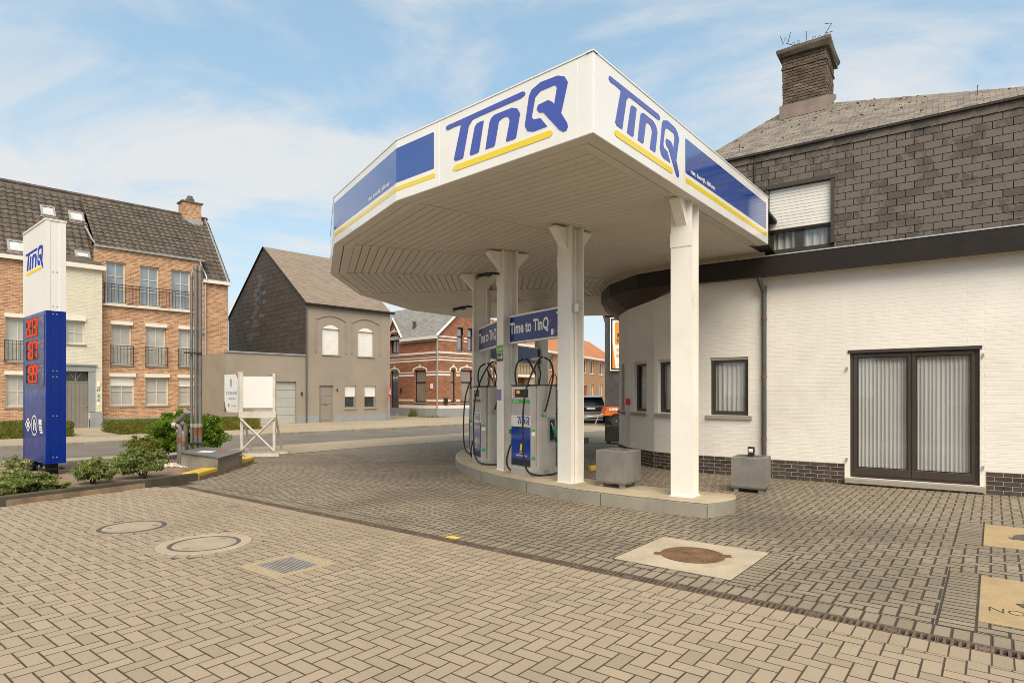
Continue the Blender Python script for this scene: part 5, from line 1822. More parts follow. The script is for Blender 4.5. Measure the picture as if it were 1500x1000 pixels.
for row, z0, z1, lab in (('203', 2.75, 3.09, ('Diesel', 'B7')), ('187', 2.30, 2.65, ('Euro 95', 'E10')), ('199', 1.84, 2.18, ('Super', 'plus 98', 'E5'))):
    z0 += dz; z1 += dz
    MB(F).box(.22, 1.19, z0 - .02, z1 + .02, .006, .0074).obj('display_back', 'screen_dark', bl_)
    for i, c_ in enumerate(row):
        digit(c_, .26 + i * .29, z0, .235, z1 - z0)
    digit('9', 1.125, z1 - .16, .055, .16)
    MB(F).box(.508, .535, z0, z0 + .045, .0085, .011).obj('decimal_point', 'led_red', bl_)
    for i, l_ in enumerate(lab):
        lettering(bl_, l_, 1.60 - .055 * len(l_), 1.60, z1 - .06 - i * .09, z1 - i * .09, F, 'sign_grey', .01, .008)
MB(F).box(.03, PW - .03, 1.70 + dz, 1.712 + dz, .0002, .003).obj('panel_joint', 'pump_dark', bl_)
mb = MB(F)
zc = 1.0 + dz
def ring_poly(mb, cx_, cz2, ro, ri, n=20):
    for i in range(n):
        a0, a1 = 2 * PI * i / n, 2 * PI * (i + 1) / n
        mb.add([(cx_ + r_ * math.cos(a), cz2 + r_ * math.sin(a) * .85, .003) for r_, a in ((ri, a0), (ro, a0), (ro, a1), (ri, a1))], [(0, 1, 2, 3)])
def diamond(mb, cx_, cz2, r, t_):
    P = [(cx_ + r, cz2), (cx_, cz2 + r * .62), (cx_ - r, cz2), (cx_, cz2 - r * .62)]
    Q = [(cx_ + (p[0] - cx_) * t_, cz2 + (p[1] - cz2) * t_) for p in P]
    for i in range(4):
        j = (i + 1) % 4
        mb.add([(*P[i], .003), (*P[j], .003), (*Q[j], .003), (*Q[i], .003)], [(0, 1, 2, 3)])
diamond(mb, .38, zc, .24, .72)
mb.box(.30, .46, zc - .05, zc + .05, .0025, .003)
ring_poly(mb, .87, zc, .24, .205)
mb.add([(.78, zc - .10, .003), (.86, zc - .10, .003), (.93, zc + .12, .003), (.82, zc + .12, .003)], [(0, 1, 2, 3)])
mb.box(.96, 1.02, zc - .1, zc + .06, .0025, .003)
mb.box(1.20, 1.42, zc + .02, zc + .13, .0025, .003); mb.box(1.22, 1.46, zc - .04, zc + .0, .0025, .003)
mb.box(1.24, 1.48, zc - .09, zc - .055, .0025, .003); mb.box(1.30, 1.50, zc - .135, zc - .105, .0025, .003)
mb.obj('card_symbols', 'sign_white', bl_)
FS = T(PW, 0, 0) @ RZ(PI / 2) @ FW
for zz_ in (3.12, 2.05, 1.94, 1.20, .42):
    for xx in (.115, .175):
        MB(FS).cyl((xx, zz_ + dz, -.008), (xx, zz_ + dz, .004), .012, 8).obj('screw', 'galvanised', bl_)
for zz_ in (3.92, 3.27):
    for xx in (.115, .175):
        MB(FS).cyl((xx, zz_ + dz, -.008), (xx, zz_ + dz, .003), .010, 8).obj('screw', 'galvanised', wh_)
for x in (.25, 1.22):
    mb = MB()
    mb.box(x, x + .22, .06, .26, -.05, zb_ - .002)
    mb.obj('leg', 'lamp_black', py)
    MB().box(x - .1, x + .36, -.02, .34, .085, .115).obj('flange', 'lamp_black', py)
    MB().box(x - .1, x + .36, -.02, .34, -.03, .0).obj('foot_plate', 'lamp_black', py)
    for sx in (-.06, .30):
        for sy in (.02, .30):
            MB().cyl((x + sx, sy, .05), (x + sx, sy, .15), .018, 8).obj('anchor_bolt', 'galvanised', py)

# ------------------------------------------------------------------ vent pipes, filler pipes, control box
ven = thing('vent_pipes', 'tall grey tank vent pipes strapped together in front of the bush', 'pipes', T(-7.20, 13.95, .085))
for x, y, h, r in ((-.10, .05, 4.20, .030), (.02, .0, 4.38, .042), (.105, .03, 4.36, .042)):
    MB().cyl((x, y, 0), (x, y, .85), r * 1.06, 12).obj('pipe_foot', 'pipe_grey', ven, smooth=True)
    MB().cyl((x, y, .85), (x, y, h), r, 12).obj('pipe', 'pipe_grey', ven, smooth=True)
    MB().lathe([(r * 1.25, -.05), (r * 1.35, 0), (r * 1.1, .07), (.01, .10)], 12, T(x, y, h)).obj('vent_cap', 'pipe_grey', ven, smooth=True)
    MB().cyl((x, y, .78), (x, y, .86), r * 1.3, 12).obj('union', 'galvanised', ven, smooth=True)
    if x > 0:
        MB().cyl((x, y, .60), (x, y, .77), r * 1.16, 12).obj('rusty_sleeve', 'pipe_rust', ven, smooth=True)
for z in (2.45, .40):
    MB().box(-.22, .17, -.06, .0, z, z + .03).obj('strap', 'rail_iron', ven)
fil = thing('filler_pipes', 'cluster of short grey tank filler pipes with bent capped ends', 'pipes', T(-7.10, 13.25, .085))
for i, (x, y, h, az) in enumerate(((-.08, 0, .80, 1.0), (.02, .06, .86, 1.2), (.05, -.06, .70, 5.6), (-.01, -.08, .82, .4))):
    MB().cyl((x, y, 0), (x, y, h * .62), .045, 12).obj('pipe', 'pipe_grey', fil, smooth=True)
    MB().cyl((x, y, h * .60), (x, y, h * .74), .052, 12).obj('rusty_sleeve', 'pipe_rust', fil, smooth=True)
    dx, dy = math.cos(az) * -1, math.sin(az) * -.3
    MB().tube(smooth_path([(x, y, h * .74), (x, y, h * .92), (x + dx * .04, y + dy * .04, h * 1.02), (x + dx * .1, y + dy * .1, h * 1.05)], 3), .048, 12).obj('elbow', 'pipe_grey', fil, smooth=True)
    MB().tube([(x + dx * .09, y + dy * .09, h * 1.05), (x + dx * .17, y + dy * .17, h * 1.06)], .066, 14).obj('cap', 'galvanised', fil, smooth=True)
MB().tube([(-.14, -.02, .92), (.0, -.05, 1.02), (.13, -.08, 1.14)], .052, 12).obj('coupling', 'pipe_grey', fil, smooth=True)
MB().tube([(.12, -.08, 1.13), (.15, -.08, 1.17)], .078, 14).obj('cap', 'galvanised', fil, smooth=True)
pb = MB()
r_ = random.Random(3)
for i in range(330):
    a, q = r_.uniform(0, 2 * PI), math.sqrt(r_.random())
    x, y = -7.05 + .62 * q * math.cos(a), 13.15 + .42 * q * math.sin(a)
    s = r_.uniform(.012, .03)
    pb.lathe([(s * .7, 0), (s, s * .4), (s * .6, s * .85)], 6, T(x, y, .083 + r_.uniform(0, .02)) @ RZ(a) @ Matrix.Diagonal((1.3, .8, 1, 1)))
pb.obj('white_pebbles', 'pebble', None, kind='stuff', label='white pebbles strewn around the filler pipes', cat='pebbles')
box_ = thing('control_box', 'low concrete box with grey metal lid at the tip of the flower bed', 'utility box', T(-5.87, 12.26, 0) @ RZ(math.atan2(1.5, -.17)))
poly_b = [(0, 0), (1.50, .0), (1.85, .90), (.80, 1.02)]
zt_ = lambda p: .33 + .06 * p[1]
mb = MB()
mb.add([(*p, -.02) for p in poly_b] + [(*p, zt_(p)) for p in poly_b], [(3, 2, 1, 0), (4, 5, 6, 7), (0, 1, 5, 4), (1, 2, 6, 5), (2, 3, 7, 6), (3, 0, 4, 7)])
mb.obj('case', 'kerb_concrete', box_)
big = [(.0 - .06, -.05), (1.52, -.05), (1.93, .95), (.77, 1.08)]
mb = MB()
mb.add([(*p, zt_(p) + .004) for p in big] + [(*p, zt_(p) + .026) for p in big], [(3, 2, 1, 0), (4, 5, 6, 7), (0, 1, 5, 4), (1, 2, 6, 5), (2, 3, 7, 6), (3, 0, 4, 7)])
Fl = T(.1, 0, .335) @ Matrix.Rotation(math.atan(.06), 4, 'X')
lid = mb.obj('lid', 'lid_metal', box_)
MB(Fl).box(.62, .98, .40, .68, .0235, .0245).obj('notice', 'sign_white', lid)
MB(Fl).box(1.0, 1.22, .26, .38, .0235, .0245).obj('red_notice', 'sign_red', lid)
MB(Fl).tube([(1.05, -.055, -.03), (1.08, -.085, -.05), (1.16, -.085, -.05), (1.19, -.055, -.03)], .012, 6).obj('hasp', 'galvanised', lid)

# ------------------------------------------------------------------ sale board on white timber frame
fr_ = thing('sale_board_frame', 'white timber frame with crossed braces carrying two estate boards', 'signboard', T(-7.06, 15.95, 0) @ RZ(rad(3)))
WB = .90
for x in (0, WB - .07):
    MB().box(x, x + .07, 0, .07, 0, 2.15).obj('post', 'wood_white', fr_)
    MB().tube([(x + .035, .07, 1.15), (x + .035 - .02, .75, .03)], .033, 4).obj('rear_strut', 'wood_white', fr_)
for a, b in (((.03, .15), (WB - .03, .98)), ((.03, .98), (WB - .03, .15))):
    MB().tube([(a[0], -.022 if a[1] < .5 else -.06, a[1]), (b[0], -.022 if a[1] < .5 else -.06, b[1])], .030, 4).obj('cross_brace', 'wood_white', fr_)
MB().box(-.02, WB + .02, -.03, -.001, 1.0, 1.16).obj('rail', 'wood_white', fr_)
MB().box(-.05, WB + .1, -.05, .03, 0, .07).obj('foot_beam', 'wood_white', fr_)
MB().box(-.05, WB + .1, .70, .78, 0, .06).obj('foot_beam', 'wood_white', fr_)
MB().box(.07, WB - .07, .02, .035, 1.26, 2.10).obj('board', 'sign_white', fr_)
MB().box(.07, WB - .07, .0, .05, 1.22, 1.259).obj('board_rail', 'wood_grey', fr_)
MB().box(.07, WB - .07, .0, .05, 2.101, 2.13).obj('board_rail', 'wood_grey', fr_)
FB = T(-.005, .03, 0) @ RZ(rad(134))           # second board folds back to the left
sb = MB(FB).box(0, .95, -.02, .02, 1.14, 2.14).obj('board', 'sign_white', fr_)
MB(FB).box(-.03, .04, -.05, .05, 1.14, 2.2).obj('post', 'wood_white', fr_)
Fb2 = FB @ T(.95, .02, 0) @ RZ(PI) @ FW
lettering(sb, 'rosseel', .12, .80, 1.60, 1.72, Fb2, 'sign_grey', .01, .002)
lettering(sb, 'vastgoed', .25, .70, 1.46, 1.54, Fb2, 'sign_grey', .005, .002)
lettering(sb, 'te koop', .45, .75, 1.28, 1.34, Fb2, 'sign_grey', .005, .002)
MB(Fb2).prism([(.20, 1.33), (.28, 1.26), (.36, 1.33), (.28, 1.38)], .0005, .002).obj('small_mark', 'sign_orange', sb)
mb = MB(Fb2)
mb.prism([(.42, 2.05), (.47, 1.99), (.46, 1.84), (.42, 1.77), (.38, 1.84), (.37, 1.99)], .0005, .002)
mb.obj('emblem', 'sign_grey', sb)
MB(Fb2).prism([(.74, 2.14), (.95, 2.14), (.95, 1.75), (.90, 1.95)], .0005, .002).obj('corner_print', 'sign_red', sb)
MB(Fb2).prism([(0, 1.14), (.16, 1.14), (.07, 1.26), (0, 1.45)], .0005, .002).obj('corner_print', 'sign_brown', sb)

# ------------------------------------------------------------------ plants
def leaves(n, sampler, size, seed, curl=.25, up=.3):
    r = np.random.default_rng(seed)
    P = np.array([sampler(r) for _ in range(n)])
    nrm = r.normal(size=(n, 3)); nrm[:, 2] += up
    nrm /= np.linalg.norm(nrm, axis=1)[:, None]
    a = np.cross(nrm, r.normal(size=(n, 3))); a /= np.linalg.norm(a, axis=1)[:, None]
    b = np.cross(nrm, a)
    s = (size * r.uniform(.6, 1.35, n))[:, None]
    V = np.stack([P - a * s, P - b * s * .5 + nrm * s * curl * .3, P + a * s * 1.05 - nrm * s * curl, P + b * s * .5 + nrm * s * curl * .3], 1).reshape(-1, 3)
    return V.tolist(), [(4 * i, 4 * i + 1, 4 * i + 2, 4 * i + 3) for i in range(n)]
def clumpy(rx, ry, rz, cz, seed, shell=.25, lumps=60):
    r0 = random.Random(seed)
    cs = []
    for i in range(lumps):
        a, e = r0.uniform(0, 2 * PI), math.asin(r0.uniform(-.8, 1))
        q = r0.uniform(.40, .95)
        cs.append((q * rx * math.cos(a) * math.cos(e), q * ry * math.sin(a) * math.cos(e), cz + q * rz * math.sin(e), r0.uniform(.13, .30)))
    def f(r):
        c = cs[int(r.integers(0, lumps))]
        v = r.normal(size=3); v /= np.linalg.norm(v)
        q = c[3] * (r.uniform(shell, 1.0))
        return (c[0] + v[0] * q * min(rx, 1), c[1] + v[1] * q * min(ry, 1), max(.02, c[2] + v[2] * q * rz))
    return f
def shrub(name, label, x, y, rx, ry, rz, n, size, mat, seed, stems=5, group=None, core=True, flowers=None, cz=None, lumps=75):
    t = thing(name, label, 'bush' if 'rose' not in name else 'rose', T(x, y, .08), group)
    cz = cz or rz * 1.0
    v, f = leaves(n, clumpy(rx, ry, rz, cz, seed, lumps=lumps), size, seed)
    MB().add(v, f).obj('foliage', mat, t, kind='stuff')
    r = random.Random(seed)
    mb = MB()
    for i in range(stems):
        a = r.uniform(0, 6.28)
        q = r.uniform(.25, .75)
        p1 = (rx * q * math.cos(a), ry * q * math.sin(a), cz + rz * r.uniform(-.2, .6))
        mb.tube([(r.uniform(-.05, .05), r.uniform(-.05, .05), -.02), (p1[0] * .4, p1[1] * .4, p1[2] * .5), p1], .012, 5, None, .005)
    mb.obj('stems', 'stem', t)
    if flowers:
        m_, k_, s_ = flowers
        v, f = [], []
        rr = np.random.default_rng(seed + 5)
        smp = clumpy(rx, ry, rz, cz, seed, .95)
        mb = MB()
        for i in range(k_):
            p = smp(rr)
            for q in range(6):
                a = q * 1.05
                mb.add([(p[0], p[1], p[2]), (p[0] + s_ * math.cos(a), p[1] + s_ * math.sin(a), p[2] + s_ * .5), (p[0] + s_ * 1.2 * math.cos(a + .5), p[1] + s_ * 1.2 * math.sin(a + .5), p[2] + s_ * .8), (p[0] + s_ * math.cos(a + 1.0), p[1] + s_ * math.sin(a + 1.0), p[2] + s_ * .5)], [(0, 1, 2, 3)])
        mb.obj('flowers', m_, t, kind='stuff')
    return t
shrub('round_bush', 'large round glossy green bush behind the vent pipes', -7.95, 15.05, .86, .82, .56, 46000, .034, 'leaf_bush', 21, 14, cz=.56, lumps=150)
shrub('yellow_bush', 'small yellow green bush left of the round bush', -8.35, 13.9, .42, .40, .30, 4200, .024, 'leaf_yellow', 22, 7, cz=.32, flowers=('petal_pink', 5, .02))
shrub('rose_bush', 'loose rose bush nearest the kerb, right of the pylon', -7.15, 10.5, .36, .32, .23, 4600, .027, 'leaf_rose', 23, 8, 'rose bushes in the bed', cz=.22, flowers=('petal_pink', 7, .016))
shrub('rose_bush', 'wider rose bush in front of the yellow green bush', -6.72, 11.15, .48, .38, .29, 6400, .029, 'leaf_rose', 24, 9, 'rose bushes in the bed', cz=.29, flowers=('petal_pink', 8, .016))
shrub('rose_bush', 'low sprawling rose bush at left edge, in front of the pylon', -7.75, 9.55, .66, .42, .20, 7800, .029, 'leaf_rose', 25, 10, 'rose bushes in the bed', cz=.14, flowers=('petal_pink', 7, .018))
shrub('rose_bush', 'small rose bush tucked behind the pylon foot', -9.6, 11.9, .25, .25, .18, 800, .024, 'leaf_rose', 26, 4, 'rose bushes in the bed', cz=.18)
shrub('lavender', 'small purple flowering plant beside the white pebbles', -7.72, 13.7, .24, .16, .09, 500, .014, 'petal_purple', 27, 4, cz=.11)
ho = thing('hosta', 'yellow green broad leaved plant at the right of the low rose bush', 'plant', T(-7.35, 9.95, .085))
r_ = random.Random(9)
hm = []
for i in range(34):
    a = r_.uniform(0, 2 * PI)
    l = r_.uniform(.16, .27)
    el = r_.uniform(.3, .9)
    w_ = l * .27
    vs, fs = [], []
    for k_ in range(5):
        u = k_ / 4
        wd = w_ * math.sin(PI * min(1, u * .95 + .05)) + .002
        z = .02 + l * (u * math.sin(el) - .75 * u * u * .8)
        vs += [(u * l * math.cos(el * .4), -wd, max(z, .01) + .25 * wd), (u * l * math.cos(el * .4), 0, max(z, .01) - .1 * wd), (u * l * math.cos(el * .4), wd, max(z, .01) + .25 * wd)]
    for k_ in range(4):
        for c in (0, 1):
            fs.append((k_ * 3 + c, k_ * 3 + 3 + c, k_ * 3 + 4 + c, k_ * 3 + 1 + c))
    hm.append((vs, fs, RZ(a)))
scatter(ho, 'leaf', hm, 'leaf_hosta', 60)

def hedge(label, x, y, rot, L, Dp, h, seed):
    t = thing('box_hedge', label, 'hedge', T(x, y, .05) @ RZ(rad(rot)), 'clipped hedges before the brick apartments')
    MB().box(.05, L - .05, .05, Dp - .05, 0, h - .05).obj('core', 'leaf_hedge', t)
    rr = np.random.default_rng(seed)
    A = [('t', L * Dp), ('f', L * h), ('l', Dp * h), ('r', Dp * h)]
    tot = sum(a for _, a in A)
    def smp(r):
        u = r.uniform(0, tot)
        for k_, a in A:
            if u < a:
                break
            u -= a
        j = .035
        nz = .04 * math.sin(r.uniform(0, 6.28))
        if k_ == 't':
            return (r.uniform(0, L), r.uniform(0, Dp), h + r.normal(0, j * .7))
        if k_ == 'f':
            return (r.uniform(0, L), r.normal(0, j), r.uniform(0, h))
        if k_ == 'l':
            return (r.normal(0, j), r.uniform(0, Dp), r.uniform(0, h))
        return (L + r.normal(0, j), r.uniform(0, Dp), r.uniform(0, h))
    v, f = leaves(int(tot * 620), smp, .034, seed, up=.5)
    MB().add(v, f).obj('foliage', 'leaf_hedge', t, kind='stuff')
hedge('long low clipped hedge right of the entrance path', -15.2, 23.9, 46, 5.5, 2.9, .46, 31)
hedge('low clipped hedge left of the entrance path, behind the pylon', -22.2, 16.9, 46, 8.4, 2.6, .52, 32)
gw = MB()
r_ = random.Random(8)
for i in range(240):
    q = r_.random()
    cx_, cy_ = (-5.35 + r_.gauss(0, .55), 41.55 + r_.gauss(0, .12)) if q < .4 else (-7.0 + r_.gauss(0, .12), 43.4 + r_.gauss(0, .12))
    h_ = r_.uniform(.05, .22) if q < .4 else r_.uniform(.1, .7)
    gw.add([(cx_ - .02, cy_, .05), (cx_ + .02, cy_, .05), (cx_ + r_.uniform(-.08, .08), cy_, .05 + h_)], [(0, 1, 2)])
gw.obj('weeds', 'leaf_grass', None, kind='stuff', label='weeds growing at the foot of the red brick house', cat='weeds')
# weeds and moss at the foot of the white wall
wd = MB()
r_ = random.Random(17)
for i in range(420):
    s_ = r_.uniform(-2.4, 4.2)
    if .4 < s_ < 2.45 and r_.random() < .3:
        continue
    dd = abs(r_.gauss(0, .03))
    b_ = SM @ Vector((s_, -.03 - dd, 0))
    h_ = r_.uniform(.008, .035) * (2.0 if r_.random() < .05 else 1)
    a_ = r_.uniform(0, 6.28)
    wd.add([(b_.x - .006, b_.y, .0), (b_.x + .006, b_.y, .0), (b_.x + .02 * math.cos(a_), b_.y + .02 * math.sin(a_), h_)], [(0, 1, 2)])
wd.obj('wall_weeds', 'leaf_grass', None, kind='stuff', label='tiny weeds growing along the foot of the white wall', cat='weeds')
# ------------------------------------------------------------------ windows of the far houses
def far_window(parent, x0, x1, z0, z1, frame='frame_cream', pane='cloth_net', F=I4, d=.12, fw=.07, cols=2, rows=2, sill='bluestone', head=None, shutter=0.0, bar_at=None, arch=0.0, out=.06):
    mb = MB(F)
    y = d
    mb.box(x0, x1, y, y + .06, z0, z0 + fw); mb.box(x0, x1, y, y + .06, z1 - fw, z1)
    mb.box(x0, x0 + fw, y, y + .06, z0 + fw, z1 - fw); mb.box(x1 - fw, x1, y, y + .06, z0 + fw, z1 - fw)
    iw, ih = x1 - x0 - 2 * fw, z1 - z0 - 2 * fw
    for c in range(1, cols):
        xx = x0 + fw + iw * c / cols
        mb.box(xx - .018, xx + .018, y, y + .05, z0 + fw, z1 - fw)
    if bar_at is not None:
        zz_ = z0 + (z1 - z0) * bar_at
        mb.box(x0 + fw, x1 - fw, y - .002, y + .052, zz_ - .045, zz_ + .045)
    else:
        for r in range(1, rows):
            zz_ = z0 + fw + ih * r / rows
            mb.box(x0 + fw, x1 - fw, y + .002, y + .045, zz_ - .016, zz_ + .016)
    w = mb.obj('window', frame, parent)
    MB(F).quad((x0 + fw * .5, y + .03, z0 + fw * .5), (x1 - fw * .5, y + .03, z0 + fw * .5), (x1 - fw * .5, y + .03, z1 - fw * .5), (x0 + fw * .5, y + .03, z1 - fw * .5)).obj('pane', pane, w)
    if sill:
        MB(F).box(x0 - .06, x1 + .06, -out, d + .02, z0 - .07, z0 - .003).obj('window_sill', sill, w)
    if head:
        MB(F).box(x0 - .04, x1 + .04, -.10, .08, z1 + .002, z1 + .17).obj('shutter_box', head, w)
    if shutter:
        zs_ = z1 - (z1 - z0) * shutter
        n = max(4, int((z1 - zs_) / .06))
        hh_ = (z1 - zs_) / n
        mb = MB(F)
        for i in range(n):
            mb.box(x0 + .01, x1 - .01, y - .035 + (.004 if i % 2 else 0), y - .015, zs_ + i * hh_ + .002, zs_ + (i + 1) * hh_)
        mb.obj('roller_shutter', 'shutter_white', w)
    return w
def railing(parent, x0, x1, z0, z1, y=-.12, step=.13, name='railing'):
    mb = MB()
    mb.box(x0, x1, y - .015, y + .015, z1 - .03, z1); mb.box(x0, x1, y - .012, y + .012, z0 + .06, z0 + .085)
    mb.box(x0, x1, y - .012, y + .012, z1 - .17, z1 - .15)
    for x in (x0, x1 - .03):
        mb.box(x, x + .03, y - .015, -.001, z1 - .03, z1); mb.box(x, x + .03, y - .015, -.001, z0 + .06, z0 + .085)
        mb.box(x, x + .03, y - .015, y + .015, z0, z1)
    n = int((x1 - x0) / step)
    for i in range(1, n):
        xx = x0 + (x1 - x0) * i / n
        mb.box(xx - .008, xx + .008, y - .008, y + .008, z0 + .06, z1 - .03)
    return mb.obj(name, 'rail_iron', parent)
def tiles(parent, F, w, length, mat, limit, tw=.30, th=.34, holes=(), lo=0.0, cut=None):
    n = 7
    prof = [(i / (n - 1) * tw, .030 * math.sin(2 * PI * (i / (n - 1)) - .6) + .012) for i in range(n)]
    vs = [(x, -.02, z + .040) for x, z in prof] + [(x, th * 1.02, z) for x, z in prof] + [(x, -.02, z + .012) for x, z in prof]
    fs = [(i, i + 1, n + i + 1, n + i) for i in range(n - 1)] + [(2 * n + i, 2 * n + i + 1, i + 1, i) for i in range(n - 1)]
    its = []
    for r in range(int(math.ceil(length / th))):
        for c in range(int(math.ceil(w / tw))):
            x, y_ = c * tw, lo + r * th
            if y_ + th * .8 > length + lo:
                continue
            if any(a < x + tw / 2 < b and e < y_ + th / 2 < g for a, b, e, g in holes):
                continue
            if cut is not None and not cut(x + tw / 2, y_ + th / 2):
                continue
            its.append((vs, fs, F @ T(x, y_, .01)))
    scatter(parent, 'roof_tile', its, mat, limit)

# ------------------------------------------------------------------ brick apartments on the left
AM = T(-15.8, 34.1, .04) @ RZ(math.atan2(.711, .703))
apt = thing('apartment_building', 'orange brick apartment building with white centre bay and dark tiled roof', 'building', AM)
ZE_, XL = 7.72, -13.0
ROWS = dict(w=[(-5.75, -4.91), (-4.28, -3.41), (-2.83, -1.90)], m=[(-5.52, -4.64), (-4.0, -3.09), (-2.47, -1.53)], b=[(-5.58, -4.52), (-4.03, -2.96), (-2.50, -1.46)])
LEFT = [(-9.55, -8.66), (-11.4, -10.5)]
holes = [(a, b, 6.08, 8.10) for a, b in ROWS['w']] + [(a, b, 3.05, 5.02) for a, b in ROWS['m']] + [(a, b, 1.02, 2.45) for a, b in ROWS['b']]
holes += [(a, b, 3.05, 5.02) for a, b in LEFT] + [(a, b, 1.02, 2.45) for a, b in LEFT]
mb = MB()
wall_faces(mb, XL, 0, -.1, ZE_, [h for h in holes if h[3] < ZE_] + [(h[0], h[1], h[2], ZE_) for h in holes if h[3] > ZE_], .14, open_top=ZE_)
wall_faces(mb, -6.25, -1.30, ZE_, 8.72, [(h[0], h[1], ZE_, h[3]) for h in holes if h[3] > ZE_], .14, open_low=ZE_)
mb.quad((0, 0, -.1), (0, 7.4, -.1), (0, 7.4, ZE_), (0, 0, ZE_))
mb.add([(0, 0, ZE_), (0, 7.4, ZE_), (0, 3.7, 12.05)], [(0, 1, 2)])
mb.quad((-1.30, 0, ZE_), (-1.30, 2.0, ZE_), (-1.30, 2.0, 8.72), (-1.30, 0, 8.72))
mb.quad((XL, 0, -.1), (XL, 7.4, -.1), (XL, 7.4, ZE_), (XL, 0, ZE_))
mb.quad((XL, 7.4, -.1), (0, 7.4, -.1), (0, 7.4, ZE_), (XL, 7.4, ZE_))
mb.obj('wall', 'brick_apartment', apt)
MB().box(XL, 0.01, -.02, -.001, -.1, .42).obj('plinth', 'bluestone', apt)
for a, b, c, d in holes:
    up_ = c > 6
    mid_ = 3 < c < 4
    far_window(apt, a, b, c, d, 'frame_cream', 'pane_sky' if up_ else 'cloth_net', rows=2 if not up_ else 3, sill='trim_white' if up_ else 'bluestone', head=None if up_ else 'trim_white', shutter=.32 if (not up_ and not mid_ and (a < -5 and a > -6 or a > -2.6)) else 0.0)
    if mid_:
        railing(apt, a - .06, b + .06, c - .02, c + .95)
for a, b in ((-5.6, -4.6), (-4.0, -3.1), (-2.5, -1.5)):     # soldier courses above the openings
    pass
railing(apt, -5.85, -1.75, 6.02, 7.0, -.14, .15, 'balcony_railing')
MB().box(-5.9, -1.7, -.16, -.001, 5.92, 6.0).obj('balcony_ledge', 'trim_white', apt)
# white projecting bay with the entrance
WX0, WX1, WP = -7.75, -6.0, .5
wh2 = [(-7.42, -6.70, 3.93, 5.02), (-7.52, -6.54, .02, 2.66)]
mb = MB()
wall_faces(mb, WX0, WX1, .42, ZE_ - .1, wh2, .14, T(0, -WP, 0))
mb.quad((WX1, -WP, .0), (WX1, 0, .0), (WX1, 0, ZE_), (WX1, -WP, ZE_))
mb.quad((WX0, 0, .0), (WX0, -WP, .0), (WX0, -WP, ZE_), (WX0, 0, ZE_))
mb.obj('white_bay', 'brick_white', apt)
F = T(0, -WP, 0)
MB(F).box(-6.5, WX1 + .01, -.02, .1, -.1, .75).obj('bay_plinth', 'bluestone', apt)
far_window(apt, *wh2[0], 'frame_cream', 'cloth_net', F, head='trim_white')
mb = MB(F)
mb.box(-6.56, -6.30, -.04, .05, .75, 2.66); mb.box(-7.72, -6.30, -.06, .05, 2.66, 2.92); mb.box(-7.75, -6.22, -.12, .05, 2.92, 3.0)
mb.obj('door_surround', 'bluestone', apt)
dr_ = MB(F).box(-7.52, -6.56, .10, .14, .02, 2.12).obj('front_door', 'door_grey', apt)
its = []
pk = MB().box(-.074, .074, -.012, 0, .04, 2.08)
scatter(dr_, 'door_board', [(pk.v, pk.f, F @ T(-7.44 + i * .16, .10, 0)) for i in range(6)], 'door_grey', 20)
MB(F).cyl((-6.64, .09, 1.02), (-6.64, .03, 1.02), .02, 8).obj('handle', 'galvanised', dr_)
mb = MB(F)
mb.box(-7.52, -6.56, .09, .13, 2.12, 2.20)
for a in range(1, 4):
    x_ = -7.52 + .96 * a / 4
    mb.tube([(-7.04, .10, 2.2), (x_ if a != 2 else -7.04, .10, 2.62)], .018, 5)
fan = mb.obj('fanlight', 'door_grey', apt)
MB(F).quad((-7.52, .13, 2.2), (-6.56, .13, 2.2), (-6.56, .13, 2.66), (-7.52, .13, 2.66)).obj('pane', 'pane_dark', fan)
MB(F).bbox(-7.8, -6.3, -.35, -.05, -.06, .0, .01).obj('door_step', 'bluestone', apt)
lettering(apt, '37', -6.22, -6.08, 1.72, 1.84, F @ FW, 'pump_dark', .02, .006)
MB(F).bbox(-6.20, -6.10, -.06, -.001, 1.95, 2.15, .01).obj('wall_lamp', 'sign_white', apt)
for i in range(3):
    MB(F).box(-6.19, -6.11, -.02, -.001, 1.05 + i * .2, 1.17 + i * .2).obj('bell_plate', ('sign_white', 'sign_grey', 'sticker_green')[i], apt)
# eaves and tiled roof
mb = MB()
mb.box(XL, WX0 - .05, -.22, -.001, ZE_ - .12, ZE_ + .06); mb.box(-1.28, .12, -.22, -.001, ZE_ - .12, ZE_ + .06)
mb.box(WX0 - .05, WX1 + .12, -WP - .22, -WP + .1, ZE_ - .22, ZE_ - .02)
mb.obj('eaves_gutter', 'trim_white', apt)
MB().box(-6.25, -1.22, -.14, .02, 8.722, 8.80).obj('dormer_gutter', 'zinc_light', apt)
pitch = math.atan2(12.05 - ZE_, 3.7)
RL = math.hypot(12.05 - ZE_, 3.7)
rm = MB()
for a_, b_ in ((XL, -6.15), (-1.30, .05)):
    rm.quad((a_, -.15, ZE_ - .15), (b_, -.15, ZE_ - .15), (b_, 3.7, 12.05), (a_, 3.7, 12.05))
rm.quad((XL, 3.7, 12.05), (.05, 3.7, 12.05), (.05, 7.5, ZE_ - .1), (XL, 7.5, ZE_ - .1))
rm.add([(-6.15, 0, 8.73), (-1.30, 0, 8.73), (-1.30, 3.7, 12.07), (-6.15, 3.7, 12.07)], [(0, 1, 2, 3)])
rm.add([(WX0 - .05, -WP - .1, ZE_ - .1), (WX1 + .05, -WP - .1, ZE_ - .1), (WX1 + .05, .4, 8.25), (WX0 - .05, .4, 8.25)], [(0, 1, 2, 3)])
aroof = rm.obj('roof', 'roof_tile', apt)
SKY = [(-7.98, -7.38, 3.40, 4.15), (-6.85, -6.20, 3.36, 4.10), (-9.45, -8.75, .35, 1.1), (-6.92, -6.30, .28, 1.0)]
FR = slope_frame(XL, 0, ZE_, pitch)
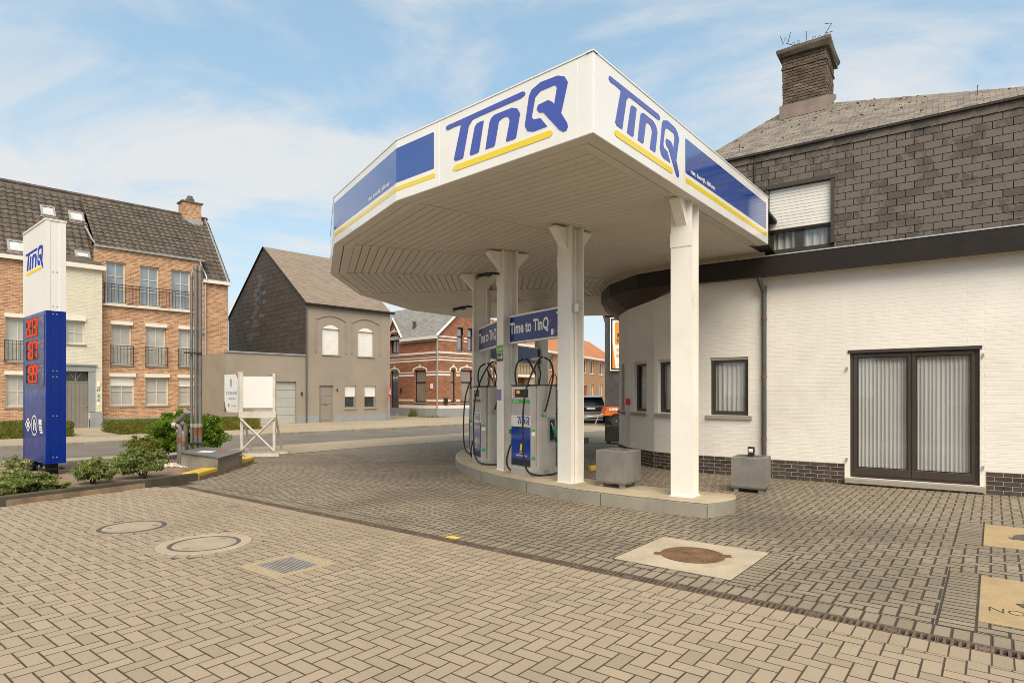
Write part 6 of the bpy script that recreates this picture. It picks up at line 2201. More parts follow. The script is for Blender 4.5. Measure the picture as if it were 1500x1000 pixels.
tiles(aroof, FR, -XL + .05, RL, 'roof_tile', 220, holes=[(a - XL, b - XL, c, d) for a, b, c, d in SKY],
      cut=lambda x, y_: not (-6.2 < x + XL < -1.3))
p2 = math.atan2(12.07 - 8.73, 3.7)
tiles(aroof, slope_frame(-6.15, 0, 8.74, p2), 4.85, math.hypot(12.07 - 8.73, 3.7), 'roof_tile', 80)
for i, (a, b, c, d) in enumerate(SKY):
    mb = MB(FR)
    x0_, x1_ = a - XL, b - XL
    mb.box(x0_, x1_, c, c + .08, 0, .09); mb.box(x0_, x1_, d - .08, d, 0, .09); mb.box(x0_, x0_ + .08, c + .08, d - .08, 0, .09); mb.box(x1_ - .08, x1_, c + .08, d - .08, 0, .09)
    s_ = mb.obj('skylight', 'zinc_light', aroof)
    MB(FR).box(x0_ + .08, x1_ - .08, c + .08, d - .08, .02, .05).obj('pane', 'cloth_white', s_)
    MB(FR).box(x0_ - .05, x1_ + .05, c - .16, c - .002, .035, .055).obj('apron', 'lead', s_)
mb = MB()
for i in range(44):
    x_ = XL + i * .3
    mb.lathe([(.11, 0), (.115, .26), (.10, .31)], 8, T(x_, 3.7, 12.05) @ Matrix.Rotation(PI / 2, 4, 'Y') )
mb.obj('ridge_tiles', 'roof_tile', aroof)
mb = MB()
mb.tube([(-6.1, .05, 8.78), (-6.2, .62, 9.2), (-6.3, 1.6, 10.0)], .05, 5)
mb.tube([(-1.30, .05, 8.78), (-1.30, .9, 9.5)], .05, 6)
mb.obj('flashing', 'zinc_light', aroof)
mb = MB()
mb.tube([(.06, -.12, ZE_ - .05), (.06, 3.7, 12.1)], .07, 4)
mb.obj('verge_trim', 'zinc_light', aroof)
MB().tube(smooth_path([(-1.45, -.10, 8.70), (-1.40, -.12, 8.45), (-1.2, -.12, 8.1), (-1.15, -.25, ZE_ + .05)], 3), .04, 8).obj('downpipe', 'zinc_light', apt, smooth=True)
MB().tube([(-1.18, -.09, ZE_ - .1), (-1.18, -.09, .3)], .045, 10).obj('downpipe', 'zinc_light', apt, smooth=True)
MB().tube(smooth_path([(-1.5, -.1, 5.6), (-1.5, -.12, 5.2), (-1.4, -.12, 4.95), (-1.22, -.1, 4.85)], 3), .04, 8).obj('overflow_pipe', 'zinc_light', apt, smooth=True)
MB().box(0.002, .05, .0, .06, .4, ZE_ - .13).obj('corner_strip', 'zinc_light', apt)
mb = MB()
mb.box(-1.25, -.25, 3.30, 4.1, 11.2, 12.75)
chm = mb.obj('chimney', 'brick_apartment', apt)
MB().box(-1.33, -.17, 3.22, 4.18, 12.75, 12.82).obj('chimney_cap', 'cap_concrete', chm)
for r_c, z_ in ((.30, 12.82), (.24, 12.96), (.16, 13.1)):
    MB().lathe([(r_c, 0), (r_c, .09), (r_c * .8, .13)], 10, T(-.75, 3.7, z_)).obj('pot_stone', 'cap_concrete', chm)
MB().box(-1.3, -.2, 3.2, 3.29, 11.25, 11.75).obj('flashing', 'zinc_light', chm)
# brick paved path to the door
setting('entrance_path', strip([(-15.9, 22.9), (-19.6, 26.6)], [(-15.0, 23.6), (-19.0, 27.6)], .056), 'far_beige')

# ------------------------------------------------------------------ grey rendered house
GA = math.atan2(.717, .697)
grey = thing('grey_house', 'grey rendered house with dark slate gable and white roller shutters', 'house', T(-11.312, 33.825, .03) @ RZ(GA))
GW, GD, GE, GR = 5.48, 10.8, 6.60, 10.55
gh = [(.94, 2.01, 3.85, 5.30), (3.21, 4.29, 3.85, 5.30), (.77, 1.62, .02, 2.10), (2.36, 3.08, .80, 2.10), (3.67, 4.45, .80, 2.10)]
mb = MB()
wall_faces(mb, 0, GW, -.1, GE, gh, .16)
mb.quad((GW, 0, -.1), (GW, GD, -.1), (GW, GD, GE), (GW, 0, GE))
mb.add([(GW, 0, GE), (GW, GD, GE), (GW, GD / 2, GR)], [(0, 1, 2)])
mb.quad((0, GD, -.1), (GW, GD, -.1), (GW, GD, GE), (0, GD, GE))
mb.quad((0, GD, -.1), (0, 0, -.1), (0, 0, GE), (0, GD, GE))
gwall = mb.obj('wall', 'render_grey', grey)
gap = MB().add([(-.01, GD, 3.5), (-.01, 0, 3.5), (-.01, 0, GE), (-.01, GD / 2, GR), (-.01, GD, GE)], [(0, 1, 2, 3, 4)]).obj('gable', 'slate_gap', grey)
# gable slates, some of them newer and paler
Fg = T(0, 0, 0) @ RZ(-PI / 2) @ FW                     # along = -y of the house, out = -x
its, pale = [], []
kk = (GR - GE) / (GD / 2)
for pl in brick_rows(-GD, 0, 3.6, GR, .60, .27, .016):
    pl = clip_poly(clip_poly(pl, -kk, 1, GE + kk * GD), kk, 1, GE)
    if len(pl) < 3 or area(pl) < .01:
        continue
    cx_ = -sum(p[0] for p in pl) / len(pl); cz2 = sum(p[1] for p in pl) / len(pl)
    if 5.6 < cx_ < 6.1 and 7.0 < cz2 < 8.3:
        continue
    v, f, M = block(pl, .008, .003, Fg, .022)
    # a ragged patch round the attic window
    dpt = abs(cx_ - 6.6 + (cz2 - 6.6) * .35) + RND.uniform(-.5, .9) + abs(cz2 - 6.9) * .25
    (pale if dpt < 1.0 and 5.0 < cz2 < 9.1 else its).append((v, f, M))
scatter(gap, 'gable_slate', its, 'gable_slate', 240)
scatter(gap, 'gable_slate', pale, 'gable_slate_pale', 60)
gwn = MB(Fg).box(-6.08, -5.62, 7.02, 8.28, .012, .03).obj('attic_window', 'frame_black', grey)
MB(Fg).box(-6.02, -5.68, 7.08, 8.22, .03, .035).obj('pane', 'pump_dark', gwn)
mb = MB()
ro = .12
def rtri(y_, z_): return (y_, z_)
mb.add([(-.08, -ro, GE - ro * kk + .03), (GW + .1, -ro, GE - ro * kk + .03), (GW + .1, GD / 2, GR + .06), (-.08, GD / 2, GR + .06), (GW + .1, GD + ro, GE - ro * kk + .03), (-.08, GD + ro, GE - ro * kk + .03)], [(0, 1, 2, 3), (3, 2, 4, 5)])
groof = mb.obj('roof', 'slate_grey_roof', grey)
mb = MB()
mb.tube([(-.06, -.1, GE - .02), (-.06, GD / 2, GR + .04), (-.06, GD + .1, GE - .02)], .05, 4)
mb.obj('verge_trim', 'gutter_brown', groof)
MB().box(-.1, GW + .2, -.22, -.02, GE - .10, GE + .02).obj('gutter', 'gutter_brown', grey)
MB().tube([(-.03, -.06, GE - .1), (-.03, -.06, .02)], .045, 8).obj('downpipe', 'zinc_pipe', grey, smooth=True)
mb = MB()
for a, b in ((-.0, .75), (1.66, GW)):
    mb.box(a, b, -.025, -.001, -.1, .42)
mb.obj('plinth', 'bluestone', grey)
for a, b, c, d in gh[:2]:
    cxm = (a + b) / 2
    # raised segmental surround: two legs and a bow
    mb = MB()
    xl_, xr_ = cxm - .98, cxm + .98
    mb.box(xl_, xl_ + .07, -.05, -.001, c + .1, 5.75); mb.box(xr_ - .07, xr_, -.05, -.001, c + .1, 5.75)
    n = 12
    for i in range(n):
        u0, u1 = i / n, (i + 1) / n
        z_ = lambda u: 5.75 + .28 * math.sin(PI * u)
        mb.add([(xl_ + 1.96 * u0, -.05, z_(u0)), (xl_ + 1.96 * u1, -.05, z_(u1)), (xl_ + 1.96 * u1, -.05, z_(u1) + .08), (xl_ + 1.96 * u0, -.05, z_(u0) + .08), (xl_ + 1.96 * u0, -.001, z_(u0)), (xl_ + 1.96 * u1, -.001, z_(u1)), (xl_ + 1.96 * u1, -.001, z_(u1) + .08), (xl_ + 1.96 * u0, -.001, z_(u0) + .08)],
               [(0, 1, 2, 3), (0, 4, 5, 1), (3, 2, 6, 7)])
    mb.obj('window_surround', 'render_grey', grey)
    w = far_window(grey, a, b, c, d, 'frame_cream', 'cloth_white', cols=1, rows=1, shutter=1.0, sill='stone_sill')
    mb = MB()
    n = 12
    pts = [(a + (b - a) * i / n, d + .22 * math.sin(PI * i / n)) for i in range(n + 1)]
    mb.add([(p[0], -.004, p[1]) for p in pts], [tuple(range(n + 1))])
    mb.obj('shutter_arch', 'shutter_white', w)
for a, b, c, d in gh[3:]:
    far_window(grey, a, b, c, d, 'door_taupe', 'pane_dark', cols=1, rows=1, shutter=.5, sill='stone_sill')
a, b, c, d = gh[2]
gd = MB().box(a, b, .10, .14, c, d).obj('front_door', 'door_taupe', grey)
for z0_, z1_ in ((.15, .95), (1.05, 1.45), (1.52, 2.0)):
    MB().box(a + .1, b - .1, .085, .0995, z0_, z1_).obj('door_panel', 'door_taupe', gd)
MB().box(a + .3, b - .3, .075, .0845, 1.0, 1.04).obj('letter_slot', 'brass', gd)
MB().box(a - .1, b + .1, -.15, .1, -.06, .018).obj('door_step', 'bluestone', grey)
MB().bbox(1.82, 1.90, -.06, -.001, 1.80, 1.90, .01).obj('wall_lamp', 'lamp_black', grey)
# garage wing
gar = thing('garage', 'low flat roofed grey garage with pale sectional door', 'garage', T(-11.312, 33.825, .03) @ RZ(GA))
mb = MB()
gdh = (-1.85, -.59, -.0, 2.28)
gdh = (-2.95, -.59, -.0, 2.28)
wall_faces(mb, -4.3, -.012, -.1, 3.70, [gdh], .18)
mb.quad((-4.3, 8, -.1), (-4.3, 0, -.1), (-4.3, 0, 3.70), (-4.3, 8, 3.70))
mb.quad((-4.3, 0, 3.70), (-.012, 0, 3.70), (-.012, 8, 3.70), (-4.3, 8, 3.70))
mb.obj('wall', 'render_grey', gar)
MB().box(-4.36, -.012, -.06, .12, 3.70, 3.78).obj('coping', 'bluestone', gar)
MB().box(-.57, -.014, -.025, -.001, -.1, .42).obj('plinth', 'bluestone', gar)
gdo = MB().box(gdh[0], gdh[1], .155, .17, 0, 2.28).obj('garage_door', 'garage_door', gar)
pn = MB().box(gdh[0] + .01, gdh[1] - .01, .135, .1545, .01, .44)
scatter(gdo, 'door_panel', [(pn.v, pn.f, T(0, 0, .02 + i * .452)) for i in range(5)], 'garage_door', 10)
MB().bbox(-.34, -.26, -.08, -.001, 1.55, 1.72, .01).obj('wall_lamp', 'lamp_black', gar)

# ------------------------------------------------------------------ red brick corner house
RA = math.atan2(.714, .70)
redM = T(-5.03, 41.9, .03) @ RZ(RA)
red = thing('corner_house', 'red brick corner house with cream bands and grey slate roof', 'house', redM)
RW, RD, RE, RR = 6.0, 10.0, 5.80, 8.45
FL = RZ(-PI / 2) @ T(-RD, 0, 0)                       # left facade: x from far end to the corner, y into the house
rh_r = [(1.71, 2.22, 4.65, 6.30), (2.67, 3.15, 4.65, 6.30), (4.1, 4.6, 4.65, 6.30), (1.15, 1.52, 1.03, 3.30), (2.02, 3.12, 1.03, 3.32), (4.0, 5.0, 1.03, 3.32)]
L_ = lambda s: RD - s
rh_l = [(L_(5.62), L_(4.65), 4.62, 6.05), (L_(5.60), L_(4.66), .19, 3.30), (L_(2.70), L_(1.38), 1.03, 3.30)]
mb = MB()
wall_faces(mb, 0, RW, -.1, RE, [(h[0], h[1], h[2], min(h[3], RE)) for h in rh_r], .16, open_top=RE)
xs_ = [0, 1.71, 2.22, 2.67, 3.15, 4.1, 4.6, 6.0]
def gz(x): return RE + (RR - RE) * (1 - abs(x - 3) / 3)
for x0_, x1_ in zip(xs_, xs_[1:]):
    inw = (x0_, x1_) in ((1.71, 2.22), (2.67, 3.15), (4.1, 4.6))
    zb0 = 6.30 if inw else RE
    pts = [(x0_, 0, min(zb0, gz(x0_))), (x1_, 0, min(zb0, gz(x1_))), (x1_, 0, max(gz(x1_), RE))]
    if x0_ < 3 < x1_: pts.append((3, 0, RR))
    pts.append((x0_, 0, max(gz(x0_), RE)))
    mb.add(pts, [tuple(range(len(pts)))])
wall_faces(mb, 0, RD, -.1, RE, [(h[0], h[1], h[2], min(h[3], RE)) for h in rh_l], .16, FL, open_top=RE)
gx0, gx1 = L_(6.05), L_(4.2)
mb.add([(gx0, 0, RE), (L_(5.62), 0, RE), (L_(5.62), 0, 6.05), (L_(4.65), 0, 6.05), (L_(4.65), 0, RE), (gx1, 0, RE), ((gx0 + gx1) / 2, 0, RE + 1.35)], [(0, 1, 2, 6), (2, 3, 6), (3, 4, 5, 6)], FL)
mb.quad((RW, 0, -.1), (RW, RD, -.1), (RW, RD, RE), (RW, 0, RE))
mb.quad((0, RD, -.1), (RW, RD, -.1), (RW, RD, RE), (0, RD, RE))
mb.obj('wall', 'brick_red', red)
def bands(F, L, skips):
    for z0_, z1_, mt in ((.62, .84, 'trim_white'), (1.12, 1.25, 'trim_white'), (2.88, 3.02, 'trim_white'), (3.12, 3.19, 'trim_white'), (3.92, 4.02, 'trim_white'), (4.12, 4.18, 'trim_white'), (4.42, 4.55, 'trim_white'), (5.30, 5.38, 'trim_white'), (5.52, 5.62, 'trim_white')):
        spans = [(0, L)]
        for a, b, c, d in skips:
            if c - .06 < (z0_ + z1_) / 2 < d + .05:
                ns = []
                for s0, s1 in spans:
                    if b <= s0 or a >= s1:
                        ns.append((s0, s1)); continue
                    if s0 < a - .08: ns.append((s0, a - .08))
                    if b + .08 < s1: ns.append((b + .08, s1))
                spans = ns
        mb = MB(F)
        for s0, s1 in spans:
            mb.box(s0 + .003, s1 - .003, -.018, -.001, z0_, z1_)
        if mb.v:
            mb.obj('stone_band', mt, red)
    mb = MB(F)
    mb.box(-.02, L + .02, -.03, -.001, -.1, .61)
    mb.obj('plinth', 'bluestone', red)
bands(I4, RW, rh_r)
bands(FL, RD, rh_l)
def arch_trim(F, x0_, x1_, z):
    mb = MB(F)
    n = 8
    for i in range(n):
        u0, u1 = i / n, (i + 1) / n
        zz_ = lambda u: z + .16 * math.sin(PI * u)
        P = lambda u, e: (x0_ - .12 + (x1_ - x0_ + .24) * u, e, zz_(u))
        p, q = P(u0, -.03), P(u1, -.03)
        mb.add([p, q, (q[0], q[1], q[2] + .10), (p[0], p[1], p[2] + .10)], [(0, 1, 2, 3)])
        mb.add([(p[0], -.03, p[2]), (q[0], -.03, q[2]), (q[0], 0, q[2]), (p[0], 0, p[2])], [(0, 1, 2, 3)])
    xm = (x0_ + x1_) / 2
    for xc in (x0_ - .1, xm, x1_ + .1):
        mb.box(xc - .05, xc + .05, -.04, -.001, z + (.12 if xc == xm else -.12), z + (.36 if xc == xm else .08))
    mb.obj('arch_trim', 'trim_white', red)
for h in rh_r:
    far_window(red, *h, 'frame_black', 'cloth_tan' if h[2] < 3 else 'pane_sky', cols=1, rows=1, bar_at=.62, sill='bluestone', fw=.08)
    if h[2] < 3: arch_trim(I4, h[0], h[1], h[3] + .04)
for h in (rh_l[0], rh_l[2]):
    far_window(red, *h, 'frame_black', 'cloth_tan', FL, cols=2 if h[2] > 3 else 1, rows=1, bar_at=.62 if h[2] < 3 else None, sill='bluestone', fw=.09)
for h in rh_l:
    if h[2] < 3 or True: arch_trim(FL, h[0], h[1], h[3] + .03)
a, b, c, d = rh_l[1]
rd_ = MB(FL).box(a, b, .10, .14, c, d).obj('front_door', 'door_black', red)
MB(FL).box(a + .1, b - .1, .085, .0995, 2.55, 3.1).obj('fanlight', 'pane_dark', rd_)
MB(FL).box(a + .12, b - .12, .085, .0995, .35, 1.2).obj('door_panel', 'door_black', rd_)
for i in range(4):
    MB(FL).box(a + .2 + i * .15, a + .28 + i * .15, .08, .0845, 2.75, 2.92).obj('fanlight_print', 'sign_white', rd_)
MB(FL).box(a - .1, b + .1, -.3, .1, -.06, .17).obj('door_step', 'bluestone', red)
MB(FL).bbox(b + .32, b + .45, -.12, -.001, 1.75, 2.05, .02).obj('wall_lamp', 'lamp_black', red)
MB(FL).bbox(L_(.85), L_(.55), -.04, -.001, 2.0, 2.35, .01).obj('wall_box', 'trim_white', red)
MB().bbox(.45, .75, -.14, -.001, .95, 1.35, .01).obj('letter_box', 'lamp_black', red)
mb = MB()
ov = .25
kz = (RR - RE) / 3
mb.add([(-ov, -.12, RE - ov * kz), (-ov, RD, RE - ov * kz), (3, RD, RR), (3, -.12, RR), (RW + ov, RD, RE - ov * kz), (RW + ov, -.12, RE - ov * kz)], [(1, 0, 3, 2), (2, 3, 5, 4)])
cy0_, cy1_ = 4.2, 6.05
cm_ = (cy0_ + cy1_) / 2
mb.add([(-.15, cy0_ - .15, RE - .05), (-.15, cm_, RE + 1.42), (1.6, cm_, RE + 1.42), (-.15, cy1_ + .15, RE - .05), (.3, cy0_ - .15, RE - .02), (.3, cy1_ + .15, RE - .02)], [(0, 1, 2, 4), (1, 3, 5, 2)])
rroof = mb.obj('roof', 'slate_blue_roof', red)
mb = MB()
mb.tube([(-ov, -.14, RE - ov * kz), (3, -.14, RR), (RW + ov, -.14, RE - ov * kz)], .10, 4)
mb.tube([(-.16, cy0_ - .2, RE - .1), (-.16, cm_, RE + 1.38), (-.16, cy1_ + .2, RE - .1)], .09, 4)
mb.obj('barge_board', 'trim_white', rroof)
MB().box(-ov - .05, -ov + .12, -.1, cy0_ - .1, RE - ov * kz - .18, RE - ov * kz + .03).obj('gutter', 'trim_white', red)
MB().box(.65, .85, 3.6, 3.8, RE + .4, RE + 1.15).obj('roof_vent', 'zinc_pipe', rroof)
MB().tube([(-.06, .03, RE - .2), (-.06, .03, 0)], .055, 8).obj('downpipe', 'zinc_light', red, smooth=True)

# ------------------------------------------------------------------ low ochre building and the row beyond
nb = thing('ochre_building', 'low ochre brick building with white bands seen between the pumps', 'building', redM @ T(6.03, .3, 0))
mb = MB()
wall_faces(mb, 0, 3.9, -.1, 5.5, [(.5, 3.4, 0, 2.95)], .6)
mb.quad((3.9, 0, -.1), (3.9, 6, -.1), (3.9, 6, 5.5), (3.9, 0, 5.5))
mb.quad((0, 0, 5.5), (3.9, 0, 5.5), (3.9, 6, 5.5), (0, 6, 5.5))
mb.quad((0, 6, -.1), (3.9, 6, -.1), (3.9, 6, 5.5), (0, 6, 5.5))
mb.obj('wall', 'brick_ochre', nb)
MB().box(.5, 3.4, .58, .6, 0, 2.95).obj('recess', 'door_redbrown', nb)
far_window(nb, 1.9, 3.1, .9, 2.4, 'trim_white', 'pane_dark', T(0, .45, 0), cols=1, rows=1, sill=None)
MB().box(-.05, 3.95, -.12, -.001, 2.96, 3.16).obj('white_band', 'trim_white', nb)
MB().box(-.05, 3.95, -.15, -.001, 5.25, 5.56).obj('roof_fascia', 'trim_white', nb)
railing(nb, .2, 3.7, 3.17, 4.0, -.1, .35)

OM = T(3.0, 58.7, .03) @ RZ(math.atan2(.893, .45))
def row_house(label, x0_, x1_, wins, door=None, hip=False):
    t = thing('terraced_house', label, 'house', OM, 'terraced brick houses beyond the forecourt')
    mb = MB()
    wall_faces(mb, x0_, x1_, -.1, 5.9, wins + ([door] if door else []), .15)
    mb.quad((x1_, 0, -.1), (x1_, 8, -.1), (x1_, 8, 5.9), (x1_, 0, 5.9))
    mb.quad((x0_, 8, -.1), (x0_, 0, -.1), (x0_, 0, 5.9), (x0_, 8, 5.9))
    mb.add([(x1_, 0, 5.9), (x1_, 8, 5.9), (x1_, 4, 8.6)], [(0, 1, 2)])
    mb.add([(x0_, 0, 5.9), (x0_, 8, 5.9), (x0_, 4, 8.6)], [(2, 1, 0)])
    mb.quad((x0_, 8, -.1), (x1_, 8, -.1), (x1_, 8, 5.9), (x0_, 8, 5.9))
    mb.obj('wall', 'brick_orange', t)
    mb = MB()
    mb.add([(x0_, -.3, 5.75), (x1_, -.3, 5.75), (x1_, 4, 8.65), (x0_, 4, 8.65), (x0_, 8.3, 5.75), (x1_, 8.3, 5.75)], [(0, 1, 2, 3), (3, 2, 5, 4)])
    mb.obj('roof', 'tile_orange', t)
    MB().box(x0_, x1_, -.42, -.02, 5.62, 5.84).obj('gutter', 'trim_white', t)
    for w_ in wins:
        far_window(t, *w_, 'trim_white', 'pane_dark' if w_[2] > 3 else 'cloth_tan', cols=1, rows=1, sill='trim_white')
    if door:
        MB().box(door[0], door[1], .1, .14, door[2], door[3]).obj('front_door', 'door_redbrown', t)
    return t
row_house('orange brick house with tiled roof seen left of the white column', -3, 9.4, [(-.5, .4, 4.0, 5.5), (1.4, 2.4, 4.0, 5.5), (4.0, 5.0, 4.0, 5.5), (-.5, .5, .6, 2.7), (2, 3.2, .6, 2.7)])
row_house('orange brick terraced house behind the parked car, with red brown door', 9.5, 15.4, [(10.9, 12.1, 4.0, 5.5), (13.2, 14.5, 4.0, 5.5), (13.2, 14.5, .5, 2.75)], (11.2, 12.3, .0, 2.6))
row_house('orange brick terraced house furthest right beside the dark gable', 15.5, 24, [(16.4, 17.8, 4.0, 5.5), (19.2, 20.6, 4.0, 5.5), (16.4, 17.8, .45, 2.8)])
MB(OM).cyl((17.2, 4, 8.3), (17.2, 4, 9.9), .22, 8).obj('chimney_pipe', 'gutter_brown', None, label='dark chimney pipe on the orange tiled roof', cat='chimney')

# ------------------------------------------------------------------ dark slated gable with billboard
DM = T(4.88, 32.3, 0) @ RZ(rad(-10.5))
dk = thing('dark_gable_house', 'house end clad in anthracite diamond slates behind the bay', 'house', DM)
body = MB().box(0, 9, 0, 8, -.1, 5.75).obj('wall', 'slate_anthracite', dk)
its = []
dl_ = .62
for i in range(-1, 8):
    for j in range(-1, 20):
        cx_ = i * dl_ + (dl_ / 2 if j % 2 else 0)
        cz2 = j * dl_ / 2
        pl = [(cx_ + dl_ / 2 - .012, cz2), (cx_, cz2 + dl_ / 2 - .012), (cx_ - dl_ / 2 + .012, cz2), (cx_, cz2 - dl_ / 2 + .012)]
        for e in ((-1, 0, 0), (1, 0, 4.0), (0, -1, 0), (0, 1, 5.7)):
            pl = clip_poly(pl, *e)
            if len(pl) < 3: break
        if len(pl) >= 3 and area(pl) > .01:
            its.append(block(pl, .01, .004, FW, .014, .006))
scatter(body, 'diamond_slate', its, 'slate_anthracite', 120)
MB().box(-.12, 9.1, -.15, 8.1, 5.76, 5.92).obj('roof_edge', 'zinc_light', dk)
bb = thing('billboard', 'white and orange advertising banner in a metal frame on the dark gable', 'billboard', DM @ T(.27, -.12, 2.85))
mb = MB()
for a, b, c, d in ((0, 3.6, 0, .05), (0, 3.6, 2.72, 2.77), (0, .05, .05, 2.72), (3.55, 3.6, .05, 2.72)):
    mb.box(a, b, -.04, .04, c, d)
mb.obj('frame', 'sign_white', bb)
bn = MB().box(.13, 3.47, -.01, .01, .13, 2.64).obj('banner', 'sign_white', bb)
FB_ = T(0, -.011, 0) @ FW
MB(FB_).prism([(.13, .13), (.30, .13), (.13, 1.5)], .0005, .002).obj('orange_wedge', 'sign_orange', bn)
panel_pts = [(.31, 1.35), (1.6, 1.35), (1.6, 2.55), (.31, 2.55), (.26, 2.5), (.26, 1.40)]
MB(FB_).prism(panel_pts, .0005, .002).obj('orange_field', 'sign_orange', bn)
lettering(bn, 'M', .38, .62, 1.76, 1.96, FB_, 'pump_dark', .03, .004)
lettering(bn, 'H', .38, .58, 1.48, 1.68, FB_, 'pump_dark', .03, .004)
lettering(bn, 'SP', .33, .62, .98, 1.16, FB_, 'sign_orange', .03, .004)
lettering(bn, 'BI', .33, .58, .70, .88, FB_, 'sign_orange', .03, .004)
lettering(bn, 'mu', .36, .60, .24, .36, FB_, 'sign_grey', .0, .004)
mb = MB()
for i in range(9):
    mb.box(.02, .14, -.014, .014, .25 + i * .28, .265 + i * .28)
mb.obj('lacing', 'rail_iron', bb)

# ------------------------------------------------------------------ trailer and car
tr_ = thing('trailer', 'orange trailer with spoked wheel parked before the dark gable', 'trailer', T(4.70, 30.9, 0) @ RZ(rad(2)))
mb = MB()
mb.prism([(-.05, .55), (.10, .98), (2.6, .98), (2.6, .55)], -.6, .6, T(0, .7, 0) @ FW)
mb.obj('body', 'trailer_orange', tr_)
mb = MB()
n = 10
for i in range(n):
    a0, a1 = PI * i / n, PI * (i + 1) / n
    P = lambda r_, a, y_: (.55 + r_ * math.cos(a), y_, .30 + r_ * math.sin(a))
    mb.add([P(.36, a0, -.05), P(.36, a1, -.05), P(.36, a1, .2), P(.36, a0, .2)], [(0, 1, 2, 3)])
    mb.add([P(.36, a0, -.05), P(.36, a1, -.05), P(.33, a1, -.05), P(.33, a0, -.05)], [(0, 1, 2, 3)])
mb.obj('mudguard', 'lamp_black', tr_)
def wheel(parent, F, r, w, rim_mat='alloy'):
    o = MB(F @ Matrix.Rotation(PI / 2, 4, 'X')).lathe([(r * .62, -w / 2), (r * .93, -w / 2), (r, -w / 3), (r, w / 3), (r * .93, w / 2), (r * .62, w / 2)], 24).obj('wheel', 'rubber', parent, smooth=True)
    rm_ = MB(F @ Matrix.Rotation(PI / 2, 4, 'X')).lathe([(r * .62, -w / 2 + .01), (r * .60, w / 2 - .005), (r * .52, w / 2 - .02), (r * .2, w / 2 - .03), (r * .14, w / 2 + .005), (.01, w / 2 + .005)], 24).obj('rim', rim_mat, o, smooth=True)
    mb = MB(F)
    for i in range(5):
        a = 2 * PI * i / 5
        mb.cyl((r * .38 * math.cos(a), -w / 2 - .002, r * .38 * math.sin(a)), (r * .38 * math.cos(a), -w / 2 + .028, r * .38 * math.sin(a)), r * .10, 8)
    mb.obj('rim_hole', 'pump_dark', o)
    return o
wheel(tr_, T(.55, .05, .28), .28, .17)
MB().tube([(-.02, .5, .62), (-.25, .5, .55), (-.45, .5, .05)], .03, 6).obj('prop_stand', 'galvanised', tr_)
MB().tube([(.0, .6, .55), (-.9, .7, .48)], .035, 6).obj('drawbar', 'galvanised', tr_)
pl_ = MB().box(.22, .62, .075, .0985, .80, .92).obj('label_plate', 'sign_white', tr_)
lettering(pl_, 'Boels', .27, .57, .83, .90, T(0, .075, 0) @ FW, 'pump_dark', .03, .002)
lettering(tr_, '4x4', .70, .88, .82, .90, T(0, .0995, 0) @ FW, 'sign_white', .02, .002)

car = thing('parked_car', 'black sport utility car parked with its rear to the camera', 'car', T(4.62, 35.9, -.02) @ RZ(rad(-9)))
# local: x across, y forward (away from the camera), z up; origin at rear axle line on the ground
CWd, CLn = .90, 4.3
def loft(secs, mat, name, parent):
    vs, fs = [], []
    m = len(secs[0])
    for s_ in secs:
        vs += s_
    for i in range(len(secs) - 1):
        for k_ in range(m - 1):
            fs.append((i * m + k_, i * m + k_ + 1, (i + 1) * m + k_ + 1, (i + 1) * m + k_))
    fs.append(tuple(range(m)))
    fs.append(tuple((len(secs) - 1) * m + k_ for k_ in range(m)))
    return MB().add(vs, fs).obj(name, mat, parent, smooth=True)
def sec(y_, hw, z0_, z1_, top):
    return [(-hw * .92, y_, z0_), (-hw, y_, z0_ + .22), (-hw, y_, z1_ - .18), (-hw * .95, y_, z1_), (hw * .95, y_, z1_), (hw, y_, z1_ - .18), (hw, y_, z0_ + .22), (hw * .92, y_, z0_)]
secs = [sec(-.80, .78, .42, .88, 0), sec(-.70, .86, .34, 1.02, 0), sec(-.35, .90, .28, 1.06, 0), sec(.6, .91, .26, 1.03, 0), (sec(2.0, .91, .26, .99, 0)), sec(3.0, .89, .28, .95, 0), sec(3.4, .78, .34, .80, 0)]
loft(secs, 'car_black', 'body', car)
def cab(y_, hw0, hw1, z0_, z1_):
    return [(-hw0, y_, z0_), (-hw1, y_, z1_ - .04), (-hw1 * .9, y_, z1_), (hw1 * .9, y_, z1_), (hw1, y_, z1_ - .04), (hw0, y_, z0_)]
loft([cab(-.66, .82, .72, .98, 1.04), cab(-.42, .80, .64, .98, 1.40), cab(-.15, .80, .63, .98, 1.50), cab(.7, .80, .64, .98, 1.53), cab(1.3, .80, .62, .98, 1.46), cab(2.1, .80, .70, .96, 1.02)], 'car_glass', 'windows', car)
loft([cab(-.50, .66, .655, 1.44, 1.48), cab(-.15, .66, .655, 1.49, 1.545), cab(.7, .66, .66, 1.51, 1.57), cab(1.25, .64, .63, 1.45, 1.50)], 'car_black', 'roof', car)
MB().box(-.62, .62, -.60, -.30, 1.455, 1.49).obj('spoiler', 'car_black', car)
mb = MB(); mb.bbox(-.80, .80, -.86, -.60, .40, .66, .03); mb.obj('bumper', 'car_grey', car)
MB().box(-.50, .50, -.875, -.862, .44, .52).obj('skid_plate', 'alloy', car)
for s_ in (-1, 1):
    MB().bbox(min(s_ * .46, s_ * .84), max(s_ * .46, s_ * .84), -.83, -.70, .86, .98, .02).obj('tail_light', 'car_red', car)
    wheel(car, T(s_ * .80, 0, .35) @ RZ(0 if s_ > 0 else 0) @ RZ(PI / 2), .35, .22)
    wheel(car, T(s_ * .80, 2.65, .35) @ RZ(PI / 2), .35, .22)
    MB().bbox(min(s_ * .92, s_ * 1.08), max(s_ * .92, s_ * 1.08), 1.45, 1.6, 1.0, 1.14, .02).obj('side_mirror', 'car_black', car)
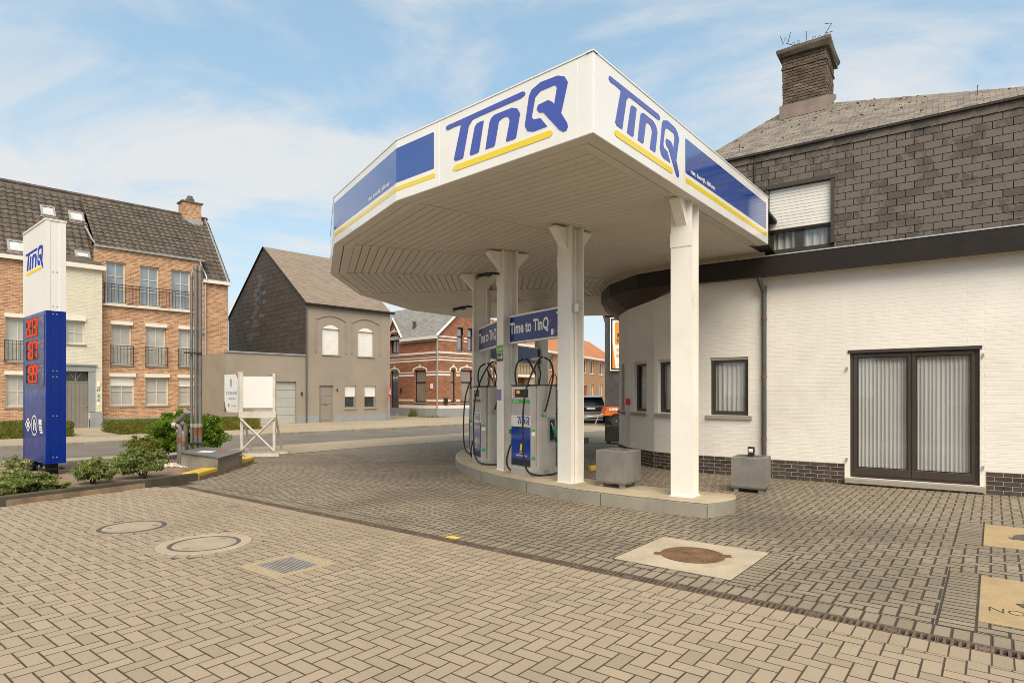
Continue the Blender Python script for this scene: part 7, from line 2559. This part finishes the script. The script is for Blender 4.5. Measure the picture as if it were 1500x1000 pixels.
plq = MB().box(-.26, .26, -.832, -.818, .80, .90).obj('licence_plate', 'sign_white', car)
MB().box(-.26, -.22, -.834, -.8325, .80, .90).obj('plate_band', 'logo_blue', plq)
lettering(car, 'EVOQUE', -.30, .30, .925, .96, T(0, -.80, 0) @ FW, 'alloy', .0, .012)

# ------------------------------------------------------------------ warning sign at the corner of the grey house
ts = thing('road_sign', 'triangular warning sign on a grey pole at the corner of the grey house', 'road sign', T(-7.45, 37.2, .04) @ RZ(rad(88)))
MB().cyl((0, 0, 0), (0, 0, 2.45), .04, 8).obj('pole', 'zinc_light', ts, smooth=True)
MB(T(0, -.05, 0) @ FW).prism([(-.42, 1.50), (.42, 1.50), (0, 2.24)], 0, .02).obj('plate', 'sign_red', ts)
MB(T(0, -.0705, 0) @ FW).prism([(-.27, 1.58), (.27, 1.58), (0, 2.05)], 0, .003).obj('white_field', 'sign_white', ts)

# ------------------------------------------------------------------ brick house across the road behind the camera, mirrored in the glass doors
om = T(-3.5, -22.5, 0) @ RZ(rad(144))
oh = thing('opposite_house', 'red brick house mirrored in the glass of the french doors', 'house', om)
ohw = [(1.2 + i * 2.6, 2.4 + i * 2.6, z_, z_ + 1.8) for i in range(5) for z_ in (1.0, 4.0)]
mb = MB()
wall_faces(mb, 0, 14, -.1, 6.6, ohw, .15)
mb.quad((0, 8, -.1), (0, 0, -.1), (0, 0, 6.6), (0, 8, 6.6))
mb.quad((14, 0, -.1), (14, 8, -.1), (14, 8, 6.6), (14, 0, 6.6))
mb.obj('wall', 'brick_red', oh)
MB().add([(-.2, -.3, 6.5), (14.2, -.3, 6.5), (14.2, 4, 9.6), (-.2, 4, 9.6), (-.2, 8.3, 6.5), (14.2, 8.3, 6.5)], [(0, 1, 2, 3), (3, 2, 5, 4)]).obj('roof', 'tile_orange', oh)
MB().box(0, 14, -.04, -.001, 3.2, 3.5).obj('stone_band', 'trim_white', oh)
for w_ in ohw:
    far_window(oh, *w_, 'trim_white', 'pane_sky', cols=2, rows=1)
